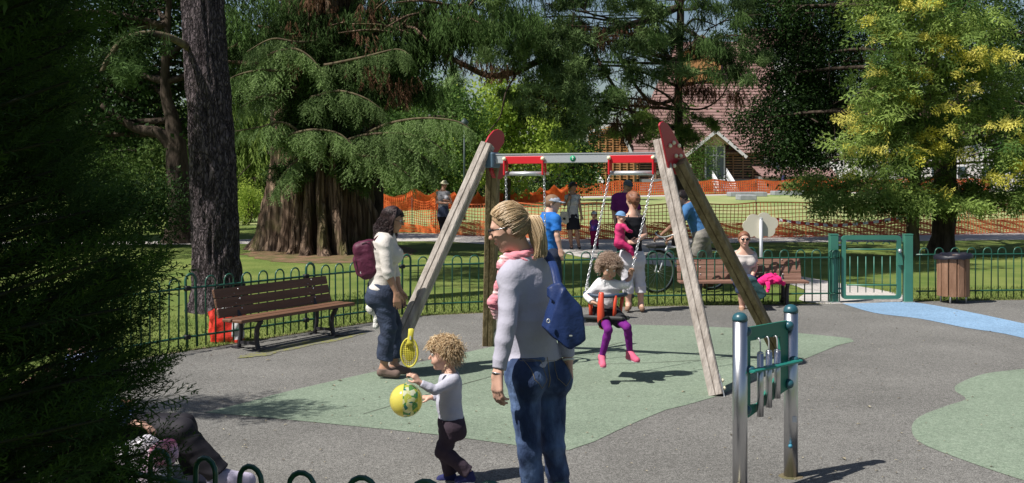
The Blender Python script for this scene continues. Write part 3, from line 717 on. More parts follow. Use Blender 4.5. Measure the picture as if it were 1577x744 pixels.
def bark(name, path, radii, m, parent, n=28, seg=5, ridge=.08, flutes=0, flare=None, seed=1, freq=9.):
    """trunk or limb with ridged bark displaced into the mesh"""
    from mathutils import noise
    pts = smooth_path(path, seg); R = np.interp(np.linspace(0, len(path)-1, len(pts)), range(len(path)), radii)
    V = []; off = Vector((seed*3.7, seed*1.3, 0)); N = len(pts)
    for i, p in enumerate(pts):
        x, y, z = frame(pts[min(i+1, N-1)]-pts[max(i-1, 0)], (0, 1, 0)); s = i/(N-1)
        for k in range(n):
            a = 2*PI*k/n; q = 1.
            if flutes:
                w = abs(math.sin(a*flutes/2+1.1*math.sin(a*3+seed)+.8*math.sin(a*5+s*2)+s*1.2))
                for ca, cw_ in ((4.05, .08), (4.75, .06), (5.35, .11), (.4, .1), (1.5, .1), (2.5, .1)): q -= .11*math.exp(-((a-ca-.12*math.sin(s*9+ca))/cw_)**2)*(1-.4*s); q += (w**.5-.75)*.13*(1-s*.6)+.06*math.sin(a*3+seed)
                w2 = noise.noise(Vector((math.cos(a)*7, math.sin(a)*7, s*2.2))+off); q -= .07*max(0, 1-abs(w2)*5)*(1-.3*s)
            if ridge:
                w = noise.noise(Vector((math.cos(a)*freq*.5, math.sin(a)*freq*.5, p.z*1.1/max(R[0], .2)*.6))+off); q += ridge*(.35-abs(w)*2.2)
                q += ridge*.5*noise.noise(Vector((math.cos(a)*freq*1.4, math.sin(a)*freq*1.4, p.z*4))+off)
            if flare is not None: q *= 1+flare*max(0, 1-s*6)**2
            V.append(p+(x*math.cos(a)+y*math.sin(a))*R[i]*q)
    F = [(i*n+k, i*n+(k+1) % n, (i+1)*n+(k+1) % n, (i+1)*n+k) for i in range(N-1) for k in range(n)]
    return link(name, npmesh(name, np.array([list(v) for v in V]), np.array(F), True), m, parent)

def limb_set(tr, start_pts, blobs, r, m, rad=.09, count=None, n=7):
    mb = MB()
    for (c, rr, _) in (blobs if count is None else blobs[:count]):
        c = Vector(c); s = min(start_pts, key=lambda p: (Vector(p)-c).length+max(0, p[2]-c.z)*1.2); s = Vector(s)
        mid = s.lerp(c, .5)+Vector((r.normal(0, .15), r.normal(0, .15), r.uniform(-.1, .35))); e = c+Vector((r.normal(0, .3), 0, 0))*rr[0]
        mb.tube(smooth_path([s, mid, e], 5), list(np.linspace(rad, rad*.25, 11)), n)
        for k in range(5):
            d = Vector((r.normal()*rr[0], r.normal()*rr[1], r.normal()*rr[2]))*.75; q = s.lerp(e, r.uniform(.45, .9))
            mb.tube(smooth_path([q, q+d*.5+Vector((0, 0, .1)), q+d], 3), list(np.linspace(rad*.35, rad*.1, 7)), 5)
    return mb.build('limb', m, tr)

m_bark_pine = bark_mat('grey violet pine bark', (.022, .018, .02), (.21, .17, .18), 26, (1, 1, .32), .10, 1., .03)
m_bark_seq = bark_mat('fibrous grey brown bark', (.06, .038, .026), (.37, .26, .185), 9, (1, 1, .07), .13, 1., .07, moss=(.085, .085, .028))
m_bark_dark = mat('dark bark', (.035, .026, .02), .95, (.085, .065, .05), 12, 6, bump=.8, bscale=20, stretch=(1, 1, .3), spec=.15)
m_bark_mossy = mat('mossy brown bark', (.07, .05, .035), .95, (.14, .12, .07), 10, 6, bump=.8, bscale=20, stretch=(1, 1, .3), spec=.15)
def leafmat(name, a, b, tr=.3, rough=.75, spec=.10): return mat(name, a, rough, b, attr='v', transl=tr, spec=spec)
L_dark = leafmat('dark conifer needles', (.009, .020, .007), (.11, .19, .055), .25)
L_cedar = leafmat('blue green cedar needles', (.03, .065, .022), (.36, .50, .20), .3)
L_drk_broad = leafmat('dark glossy leaves', (.010, .026, .009), (.055, .115, .025), .25, .6, .15)
L_mid = leafmat('mid green leaves', (.035, .08, .02), (.16, .26, .06), .35)
L_lime = leafmat('lime green leaves', (.13, .23, .03), (.50, .60, .12), .5)
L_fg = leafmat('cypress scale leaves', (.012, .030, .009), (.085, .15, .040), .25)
L_cyp = leafmat('green scale leaves', (.04, .095, .022), (.33, .44, .11), .35)
L_yel = leafmat('yellow new growth', (.55, .52, .06), (.88, .80, .22), .4)
L_dead = leafmat('dry brown needles', (.09, .045, .025), (.20, .11, .07), .2)
L_hedge = leafmat('hedge leaves', (.04, .08, .02), (.13, .19, .05), .3)

def wb(px, py, Z, rx, ry, rz, n): return (tuple(W(px, py, Z)), (rx, ry, rz), n)
def crown(tr, blobs, T, m, size, r, dirs='any', dens=1., name='crown', sub=.42, **kw):
    P, v = sample_blobs(blobs, r, dens, sub); n = len(P); S = size*r.uniform(.6, 1.3, n)
    P[:, 2] = np.maximum(P[:, 2], .1)
    if dirs == 'down': R = rots(np.tile([[1., 0, 0]], (n, 1))+r.normal(0, .14, (n, 3)), r, 0.15); a = r.uniform(0, 6.28, n); c, s = np.cos(a), np.sin(a); Z_ = np.zeros((n, 3, 3)); Z_[:, 0, 0] = c; Z_[:, 0, 1] = -s; Z_[:, 1, 0] = s; Z_[:, 1, 1] = c; Z_[:, 2, 2] = 1; R = Z_ @ R
    elif dirs == 'nod': R = rots(yaw(n, r, .35)+np.array([0, -.35, -.55]), r)
    elif dirs == 'flat': R = rots(yaw(n, r, .25)+np.array([0, 0, -.25]), r, .5)
    else: R = rots(r.normal(0, 1, (n, 3)), r)
    return bake(name, T, P, R, S, v, m, tr, **kw)

def tree(name, label, base, path, radii, blobs, T, lm, bm, size, cat='tree', group=None, seed=1, dirs='any', dens=1., n=14, ridge=.1, flutes=0, limb=.09, limbs=True, seg=5, flare=.35, sub=.42, freq=9.):
    r = np.random.default_rng(seed); tr = empty(name, base, label, cat, group)
    bark('trunk', path, radii, bm, tr, n, seg, ridge, flutes, flare, seed, freq)
    if limbs: limb_set(tr, [tuple(p) for p in smooth_path(path, 4)[2:]], blobs, r, bm, limb)
    crown(tr, blobs, T, lm, size, r, dirs, dens, sub=sub); return tr, r

# --- big pine trunk beside the fence
b = G(338, 478); pt = [b, b+Vector((-.05, 0, .8)), b+Vector((-.1, .0, 2.2)), b+Vector((-.28, .05, 5)), b+Vector((-.4, .4, 9)), b+Vector((-.3, 1, 13))]
tr, r = tree('pine_tree', 'tall pine with straight grey bark trunk behind the left bench', b, pt, [.345, .31, .295, .27, .21, .1],
     [((-3.0, 17.2, 9.4), (3.0, 2.6, 1.7), 1100), ((-6.2, 16.2, 10.4), (2.2, 2.0, 1.5), 500), ((-.8, 19.6, 9.6), (2.8, 2.6, 1.6), 1100), ((.4, 19.0, 9.4), (2.4, 2.2, 1.5), 900), ((-3.5, 18, 12.5), (3., 2.6, 2.), 700)],
     T_TUFT, L_dark, m_bark_pine, .75, seed=11, n=90, ridge=.13, seg=26, limb=.12, freq=15.)
mb = MB(); mb.tube(smooth_path([W(292, 74, 14.6), W(262, 58, 14.3), W(225, 52, 14.1), W(190, 62, 14.0), W(168, 88, 13.9), W(156, 112, 13.9)], 5), list(np.linspace(.055, .025, 26)), 8); mb.build('bare_branch', m_bark_mossy, tr)
crown(tr, [wb(150, 105, 13.9, .5, .4, .25, 60), wb(200, 75, 14, .4, .3, .2, 40)], T_TUFT, L_dark, .3, r, name='needles')

# --- giant sequoia
b = G(497, 386); pt = [b+Vector((0, 0, -.05)), b+Vector((0, 0, .5)), b+Vector((0, 0, 1.4)), b+Vector((0, 0, 3)), b+Vector((0, 0, 6)), b+Vector((.1, 0, 12)), b+Vector((0, 0, 22))]
tr, r = tree('giant_sequoia', 'giant sequoia with massive fluted red brown trunk', b, pt, [1.20, 1.10, .97, .84, .72, .5, .2],
     [wb(380, 40, 26, 1.2, 1.2, 1., 200), wb(600, 40, 25.5, 1.4, 1.2, .8, 260), wb(650, 55, 25, 1.1, 1.2, .6, 160), wb(740, 25, 24.5, 1.2, 1.2, .5, 130), wb(560, 105, 25.3, 1.2, .8, .6, 150), wb(625, 118, 25.5, .7, .8, .4, 70), wb(350, 95, 27, .9, .9, .7, 110), wb(700, 5, 25, 1.4, 1.2, .5, 150), wb(500, -40, 26, 3., 2., 1., 320),
      ((-4.6, 26.6, 11), (4.6, 4, 2.6), 900), ((-4.6, 26.6, 17), (3.6, 3.4, 3.5), 700), ((-.5, 26, 8.5), (2.6, 2.2, 1.2), 450)],
     T_DROOP, L_dark, m_bark_seq, .62, seed=12, n=240, ridge=.10, flutes=17, seg=16, dirs='down', limb=.13, flare=.14, freq=30.)
crown(tr, [wb(480, 40, 25, .5, .5, .8, 40), wb(560, 60, 24.8, .8, .5, .8, 30), wb(620, 110, 25, .8, .5, .5, 24), wb(470, 80, 24.8, .4, .4, .5, 20)], T_DROOP, L_dead, .5, r, 'down', name='dead_needles')
crown(tr, [wb(480, 15, 25.2, 1.1, .3, .5, 150), wb(450, 60, 25.2, .9, .3, .6, 150), wb(520, 60, 25.2, .9, .3, .6, 150)], T_DROOP, L_dark, .5, r, 'down', name='hanging_sprays')
crown(tr, [wb(490, 90, 25, .9, .3, .5, 200), wb(480, 180, 25, .7, .3, .5, 160), wb(520, 200, 25, .7, .3, .5, 150), wb(455, 250, 24.9, .6, .25, .6, 170), wb(520, 240, 24.9, .8, .25, .5, 190), wb(440, 200, 25, .6, .3, .5, 150), wb(500, 170, 25, 1.0, .3, .6, 260), wb(560, 260, 24.9, .4, .25, .5, 110), wb(460, 120, 25, 1., .3, .7, 260), wb(540, 140, 25, .9, .3, .7, 220)], T_TUFT, L_dark, .38, r, name='needles')

# --- cedar with long drooping sprays in front of the sequoia
base = G(575, 380); cr_ = np.random.default_rng(21)
tr = empty('cedar_tree', base, 'blue green cedar with long drooping boughs in front of the sequoia', 'tree')
bark('trunk', [base, base+Vector((.05, .1, 2)), base+Vector((.0, .2, 5)), base+Vector((0, .2, 9))], [.24, .2, .16, .08], m_bark_dark, tr, 14, 5)
boughs = [[(570, 175, 26.4), (560, 205, 25.2), (600, 190, 24), (650, 182, 23.4), (700, 186, 23.1), (724, 198, 23)],
          [(570, 150, 26.4), (520, 215, 24.8), (560, 208, 24.2), (610, 205, 23.8), (660, 215, 23.5), (690, 240, 23.4)],
          [(570, 80, 26.4), (500, 100, 24.6), (560, 88, 24), (610, 76, 23.8), (630, 84, 23.7)],
          [(570, 60, 26.4), (450, 105, 24.6), (400, 108, 24.3), (365, 116, 24.2), (345, 128, 24.2)],
          [(575, 100, 26.4), (440, 140, 24.6), (400, 150, 24.3), (370, 165, 24.1)],
          [(575, 200, 26.4), (500, 225, 24.8), (440, 190, 24.4), (400, 196, 24.2), (352, 204, 24.1)],
          [(575, 220, 26.4), (540, 235, 24.6), (590, 245, 24.1), (620, 262, 23.9), (640, 280, 23.8)],
          [(570, 200, 26.4), (470, 240, 24.7), (440, 265, 24.4), (425, 290, 24.4)],
          [(570, 120, 26.4), (480, 150, 24.6), (520, 140, 24.2), (560, 150, 23.9), (590, 170, 23.9)],
          [(570, 50, 26.4), (470, 65, 24.6), (420, 60, 24.3), (380, 80, 24.2)],
          [(575, 200, 26.4), (450, 210, 24.7), (480, 200, 24.3), (520, 205, 24.1), (545, 225, 24)],
          [(575, 210, 26.4), (560, 225, 24.7), (600, 225, 24.2), (640, 235, 23.9), (662, 250, 23.8), (668, 262, 23.8)],
          [(575, 100, 26.4), (420, 90, 24.6), (450, 75, 24.2), (480, 90, 24.1), (500, 120, 24)]]
Pn = []; Dn = []; Sn = []; vn = []; mb = MB()
for bi, bg_ in enumerate(boughs):
    P = smooth_path([W(*q) for q in bg_], 7); N = len(P); mb.tube(P, list(np.linspace(.05, .008, N)), 6); bv = cr_.random()*.45 if bi else .45
    for i in range(8, N):
        for q in range(3):
            d = (P[i]-P[i-1]).normalized(); side = Vector((-d.y, d.x, 0))*cr_.choice([-1, 1])
            dd = d*cr_.uniform(.2, 1)+side*cr_.uniform(.2, 1.0)+Vector((0, 0, -cr_.uniform(.15, 1.3)))
            a = P[i].lerp(P[i-1], cr_.random()); L = cr_.uniform(.26, .68)*(1 if i < N-10 else .62)
            Pn.append(a); Dn.append(dd); Sn.append(L); vn.append(bv+cr_.random()*.5)
            if cr_.random() < .3:
                e = a+dd.normalized()*L*.8; Pn.append(e); Dn.append(dd+Vector((0, 0, -.8))); Sn.append(L*.7); vn.append(bv+.1+cr_.random()*.5)
mb.build('limb', m_bark_mossy, tr)
bake('crown', T_CEDAR, np.array([list(p) for p in Pn]), rots(np.array([list(p) for p in Dn]), cr_, .6), np.array(Sn), np.array(vn), L_cedar, tr, .4)

# --- drooping conifer whose boughs fill the top middle
b = G(1046, 378); pt = [b, b+Vector((0, 0, 2)), b+Vector((-.02, 0, 4)), b+Vector((.05, 0, 7)), b+Vector((0, 0, 14))]
dz = 27.
Bl = []
for (x, y, rx, rz, n) in ((690, 45, .9, .4, 80), (760, 30, 1.2, .6, 230), (770, 75, .8, .3, 70), (820, 40, 1.2, .8, 300), (850, 110, 1.0, .6, 240), (880, 60, 1.2, .8, 300), (870, 165, .7, .5, 170), (895, 190, .45, .3, 70), (930, 30, 1.1, .7, 260), (955, 80, 1.0, .6, 200), (1000, 40, 1.0, .6, 200), (1000, 80, .9, .4, 110), (1040, 80, 1.2, .7, 260), (1090, 40, 1., .6, 160), (1110, 80, 1.0, .5, 150), (1150, 95, .6, .4, 110), (1060, 105, .7, .25, 40), (1150, 55, .8, .6, 130), (640, 30, 1.0, .5, 130), (1045, 150, .22, .35, 30), (920, 150, .55, .4, 80), (970, 120, .4, .3, 40), (800, 150, .6, .4, 60), (1135, 115, .4, .2, 30), (860, 5, 2.2, .5, 300), (1080, -5, 1.6, .4, 120), (990, -30, 2.5, .6, 200)):
    Bl.append(wb(x, y, dz-1.5+rng.uniform(-1.2, 1.), rx, .9, rz, int(n*.42)))
Bl += [((3.4, 25.8, 8.8), (4.2, 2.6, 1.4), 1700), ((4.5, 28, 12), (3.5, 3, 2.2), 500)]
tr, r = tree('weeping_conifer', 'dark conifer with drooping boughs and slim trunk behind the swing', b, pt, [.16, .12, .10, .09, .04], Bl, T_DROOP, L_dark, m_bark_dark, .36, seed=13, dirs='down', limb=.045, n=12, sub=.2)
crown(tr, [(q, s_, int(k*.55)) for q, s_, k in Bl[:27]], T_TUFT, leafmat('brush like needles', (.016, .038, .013), (.19, .28, .10), .25), .42, r, sub=.22, name='needle_brushes')
mb = MB()
for P, r0, r1 in (([(1046, 10, 28), (1000, 30, 27), (930, 50, 26), (860, 78, 25.4), (800, 108, 25), (755, 117, 25), (715, 100, 25), (688, 85, 25), (660, 60, 25)], .10, .05),
                  ([(905, 60, 26), (925, 100, 25.6), (950, 140, 25.4), (968, 165, 25.4), (985, 195, 25.3), (1005, 212, 25.3)], .045, .028),
                  ([(1046, 150, 28), (1010, 160, 27.5), (985, 140, 27), (960, 100, 26.6), (935, 62, 26)], .05, .03), ([(1046, 40, 28), (1080, 60, 27.6), (1120, 90, 27.4), (1160, 130, 27.4)], .06, .02),
                  ([(1046, 165, 28), (1080, 168, 27.8), (1110, 150, 27.6), (1125, 120, 27.5)], .03, .015), ([(800, 108, 25), (780, 140, 24.8), (770, 180, 24.8), (750, 205, 24.8)], .025, .012)):
    q = smooth_path([W(*t) for t in P], 6); mb.tube(q, list(np.linspace(r0, r1, len(q))), 8)
mb.build('bough', m_bark_dark, tr)
crown(tr, [wb(840, 150, 25, .6, .4, .4, 50), wb(1080, 115, 27, .9, .4, .3, 50), wb(750, 100, 24.8, .8, .4, .3, 40), wb(1000, 150, 26, .5, .4, .2, 20), wb(1110, 145, 27, .6, .3, .2, 25), wb(960, 60, 25.5, 1.2, .4, .5, 70)], T_DROOP, L_dead, .42, r, 'down', name='dead_needles')
crown(tr, [wb(845, 150, 24.6, .7, .5, .35, 130), wb(790, 60, 24.4, .8, .5, .35, 120), wb(880, 120, 24.6, .8, .5, .3, 120), wb(920, 150, 24.6, .6, .4, .35, 90), wb(835, 60, 24.4, .9, .5, .4, 120), wb(770, 95, 24.4, .5, .5, .3, 50), wb(870, 190, 24.8, .5, .4, .3, 60)], T_TUFT, L_cedar, .36, r, name='lit_tint_needles')  # sunlit brushes put in by a paler needle colour
crown(tr, [wb(990, 190, 25.3, .5, .3, .25, 110), wb(1010, 210, 25.3, .4, .3, .2, 70), wb(960, 200, 25.3, .3, .3, .2, 50), wb(1065, 205, 27.6, .5, .3, .3, 110), wb(1085, 190, 27.6, .4, .3, .2, 60)], T_TUFT, L_cyp, .3, r, name='lit_tint_clumps')  # small lit clumps, their light put in as a brighter green
crown(tr, [wb(965, 185, 25.3, .35, .2, .4, 40), wb(990, 160, 25.3, .3, .2, .4, 30)], T_DROOP, L_dead, .35, r, 'down', name='dead_needles')

# --- dark broadleaf on the right
b = G(1450, 389); Bd = [wb(x, y, 29.5, rx, 1., rz, int(n*1.7)) for (x, y, rx, rz, n) in ((1200, 30, 1.1, .8, 320), (1160, 10, .7, .5, 130), (1260, 20, 1.2, .9, 380), (1235, 90, 1.1, .8, 360), (1290, 100, 1.0, .9, 330), (1205, 175, .8, .5, 230), (1150, 188, .4, .2, 50), (1245, 165, 1.1, .7, 360), (1210, 225, .9, .5, 260), (1265, 215, .8, .7, 280), (1320, 180, 1., .9, 260), (1180, 120, .5, .4, 70), (1235, 250, .5, .3, 90), (1330, 30, 1.2, 1., 260), (1400, 0, 1.5, .8, 250), (1500, 20, 1.4, .9, 300), (1560, 60, 1.2, 1., 300), (1590, 150, 1.1, 1.2, 260), (1560, 210, .8, .7, 150), (1480, 120, 1.5, 1.2, 200), (1400, 160, 1.5, 1.2, 180), (1600, 240, .8, .7, 130))]
Bd += [((9, 31, 8.6), (4.5, 3., 1.8), 900)]
tr, r = tree('dark_leaf_tree', 'dark green broadleaf tree behind the yellow tipped tree', b, [b, b+Vector((.05, 0, 1.2)), b+Vector((.25, .8, 3)), b+Vector((.2, 1.5, 6)), b+Vector((0, 2, 10))], [.27, .23, .19, .13, .06], Bd, T_SMALL, L_drk_broad, m_bark_dark, .62, seed=14, limb=.08)
mb = MB(); mb.tube(smooth_path([b+Vector((.05, 0, .1)), b+Vector((.28, .1, .9)), b+Vector((.45, .5, 2.2)), b+Vector((.9, 1, 4.5))], 5), [.16, .15, .14, .14, .13, .13, .12, .12, .11, .11, .1, .1, .09, .08, .07, .06], 10); mb.build('second_stem', m_bark_dark, tr)

# --- yellow tipped tree
b = G(1405, 394); z = 24.2; r0 = random.Random(4); By = []
for (x, y, rx, rz, n) in ((1400, 20, 1.3, .7, 260), (1370, 70, .7, .7, 190), (1420, 90, 1.2, .9, 300), (1490, 50, .9, .8, 200), (1350, 140, .6, .6, 160), (1390, 160, 1.0, .8, 260), (1470, 130, 1., .8, 240), (1530, 120, .8, .8, 190), (1335, 220, .65, .6, 180), (1380, 240, .9, .7, 240), (1450, 200, .9, .7, 220), (1530, 200, .8, .8, 200), (1280, 300, .45, .35, 110), (1335, 290, .8, .4, 220), (1400, 305, .8, .35, 200), (1460, 280, .7, .5, 150), (1540, 290, .9, .4, 200), (1575, 250, .7, .7, 150), (1240, 280, .3, .25, 60), (1480, 310, .5, .25, 80), (1580, 310, .5, .3, 90), (1370, -30, 1.3, .6, 150), (1450, -20, 1.3, .6, 150)):
    By.append(wb(x, y, z+r0.uniform(-.8, .8), rx*.95, .8, rz*.95, int(n*1.2)))
By += [((9.3, 24.8, 7.2), (2.2, 1.8, 1.6), 500)]
tr, r = tree('yellow_tipped_cypress', 'conifer with yellow tipped sprays in full sun right of the gate', b, [b, b+Vector((.02, 0, 1)), b+Vector((.08, 0, 2.4)), b+Vector((.0, .1, 5)), b+Vector((0, 0, 9))], [.15, .13, .12, .09, .03], By, T_FANL, L_cyp, m_bark_mossy, .44, seed=15, limb=.04, dirs='nod', sub=.3)
Yb = [wb(x, y, z-.9, rx, .3, rz, n) for (x, y, rx, rz, n) in ((1400, 8, .3, .2, 30), (1365, 55, .25, .15, 22), (1440, 60, .35, .2, 50), (1455, 75, .2, .12, 20), (1395, 105, .4, .2, 55), (1520, 80, .3, .25, 50), (1505, 85, .3, .2, 30), (1550, 85, .2, .15, 16), (1490, 120, .3, .2, 30), (1405, 150, .3, .2, 35), (1380, 135, .2, .12, 16), (1450, 210, .4, .25, 65), (1430, 225, .35, .2, 45), (1395, 235, .35, .2, 40), (1360, 232, .3, .15, 25), (1330, 190, .4, .2, 35), (1310, 185, .2, .15, 18), (1540, 190, .3, .2, 35), (1565, 265, .35, .25, 45), (1530, 275, .3, .15, 26), (1310, 225, .2, .15, 16), (1425, 5, .3, .15, 26), (1340, 30, .2, .15, 16), (1460, 165, .3, .2, 26), (1450, 290, .3, .12, 18), (1300, 270, .2, .12, 12), (1575, 200, .2, .2, 22), (1350, 100, .15, .15, 14), (1490, 230, .2, .2, 20), (1385, 290, .25, .12, 14))]
crown(tr, Yb, T_FANL, L_yel, .30, r, 'nod', dens=.8, sub=.3, name='yellow_tips')

# --- forked broadleaf on the left behind the pine
b = G(275, 374); bp = b
tr, r = tree('forked_tree', 'dark forked broadleaf tree standing left of the pine trunk', b, [b, b+Vector((.02, 0, 1.)), b+Vector((-.05, 0, 2.4)), b+Vector((-.15, 0, 3.2)), b+Vector((-.35, 0, 4.2)), b+Vector((-.2, 0, 7))], [.36, .30, .28, .2, .13, .05],
     [wb(x, y, 30, rx, 1.2, rz, n) for (x, y, rx, rz, n) in ((120, 30, 1.8, .9, 380), (220, 20, 1.5, .8, 340), (60, 110, 1.4, .9, 300), (150, 140, 1.2, .8, 240), (240, 120, 1., .8, 220), (330, 100, 1.4, .8, 260), (200, 190, .9, .5, 150), (100, 210, 1.2, .7, 200), (280, 190, .7, .4, 90), (30, 30, 1.5, 1., 250), (20, 190, 1.2, .9, 200), (400, 60, 1.5, 1.2, 300), (440, 110, 1.2, .7, 200))]+[((-10, 31, 9), (4.5, 3, 2), 900), ((-14.5, 25, 9.5), (6, 4.5, 2), 1500)], T_BROAD, L_drk_broad, m_bark_dark, .75, seed=16, limb=.1)  # last blob: unseen canopy added overhead to shade the left side
mb = MB(); mb.tube(smooth_path([b+Vector((-.05, 0, 2.35)), b+Vector((-.45, -.1, 2.85)), b+Vector((-1.1, -.1, 3.0)), b+Vector((-2.0, 0, 3.6))], 5), list(np.linspace(.2, .08, 16)), 9); mb.build('low_fork', m_bark_dark, tr)

# --- weeping light-green tree behind pine and sequoia
b = G(418, 343)
tr, r = tree('weeping_tree', 'small tree with bright trailing foliage between pine and sequoia', b, [b, b+Vector((0, 0, 2)), b+Vector((.05, 0, 4)), b+Vector((0, 0, 6))], [.16, .13, .1, .05], [wb(x, y, 40.5, rx, .7, rz, n) for (x, y, rx, rz, n) in ((370, 200, .8, 1.2, 170), (395, 230, .7, 1.3, 190), (375, 270, .6, .8, 110), (430, 220, .7, 1.0, 120), (400, 280, .7, .7, 110), (440, 290, .5, .6, 70), (360, 150, 1., 1., 120))], T_DROOP, L_cyp, m_bark_dark, .95, seed=17, dirs='down')

# --- shrubs and hedges (things) in the middle distance
def shrub(label, px, py, blobs, T, lm, size, seed, name='shrub', group='shrubs behind the lawn', stems=4):
    r = np.random.default_rng(seed); b = G(px, py); tr = empty(name, b, label, 'shrub', group); mb = MB()
    for k in range(stems):
        c = Vector(blobs[k % len(blobs)][0]); mb.tube(smooth_path([b+Vector((r.normal(0, .1), r.normal(0, .1), -.05)), b.lerp(c, .5)+Vector((r.normal(0, .2), 0, 0)), c], 3), [.04, .035, .03, .025, .02, .015, .01], 6)
    mb.build('stem', m_bark_dark, tr); crown(tr, blobs, T, lm, size, r, name='foliage', sub=.5); return tr
def sb(base, dx, dz_, rx, ry, rz, n): p = G(*base); return ((p.x+dx, p.y, dz_), (rx, ry, rz), n)
shrub('yellow green bush beside the pine trunk', 377, 347, [sb((377, 347), 0, .6, .5, .5, .55, 150), sb((377, 347), .15, 1.2, .45, .45, .4, 110)], T_SMALL, L_lime, .5, 31)
shrub('dark bush left of the forked tree with lighter tips', 215, 380, [sb((215, 380), 0, .7, 1.0, .6, .6, 300), sb((215, 380), -.7, 1.3, .8, .6, .6, 220), sb((215, 380), .6, 1.1, .6, .5, .5, 150)], T_SMALL, L_drk_broad, .6, 32)
shrub('sunlit lime bush low behind the dark conifer sprays', 150, 372, [sb((150, 372), 0, 1.9, .8, .5, .5, 160), sb((150, 372), .5, 1.2, .9, .5, .7, 200), sb((150, 372), -.8, 1.1, .9, .5, .8, 150)], T_SMALL, L_mid, .6, 33)
shrub('grey green bush glimpsed beside the forked trunk', 235, 355, [sb((235, 355), 0, 1.6, 1.0, .6, 1.0, 240), sb((235, 355), .6, 3., .8, .6, .8, 150)], T_BROAD, L_hedge, .7, 34)
shrub('light green shrub just left of the timber gable', 893, 297, [sb((893, 297), 0, 1.2, 1.3, .8, 1.2, 160), sb((893, 297), .3, 3.2, 1.0, .8, 1., 110)], T_BROAD, L_lime, 1.1, 35)
shrub('small green shrub against the timber slats left of the porch', 1070, 295, [((G(1075, 295).x, 102.2, 4.0), (1.5, .6, 1.5), 220), ((G(1082, 295).x, 102.2, 1.7), (1.2, .6, 1.3), 160)], T_BROAD, L_mid, .8, 36)
shrub('low grassy shrub right of the porch steps', 1168, 291, [((G(1168, 291).x, 101, .7), (1.2, .6, .6), 90)], T_BROAD, L_lime, .8, 37)
shrub('low grassy shrub before the low outbuilding', 1222, 291, [((G(1222, 291).x, 101, .7), (1.6, .6, .6), 100)], T_BROAD, L_mid, .8, 38)

def bgtree(label, px, py, Zt, blobs, lm, T, size, seed, name='background_tree', bm=m_bark_dark, tw=.2, dirs='any', grp='trees beyond the lawn'):
    b = W(px, py, Zt); b.z = 0; c = max(q[0][2] for q in blobs)
    return tree(name, label, b, [b, b+Vector((.1, 0, c*.4)), b+Vector((-.1, 0, c*.75)), b+Vector((0, 0, c))], [tw, tw*.8, tw*.5, tw*.2], blobs, T, lm, bm, size, group=grp, seed=seed, limb=tw*.4, n=8, dirs=dirs)
def wbs(Z, rows, ry=2.): return [wb(x, y, Z, rx, ry, rz, n) for (x, y, rx, rz, n) in rows]
bgtree('bright lime tree behind the left end of the crossbar', 780, 300, 62, wbs(62, ((760, 160, 1.6, 1.4, 260), (800, 200, 2., 1.6, 330), (750, 220, 1.6, 1.4, 240), (830, 240, 1.7, 1.4, 260), (780, 260, 1.8, 1.2, 240), (840, 170, 1.6, 1.4, 200), (720, 260, 1.2, 1.2, 120))), L_lime, T_BROAD, 1.15, 41)
bgtree('rounded mid green tree between the boughs and the sunhat woman', 660, 300, 58, wbs(58, ((640, 215, 1.6, 1.5, 240), (690, 230, 1.6, 1.5, 240), (660, 270, 1.8, 1.0, 220), (700, 180, 1.4, 1.2, 180), (620, 260, 1.4, 1.2, 160), (735, 215, 1.2, 1.2, 130))), L_mid, T_BROAD, 1.0, 42)
bgtree('tall dark conifer in the gap above the sunhat woman', 690, 290, 75, wbs(75, ((700, 130, .9, 1.6, 160), (690, 170, 1.4, 1.4, 220), (700, 205, 2.0, 1.2, 240), (660, 220, 1.6, 1.2, 160))), L_cedar, T_TUFT, .9, 43)
bgtree('dark green tree behind the cedar boughs', 620, 290, 66, wbs(66, ((610, 120, 2., 2., 300), (640, 165, 2., 1.5, 260), (580, 180, 2., 2., 260), (560, 250, 2., 2., 240), (600, 280, 2.2, 1.2, 220))), L_mid, T_BROAD, 1.1, 44)
bgtree('dark green tree above the left chain hanger', 860, 290, 72, wbs(72, ((860, 130, 2., 2., 260), (880, 210, 1.6, 2., 240), (830, 280, 2.4, 1., 220), (890, 260, 1.6, 1.4, 170), (760, 290, 2.4, .8, 200), (700, 295, 2.2, .8, 200))), L_drk_broad, T_BROAD, 1.1, 45)
bgtree('mid green tree at the far left behind the bushes', 170, 330, 46, wbs(46, ((120, 180, 2., 1.6, 220), (200, 150, 2., 1.6, 220), (260, 230, 1.4, 1.4, 150), (60, 240, 2., 1.6, 200), (160, 260, 1.6, 1.2, 180), (230, 80, 1.8, 1.4, 180))), L_mid, T_BROAD, 1.0, 46)
bgtree('mid green tree behind the trailing foliage', 400, 320, 55, wbs(55, ((360, 240, 1.6, 2., 240), (430, 250, 1.8, 1.8, 260), (400, 180, 2., 1.8, 240), (460, 200, 1.8, 1.6, 200), (350, 290, 1.8, .9, 160), (440, 300, 2., .8, 180))), L_hedge, T_BROAD, 1.05, 47)
bgtree('mid green tree at the right edge behind the white house', 1590, 290, 90, wbs(90, ((1560, 120, 4, 4, 300), (1630, 180, 4, 4, 300), (1600, 250, 4, 3, 260))), L_mid, T_BROAD, 1.6, 48)
# far wood closing the view left of the building
r = np.random.default_rng(50); fr = []
for i in range(52): x = -95+i*2.35+r.normal(0, .6); fr.append(((x, 112+r.uniform(-6, 6), r.uniform(3, 6.5)), (2.6, 2.2, r.uniform(3.5, 5.5)), 120))
P, v = sample_blobs(fr, r, 1., .5); P[:, 2] = np.maximum(P[:, 2], .2)
o = bake('far_wood', T_BROAD, P, rots(r.normal(0, 1, (len(P), 3)), r), 2.2*r.uniform(.7, 1.3, len(P)), v, L_hedge, None, kind='stuff'); tag(o, 'distant mixed wood closing the view beyond the lawns', 'wood')

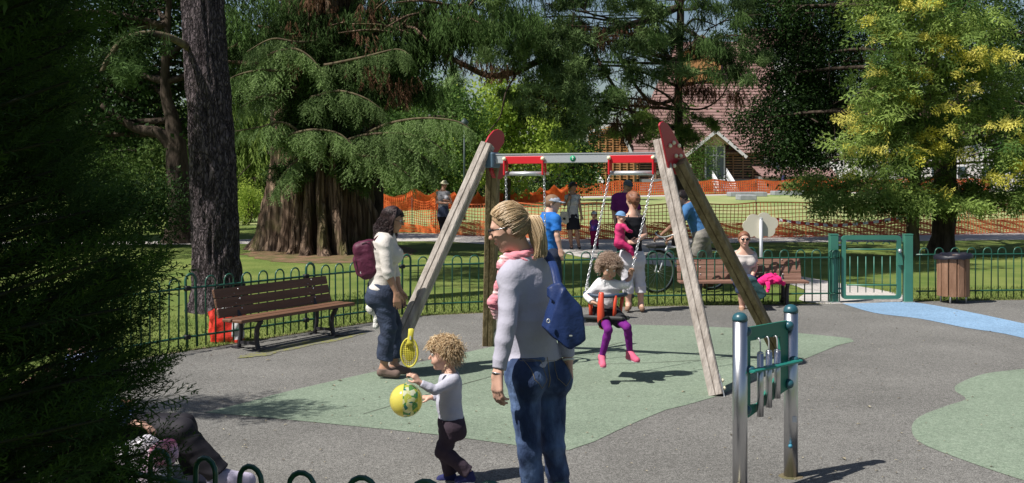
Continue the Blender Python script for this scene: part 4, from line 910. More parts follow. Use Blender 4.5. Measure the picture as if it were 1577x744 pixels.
# --- foreground cypress at the left edge, seen from beside it
fg = empty('cypress', (-2.7, 2.7, 0), 'dark shaded cypress filling the left edge in front of the fence', 'tree'); r = np.random.default_rng(60)
bark('trunk', [(-2.9, 2.5, 0), (-2.9, 2.5, 1.5), (-2.95, 2.5, 3), (-2.9, 2.5, 4.4)], [.16, .13, .1, .05], m_bark_dark, fg, 14, 5)
tipx = lambda y: np.interp(y, [-80, 0, 120, 220, 300, 350, 400, 432, 470, 520, 545, 592, 625, 650, 690, 744, 800], [120, 130, 120, 130, 160, 195, 205, 228, 205, 165, 220, 240, 190, 165, 205, 205, 200])
Pn = []; Dn = []; Sn = []; vn = []; mb = MB()
for lay in range(5):
    y = -90+lay*9
    while y < 840:
        Zt = 2.75+.28*lay+r.normal(0, .08); tx = tipx(y)+r.normal(-14, 22)-16*lay-(22 if y < 400 else 0)
        tip = W(tx, y, Zt); st_ = Vector((-2.6+r.normal(0, .1), 2.6+r.normal(0, .2), max(.1, tip.z-.15-r.random()*.35)))
        pth = smooth_path([st_, st_.lerp(tip, .5)+Vector((0, 0, -.05)), tip], 8); mb.tube(pth, list(np.linspace(.014, .003, len(pth))), 4); bv = r.random()*.5
        for i in range(5, len(pth)):
            d = (pth[i]-pth[i-1]).normalized()
            for q in range(2 if i < 9 else 4):
                dd = d+Vector((r.normal(.1, .25), r.normal(0, .4), r.normal(.42, .35))); Pn.append(pth[i]); Dn.append(dd); Sn.append(r.uniform(.10, .19)*(1 if i < 15 else .9)); vn.append(bv+r.random()*.5)
        y += r.uniform(20, 34)
mb.build('limb', mat('green brown twig', (.012, .014, .007), .9), fg)
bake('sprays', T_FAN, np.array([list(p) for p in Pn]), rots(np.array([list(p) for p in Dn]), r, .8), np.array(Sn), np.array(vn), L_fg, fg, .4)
crown(fg, [((-2.75, 2.4, 3.6), (1.3, 1.3, 1.4), 4200), ((-2.9, 2.6, 1.6), (1.0, 1.0, 1.3), 1500), ((-3.9, 3.9, 2.9), (1.1, 1.0, 1.3), 700), ((-2.0, 3.6, .5), (.45, .5, .5), 350), ((-2.7, 4.2, .7), (.55, .7, .7), 380), ((-4.0, 5.2, 1.2), (.6, .9, 1.0), 400), ((-5.0, 7.2, 4.1), (.8, .35, .25), 300)], T_FANL, L_fg, .3, r, 'any')  # last blob hangs detached and unseen, added to cast a ground shadow

# ================================================================== BOW-TOP FENCE
m_green = mat('dark green powder coat', (.018, .095, .062), .32, (.012, .075, .05), 6, bump=.15, bscale=60, spec=.6)
m_greenp = mat('teal green paint', (.05, .20, .14), .4, (.04, .16, .115), 3, spec=.5)
m_black = mat('black plastic', (.015, .015, .017), .5)
def hoop_mesh(w, top, r):
    mb = MB(); R = w/2; z = top-R; P = [(-R, 0, .03), (-R, 0, z)]+[(R*math.cos(a), 0, z+R*math.sin(a)) for a in np.linspace(PI*.87, PI*.13, 6)]+[(R, 0, z), (R, 0, .03)]
    mb.tube(P, r, 6); return mb.mesh('hoop')
HOOP = hoop_mesh(.125, .755, .0095); HOOPB = hoop_mesh(.125, .79, .0155); HOOP.materials.append(m_green); HOOPB.materials.append(m_green)
HOOPN = hoop_mesh(.105, .757, .0105); HOOPN.materials.append(m_green)
def fence_run(label, P, hoop=HOOP, step=.236, post_every=8, zt=.645, zb=.14, first=3, rr=.0125):
    Q = resample(smooth_path(P, 10), step); root = empty('bow_top_fence', Q[0], label, 'fence', 'green bow top fence runs'); off = -Vector(Q[0])
    rails = []
    for z in (zt, zb):
        mb = MB(); mb.tube([q+Vector((0, 0, z)) for q in Q], rr, 6); mb.build('rail', m_green, root)
    for i in range(len(Q)-1):
        c = (Q[i]+Q[i+1])/2; d = Q[i+1]-Q[i]; big = post_every and (i % post_every == first)
        o = bpy.data.objects.new('hoop', HOOPB if big else hoop); scene.collection.objects.link(o); o.parent = root
        o.location = c+off; o.rotation_euler = (random.gauss(0, .006), random.gauss(0, .008), math.atan2(d.y, d.x))
        if big:
            for z in (zt, zb):
                mb = MB(); p = c-d.normalized()*.0625+Vector((0, 0, z)); mb.beam(p-d.normalized()*.035, p+d.normalized()*.035, .05, .05, bev=.008); mb.build('clamp', m_black, root)
    return root
NP = NEARF[:14]
fence_run('green hooped fence in the foreground below the cypress', [NEARF[2], NEARF[3], NEARF[4]+Vector((.0, 0, 0))]+NEARF[5:13], hoop=HOOPN, step=.235, post_every=0)
LF = [Vector((-4.1, 9.98, 0))]+FW[:13]+[G(1277, 467.5)]
_q = resample(smooth_path(LF, 10), .236); _i = min(range(len(_q)), key=lambda i: abs((_q[i].x/_q[i].y)*FPX+CX-288))
fence_run('green bow top fence curving behind the left bench to the gate post', LF, first=_i % 7, post_every=7)
fence_run('green bow top fence right of the gate behind the litter bin', [G(1411, 463), G(1480, 462.2), G(1577, 461), G(1760, 457)], post_every=0, zt=.66, zb=.135)

# ------------------------------------------------------------------ gate
gz = 15.62; a = W(1297, 465, gz); b = W(1386, 465, gz)
def flatr(poly, n): return poly
gt = empty('gate', ((a.x+b.x)/2, gz, 0), 'green metal gate with rounded frame at the end of the blue strip', 'gate')
def rrect(x0, x1, z0, z1, r, n=5):
    P = []
    for cx, cz, a0 in ((x1-r, z1-r, 0), (x0+r, z1-r, PI/2), (x0+r, z0+r, PI), (x1-r, z0+r, 1.5*PI)):
        P += [(cx+r*math.cos(a0+PI/2*k/n), cz+r*math.sin(a0+PI/2*k/n)) for k in range(n+1)]
    return P
x0, x1 = W(1295.5, 0, gz).x, W(1387.5, 0, gz).x; z1, z0 = W(0, 362.5, gz).z, W(0, 460.5, gz).z
o_ = rrect(x0, x1, z0, z1, .06); i_ = rrect(x0+.062, x1-.062, z0+.05, z1-.062, .02); n = len(o_); mb = MB()
vs = [(p[0], gz-.02, p[1]) for p in o_]+[(p[0], gz-.02, p[1]) for p in i_]+[(p[0], gz+.02, p[1]) for p in o_]+[(p[0], gz+.02, p[1]) for p in i_]
fs = []
for k in range(n):
    j = (k+1) % n; fs += [(k, j, n+j, n+k), (2*n+j, 2*n+k, 3*n+k, 3*n+j), (j, k, 2*n+k, 2*n+j), (n+k, n+j, 3*n+j, 3*n+k)]
mb.add(vs, fs); mb.build('gate_frame', m_greenp, gt)
for py in (384, 439): mb = MB(); mb.tube([W(1304, py, gz), W(1381, py, gz)], .011, 6); mb.build('rail', m_greenp, gt)
for k, px in enumerate((1309, 1321, 1333.5, 1346, 1358.5, 1371)):
    mb = MB(); mb.tube([W(px, 395, gz), W(px, 450.5, gz)], .007, 5); mb.build('picket', m_greenp, gt)
for px in (1316, 1340, 1365):
    mb = MB(); c = W(px, 376, gz); mb.tube([c+Vector((-.05, 0, 0))]+[c+Vector((.05*math.cos(t), 0, .05*math.sin(t)*.7)) for t in np.linspace(PI*.85, PI*.15, 5)]+[c+Vector((.05, 0, 0))], .008, 5); mb.build('hoop', m_green, gt)
mb = MB(); c = W(1384, 386, gz); mb.ball(c-Vector((0, .05, 0)), .03, 10, 8); mb.build('latch_knob', mat('worn steel', (.45, .47, .47), .4, metal=.7), gt)
mb = MB(); mb.prism([(-.03, .0), (.03, 0), (.045, -.17), (-.02, -.17)], c+Vector((0, -.045, -.03)), (1, 0, 0), (0, 0, 1), (0, .03, 0)); mb.build('latch', m_greenp, gt)
for z in (.2, .82): mb = MB(); mb.tube([(x0-.055, gz-.0, z), (x0+.01, gz, z)], .014, 6); mb.build('hinge', mat('galvanised steel', (.55, .56, .57), .45, metal=.6), gt)
for i, (px, py) in enumerate(((1283.5, 466), (1398, 464))):
    c = W(px, py, gz); c.z = 0; p = empty('gate_post', c, 'square green gate post on the hinge side beside the right bench' if i == 0 else 'square green gate post on the latch side beside the litter bin', 'gate post', 'green gate posts')
    mb = MB(); mb.box((c.x, gz, .485), (.12, .10, .95), bev=.006); mb.build('post', m_greenp, p); mb = MB(); mb.box((c.x, gz, .968), (.126, .106, .014), bev=.003); mb.build('cap', m_greenp, p)
    mb = MB(); mb.box((c.x, gz, .012), (.16, .15, .014)); mb.build('base_plate', mat('galvanised steel', (.55, .56, .57)), p)

# ------------------------------------------------------------------ litter bin
bc = G(1468, 466.5); bn = empty('litter_bin', bc, 'wooden slatted litter bin with black liner beside the gate', 'litter bin')
m_binw = mat('oiled brown wood', (.20, .105, .06), .6, (.31, .175, .11), 5, 8, bump=.4, bscale=30, stretch=(3, 3, .5))
for k in range(12):
    a = 2*PI*k/12+.13; R = .205; c = bc+Vector((R*math.cos(a), R*math.sin(a), .385)); M = Matrix.Rotation(a, 3, 'Z')
    o = MB().box(c, (.026, .098, .565), M, bev=.006).build('slat', m_binw, bn)
mb = MB(); mb.lathe([(.17, .12), (.185, .2), (.185, .6), (.19, .66)], bc, 16); mb.build('inner_bin', m_black, bn)
mb = MB(); r = random.Random(3); g = []
for i in range(5):
    g.append([bc+Vector(((.175+.045*min(i, 3)*.6+r.uniform(-.008, .012))*math.cos(t), (.175+.027*min(i, 3)+r.uniform(-.008, .01))*math.sin(t), [.62, .685, .695, .672, .63][i]+r.uniform(-.012, .012)+.012*math.cos(t))) for t in np.linspace(0, 2*PI, 33)])
mb.sheet(g); o = mb.build('bin_liner', mat('black bag film', (.012, .012, .02), .45, spec=.4), bn)
mb = MB(); mb.lathe([(.17, .64), (.02, .60)], bc, 16); mb.build('bin_liner', mat('black bag film', (.02, .02, .028)), bn)
for a in (-.6, .9, 2.5, 4.1): mb = MB(); mb.tube([bc+Vector((.17*math.cos(a), .17*math.sin(a), .14)), bc+Vector((.17*math.cos(a), .17*math.sin(a), .0))], .014, 6); mb.build('leg', mat('galvanised steel', (.55, .56, .57)), bn)

# ------------------------------------------------------------------ benches (built at origin: front toward -y, length along x)
m_slat = mat('brown stained bench boards', (.115, .058, .034), .55, (.165, .085, .052), 4, 8, bump=.35, bscale=18, stretch=(.35, 4, 4), spec=.35)
m_slatr = mat('reddish weathered bench boards', (.20, .10, .07), .6, (.27, .155, .115), 4, 8, bump=.35, bscale=18, stretch=(.35, 4, 4), spec=.3)
m_cast = mat('dark cast iron', (.022, .02, .026), .5, spec=.5); m_bolt = mat('zinc bolt head', (.7, .7, .72), .35, metal=.5)
def make_bench(label, m, loc, rz, L=1.78):
    r_ = empty('bench', (0, 0, 0), label, 'bench', 'low brown benches')
    for i in range(3):
        z = .392+i*.100; y = .145+i*.029; R = Matrix.Rotation(-math.radians(16), 3, 'X')
        s = MB().box((0, y, z), (L, .028, .093), R, bev=.007).build('back_slat', m, r_, True)
        for sx in (-.58, .58):
            for q in (-.022, .022):
                mb = MB(); mb.ball(R @ Vector((0, -.015, 0))+Vector((sx+q*1.4, y, z+q)), (.009, .006, .009), 6, 4); mb.build('bolt', m_bolt, s, True)
    for y, w in ((-.145, .13), (.0, .12)):
        MB().box((0, y, .335), (L+.04, w, .032), bev=.007).build('seat_slat', m, r_, True)
    for sx in (-.6, .6):
        mb = MB(); pr = smooth_path([(sx, -.155, .0), (sx, -.125, .10), (sx, -.13, .22), (sx, -.19, .315)], 4); mb.tube(pr, [.030]*len(pr), 6, flat=.8)
        pr = smooth_path([(sx, .135, .0), (sx, .10, .12), (sx, .10, .3), (sx, .16, .42), (sx, .215, .60)], 4); mb.tube(pr, [.028]*len(pr), 6, flat=.7)
        mb.box((sx, -.02, .307), (.045, .33, .022)); mb.box((sx, -.01, .07), (.03, .24, .03)); mb.box((sx, -.155, .008), (.09, .10, .016)); mb.box((sx, .14, .008), (.09, .10, .016)); mb.build('leg', m_cast, r_, True)
    r_.location = loc; r_.rotation_euler = (0, 0, rz); return r_
bang = math.atan2(.86, .51)
bfm = Vector((-2.31, 11.94, 0)); bd = Vector((.51, .86, 0)); bk = Vector((-.86, .51, 0))
make_bench('brown slatted bench seen obliquely in front of the pine trunk', m_slat, bfm+bk*.16, bang)
make_bench('brown slatted bench by the gate with a seated woman on it', m_slatr, (3.19, 15.2+.15, 0), 0., 1.74)
make_bench('brown bench at the left edge mostly hidden by cypress sprays', m_slat, (-2.62, 6.5, 0), PI/2+.1, 1.5)

# ------------------------------------------------------------------ red and white carrier bag behind the left bench
cb = G(350, 526); m_red = mat('red printed bag', (.62, .035, .025), .35, (.72, .06, .04), 6, bump=.6, bscale=14); m_wh = mat('white bag film', (.72, .72, .74), .4, (.6, .6, .63), 8, bump=.5, bscale=14)
sp = empty('carrier_bag', cb, 'red and white carrier bag standing behind the left bench', 'bag'); r = random.Random(5)
def bagwall(z0, z1, w0, d0, w1, d1, nz=10, nt=48, amp=.012, seed=1):
    g = []; rr = random.Random(seed); ph = [rr.uniform(0, 6) for _ in range(6)]
    for i in range(nz+1):
        t = i/nz; w = w0+(w1-w0)*t; d = d0+(d1-d0)*t; row = []
        for k in range(nt+1):
            a = 2*PI*k/nt; c, s = math.cos(a), math.sin(a); e = .45
            x = abs(c)**e*math.copysign(w/2, c); y = abs(s)**e*math.copysign(d/2, s); q = amp*(math.sin(a*5+t*7+ph[0])+.6*math.sin(a*9-t*11+ph[1])+.5*math.sin(t*13+a*3+ph[2]))
            row.append(Vector((x+q*c, y+q*s, z0+(z1-z0)*t+(amp*1.3*math.sin(a*3+ph[3]) if i == nz else 0))))
        g.append(row)
    return g
mb = MB(); g = bagwall(.0, .335, .34, .17, .38, .20)
me_g = [[cb+p for p in row] for row in g]
mb.sheet(me_g); nf = len(mb.f)
for idx, f in enumerate(mb.f):
    c = sum((Vector(mb.v[i]) for i in f), Vector())/4-cb; mb.mi[idx] = 1 if (c.x > .05+.3*max(0, .12-c.z)*2 and c.z > .035 and c.z < .27) else 0
me = mb.mesh('bag_body'); me.materials.append(m_red); me.materials.append(m_wh); link('bag_body', me, None, sp)
MB().box(cb+Vector((0, 0, .01)), (.33, .16, .01)).build('bottom', m_red, sp)
for s in (-1, 1): mb = MB(); mb.tube(smooth_path([cb+Vector((-.08, s*.09, .33)), cb+Vector((-.06, s*.10, .385)), cb+Vector((.06, s*.13, .36)), cb+Vector((.08, s*.09, .33))], 4), .007, 6); mb.build('handle', m_wh, sp)
mb = MB(); mb.ball(cb+Vector((.02, 0, .30)), (.15, .07, .05), 12, 8); mb.build('contents', m_wh, sp)

# ------------------------------------------------------------------ cloud shaped board on a pole
cz_ = 16.4; cc = W(1172, 348, cz_); cl = empty('cloud_sign', (cc.x, cz_, 0), 'cream cloud shaped board on a grey pole behind the seated woman', 'sign')
pts = []; lob = [(-.10, .075, .105), (.06, .085, .11), (.17, .03, .095), (.12, -.075, .095), (-.02, -.085, .10), (-.15, -.06, .10), (-.18, .01, .085)]
for a in np.linspace(0, 2*PI, 120, endpoint=False):
    q = .1
    for lx, ly, lr_ in lob:
        pr_ = lx*math.cos(a)+ly*math.sin(a); dd_ = lx*lx+ly*ly-pr_*pr_
        if dd_ < lr_*lr_: q = max(q, pr_+math.sqrt(lr_*lr_-dd_))
    pts.append((q*math.cos(a), q*math.sin(a)))
mb = MB(); mb.prism(pts, cc+Vector((0, .03, 0)), (1, 0, .05), (-.05, 0, 1), (0, .025, 0)); mb.build('board', mat('cream painted panel', (.62, .58, .46), .6, (.55, .52, .42), 3), cl)
mb = MB(); mb.tube([(cc.x, cz_, 0), (cc.x, cz_, cc.z+.1)], .027, 10); mb.build('pole', mat('galvanised steel', (.55, .56, .57)), cl)
mb = MB(); mb.ball((cc.x, cz_, cc.z+.1), .028, 10, 6); mb.build('pole_cap', mat('grey cap', (.3, .32, .33)), cl)

# ================================================================== SWING
m_wood_w = mat('weathered grey pine', (.27, .235, .205), .8, (.43, .385, .345), 7, 8, bump=.6, bscale=22, stretch=(2.5, 2.5, .35), spec=.2)
m_wood_o = mat('olive brown pine', (.13, .095, .045), .7, (.26, .20, .11), 7, 8, bump=.6, bscale=22, stretch=(2.5, 2.5, .35), spec=.3)
m_redp = mat('red plastic panel', (.42, .022, .035), .35, (.36, .02, .035), 3, spec=.5)
m_redb = mat('bright red plastic', (.60, .02, .03), .35, spec=.5)
m_alu = mat('brushed aluminium', (.62, .64, .68), .42, metal=.65); m_cream = mat('cream bolt cap', (.78, .72, .50), .4); m_steel = mat('galvanised steel', (.55, .56, .57))
m_blueg = mat('blue grey steel bracket', (.10, .16, .22), .4, metal=.3); m_ss = mat('polished stainless steel', (.60, .60, .62), .30, (.52, .53, .56), 30, metal=1., stretch=(30, 30, .4), bump=.06)
FA, FB, FC, FD = Vector((-1.16, 10.15, 0)), Vector((-.245, 11.73, 0)), Vector((1.69, 9.12, 0)), G(1207, 556)
TL, TR = Vector((-.17, 10.74, 1.975)), Vector((1.50, 10.2, 1.985)); bdir = (TR-TL).normalized()
sw = empty('swing_frame', ((TL+TR)/2).to_2d().to_3d(), 'wooden A frame swing with red end panels and aluminium crossbar', 'swing frame')
legd = Vector((.5, .86, 0)).normalized()
def swpost(foot, top, m, w=.118, extra=.16):
    d = (top-foot).normalized(); t2 = top+d*extra; mb = MB(); x, y, z = frame(d, bdir); R = Matrix((x, y, z)).transposed(); L = (t2-foot).length; c = (t2+foot)/2; h = w/2; g = .006
    pr = [(-h+.01, -h), (-g*1.2, -h), (0, -h+.012), (g*1.2, -h), (h-.01, -h), (h, -h+.01), (h, -g*1.2), (h-.012, 0), (h, g*1.2), (h, h-.01), (h-.01, h), (g*1.2, h), (0, h-.012), (-g*1.2, h), (-h+.01, h), (-h, h-.01), (-h, g*1.2), (-h+.012, 0), (-h, -g*1.2), (-h, -h+.01)]
    mb.prism(pr, foot, x, y, d*L); mb.build('post', m, sw); return x, y, d
tl2 = legd*.07
xa, ya, da = swpost(FA, TL-tl2*.9+Vector((0, 0, -.0))-bdir*.10, m_wood_w)
xb, yb, db = swpost(FB, TL+tl2*.7-bdir*.04, m_wood_o, extra=.02)
xc, yc, dc = swpost(FC, W(1021.5, 240, 10.02), m_wood_w, extra=.15)
# crossbar with raised flange
mb = MB(); x, y, z = frame(bdir); mb.beam(TL-bdir*.02+Vector((0, 0, .0)), TR+bdir*.02, .05, .085, bev=.006); mb.build('crossbar', m_alu, sw)
mb = MB(); mb.beam(TL+Vector((0, 0, .046)), TR+Vector((0, 0, .046)), .062, .010); mb.build('crossbar_flange', m_alu, sw)
# maker's disc: a plain green disc with a white tree-like mark
nrm = Vector((-bdir.y, bdir.x, 0)); nrm = -nrm if nrm.y > 0 else nrm
dc_ = TL.lerp(TR, .452)+nrm*.026; mb = MB(); mb.lathe([(.028, 0), (.028, .003)], dc_, 20, nrm); mb.build('disc', mat('green disc', (.02, .30, .15), .4), sw)
mb = MB(); q = dc_+nrm*.0045
for dx, dz0_, dz1_, w_ in ((0, -.014, .012, .004), (-.008, .004, .012, .004), (.008, .004, .012, .004)): mb.beam(q+bdir*dx+Vector((0, 0, dz0_)), q+bdir*dx*.6+Vector((0, 0, dz1_)), .004, .0015, nrm)
mb.build('emblem', mat('white print', (.8, .8, .8)), sw)
# end panels: lens shaped boards
NL = (FB-FA).cross(TL-(FA+FB)/2).normalized(); NR = (FD-FC).cross(TR-(FC+FD)/2).normalized()
NL = NL if NL.x > 0 else -NL; NR = NR if NR.x > 0 else -NR
def panel(o, ax, L, w0, off, m, boltpos=(), sgn=1, n=None):
    """o centre, ax long axis in the A plane"""
    n = NL if o.x < .6 else NR; ax = (ax-n*ax.dot(n)).normalized(); sd = n.cross(ax).normalized(); P = []
    for t in np.linspace(0, 1, 10): a = PI*t; P.append((L/2-w0*.62+w0*.9*math.sin(a), w0*.5*math.cos(a)))
    for t in np.linspace(0, 1, 6): a = PI+PI*t; P.append((-L/2+w0*.45+w0*.45*math.sin(a)*1.0, w0*.5*.92*math.cos(a)))
    P = [(p[0], p[1]) for p in P]; mb = MB(); mb.prism(P, o+n*(off-.009), ax, sd, n*.018); mb.build('end_panel', m, sw)
    for (u, v) in boltpos:
        c = o+n*(off+sgn*.010)+ax*u+sd*v; mb = MB(); mb.lathe([(.017, 0), (.017, .012), (.011, .022), (.004, .025)], c, 12, n*sgn); mb.build('bolt_cap', m_cream, sw)
PN = Vector((math.cos(math.radians(38)), -math.sin(math.radians(38)), 0))
def onplane(px, py, o):
    r = Vector(((px-CX)/FPX, 1, -(py-HZ)/FPX)); e = Vector((0, 0, HCAM)); return e+r*((o-e).dot(PN)/r.dot(PN))
xd, yd, dd = swpost(FD, onplane(1041, 250, TR+PN*.115)+PN*.035+Vector((0, .02, 0)), m_wood_o, extra=.0)
def end_panel(o, out, bolts=()):
    mb = MB(); P = [onplane(x, y, o) for x, y in out]; n = len(P); mb.add(P+[p-PN*.02 for p in P], [list(range(n)), [2*n-1-i for i in range(n)]]+[[i, n+i, n+(i+1) % n, (i+1) % n] for i in range(n)]); ob = mb.build('end_panel', m_redp, sw)
    md = ob.modifiers.new('soft', 'BEVEL'); md.width = .004; md.segments = 2; md.limit_method = 'ANGLE'
    for b_ in bolts: mb = MB(); mb.lathe([(.019, 0), (.019, .012), (.013, .022), (.004, .025)], onplane(*b_, o), 12, PN); mb.build('bolt_cap', m_cream, sw)
end_panel(TR+PN*.115, [(1016, 193), (1018, 188.5), (1022, 187), (1028, 190), (1035, 200), (1043, 215), (1052, 232), (1060, 248), (1066, 260), (1067, 266), (1063, 270), (1050, 270), (1038, 268), (1033, 264), (1030, 258), (1026, 240), (1021, 215)], [(1031, 224.5), (1036.5, 220), (1044.5, 224.5), (1040, 240), (1047, 240), (1037.4, 255.5), (1061, 255.5)])
end_panel(TL-PN*.16, [(728, 264), (730, 256), (745, 226), (754, 209), (761, 201), (768, 199), (774, 202), (777, 208), (777, 219), (765, 238), (750, 258), (740, 270), (731, 271)])
end_panel(TL-PN*.03, [(756, 252), (779, 252), (779, 270), (772, 276), (760, 274), (756, 264)])
for (tp, sg) in ((TL, -1), (TR, 1)):       # steel brackets joining posts and bar
    mb = MB(); mb.box(tp+bdir*sg*.02+Vector((0, 0, -.01)), (.09, .14, .15), Matrix((bdir, legd, Vector((0, 0, 1)))).transposed(), bev=.01); mb.build('bracket', m_blueg, sw)
for u in (.05, -.06): mb = MB(); mb.lathe([(.017, 0), (.017, .012), (.006, .024)], TL-tl2-bdir*.05+da*u*2+Vector((0, 0, -.03)), 10, bdir-legd); mb.build('bolt_cap', m_cream, sw)
for ft, xx, dvec in ((FA, xa, da), (FC, xc, dc), (FB, xb, db), (FD, xd, dd)):    # steel foot plates
    c = ft+bdir*.052+dvec*.08+bdir*.012; mb = MB(); mb.box(c, (.008, .07, .22), Matrix((bdir, dvec.cross(bdir).normalized(), dvec)).transposed()); mb.build('foot_plate', m_steel, sw)
    for u in (-.01, .055): mb = MB(); mb.lathe([(.016, 0), (.016, .014), (.008, .024)], c+dvec*u+bdir*.004, 10, bdir); mb.build('bolt_cap', m_cream, sw)
# hangers: red cover, two red arms, steel tube
HANG = []
for (pa, pb) in (((779, 245), (838, 244)), ((939.5, 243), (1007, 241))):
    def onbar(px):
        best = min(np.linspace(0, 1, 400), key=lambda t: abs((lambda p: p.x/p.y*FPX+CX)(TL.lerp(TR, t))-px)); return TL.lerp(TR, best)
    A_, B_ = onbar(pa[0]), onbar(pb[0])
    mb = MB(); mb.beam(A_+nrm*.0+Vector((0, 0, -.012)), B_+Vector((0, 0, -.012)), .072, .072, bev=.004); mb.build('red_sleeve', m_redb, sw)
    tube = []
    for p in (A_, B_):
        q = p+nrm*.045; mb = MB(); mb.lathe([(.020, 0), (.020, .014), (.013, .024), (.004, .027)], p+nrm*.037+Vector((0, 0, .0)), 12, nrm); mb.build('bolt_cap', m_cream, sw)
        e = q+Vector((0, 0, -.145)); mb = MB(); mb.beam(q+Vector((0, 0, .012)), e-Vector((0, 0, .012)), .028, .018, bdir, bev=.004); mb.build('arm', m_redb, sw)
        q2 = p-nrm*.045; mb = MB(); mb.beam(q2+Vector((0, 0, .012)), q2+Vector((0, 0, -.157)), .028, .018, bdir, bev=.004); mb.build('arm', m_redb, sw); tube.append(p+Vector((0, 0, -.142)))
    mb = MB(); mb.tube([tube[0], tube[1]], .021, 12); mb.build('hanger_tube', m_alu, sw); HANG.append(tube)
    mb = MB(); mb.ball(tube[1]+bdir*.035, .018, 8, 6); mb.build('end_cap', m_cream, sw)

def chain(mb, a, b, link_=.036, wire=.0033):
    a = Vector(a); b = Vector(b); d = b-a; n = max(2, int(d.length/(link_*.78))); d.normalize(); x, y, _ = frame(d); st = (b-a).length/n
    for i in range(n):
        c = a+d*st*(i+.5); u = (x if i % 2 else y); u = (u*math.cos(.5)+d.cross(u)*math.sin(.5)); h = link_/2; w = .0095
        P = [c+d*(h-w)*s_*1.+d*w*math.sin(t)*1.+u*w*math.cos(t) for s_, ts in ((1, np.linspace(0, PI, 4)), (-1, np.linspace(PI, 2*PI, 4))) for t in ts]
        mb.tube(P, wire, 4, closed=True)
m_chain = mat('shiny chain steel', (.72, .72, .74), .3, metal=.7)
m_blk = mat('black rubber seat', (.02, .02, .022), .6, (.035, .035, .037), 12); m_ring = mat('navy rubber ring', (.03, .05, .085), .5); m_ored = mat('orange red plastic', (.62, .07, .03), .35, spec=.5)
def cradle(label, seat, fwd, top, chains):
    """seat = centre of seat plate, fwd = horizontal facing, top = two chain attachment points"""
    r_ = empty('cradle_swing', (seat.x, seat.y, 0), label, 'swing seat', 'cradle swings'); s = Vector((-fwd.y, fwd.x, 0)); u = Vector((0, 0, 1)); tilt = Matrix.Rotation(-.10, 3, s); f = tilt @ fwd; u = tilt @ u; R = Matrix((s, f, u)).transposed()
    MB().box(seat, (.40, .29, .035), R, bev=.012).build('seat', m_blk, r_)
    MB().box(seat-u*.03, (.30, .22, .03), R, bev=.01).build('seat_underside', m_blk, r_)
    ring = [seat+u*.20+s*(.185*math.cos(a)*(1))+f*(.15*math.sin(a))+u*(.012*math.cos(2*a)) for a in np.linspace(0, 2*PI, 28, endpoint=False)]
    mb = MB(); mb.tube(ring, .017, 8, closed=True); mb.build('ring', m_ring, r_)
    for (a, b_) in ((.9, .8), (PI-.9, PI-.8), (PI+.75, PI+.7), (-.75, -.7)):
        p = seat+u*.20+s*.185*math.cos(a)+f*.15*math.sin(a); q = seat+s*.15*math.cos(b_)+f*.12*math.sin(b_)-u*.01; mb = MB(); mb.tube([p, p.lerp(q, .5), q], [.019, .015, .019], 8); mb.build('strut', m_ored, r_)
    P = smooth_path([seat+f*.155+u*.22, seat+f*.175+u*.12, seat+f*.16+u*.0, seat+f*.10-u*.07, seat+f*.02-u*.085, seat-f*.08-u*.045], 5); mb = MB(); mb.tube(P, [.022+.012*math.sin(PI*i/(len(P)-1)) for i in range(len(P))], 10, flat=.7); mb.build('crotch_bar', m_ored, r_)
    for k, (sg, tp) in enumerate(zip((1, -1) if (top[0]-seat).dot(s) > 0 else (-1, 1), top)):
        e = seat+u*.205+s*sg*.188; mb = MB(); m1 = chains[k]
        if m1 is not None: chain(mb, tp, m1); chain(mb, m1, e+(m1-e).normalized()*.13)
        else: chain(mb, tp, e+(tp-e).normalized()*.13); m1 = tp
        q = e+((m1-e).normalized())*.13
        for w_ in (1, -1): chain(mb, q, seat+u*.2+s*sg*.17+f*w_*.06, .03)
        o = mb.build('chain', m_chain, r_); o['kind'] = 'stuff'
    return r_, s, f, u
fw_girl = Vector((-.30, -.95, 0)).normalized()
SEAT = W(931.5, 489, 9.8)
GIRL_HAND = W(972.5, 420, 9.9)
cradle('orange and black cradle swing with a girl seated in it', SEAT, fw_girl, HANG[1], [None, GIRL_HAND])
h0 = (HANG[0][0]+HANG[0][1])/2; s2 = Vector((h0.x+.02, h0.y-.05, .46))
cradle('empty cradle swing hanging behind the woman with the blue bag', s2, Vector((-.31, -.95, 0)).normalized(), HANG[0], [None, None])

# ================================================================== CHIME PANEL
P1 = Vector((1.303, 6.31, 0)); P2 = Vector((1.690, 6.69, 0)); dv = (P2-P1).normalized(); nv = Vector((dv.y, -dv.x, 0))
ch = empty('chime_panel', (P1+P2)/2, 'play panel with three hanging steel chimes between stainless posts', 'play panel')
m_cap = mat('dark blue green cap', (.02, .085, .11), .35, spec=.6); m_pan = mat('green hdpe panel', (.015, .145, .105), .4, (.02, .17, .12), 4, spec=.5); m_rail = mat('teal rail', (.02, .20, .16), .35)
for i, p in enumerate((P1, P2)):
    mb = MB(); mb.tube([p, p+Vector((0, 0, 1.0))], .0425, 24); ps = mb.build('post', m_ss, ch)
    mb = MB(); mb.lathe([(.0445, 1.0), (.0445, 1.012), (.040, 1.028), (.030, 1.040), (.015, 1.047), (.002, 1.049)], p, 24); mb.build('cap', m_cap, ps)
    q = p+Vector((-.014, -.0405, .072+.0)) if i == 0 else p+Vector((-.013, -.0405, .20)); mb = MB(); mb.lathe([(.013, 0), (.013, .006), (.008, .014), (.002, .016)], q, 12, (-.2, -1, 0)); mb.build('bolt_cap', m_cream if i == 0 else mat('blue bolt cap', (.05, .22, .32), .35), ps)
MB().box(P2+Vector((.012, -.0425, .36)), (.028, .003, .034)).build('sticker', mat('pale sticker', (.6, .6, .62), .5), ch)
mb = MB(); mb.lathe([(.085, .0), (.07, .009), (.05, .011)], P2, 14); mb.build('footing', m_soil, ch)
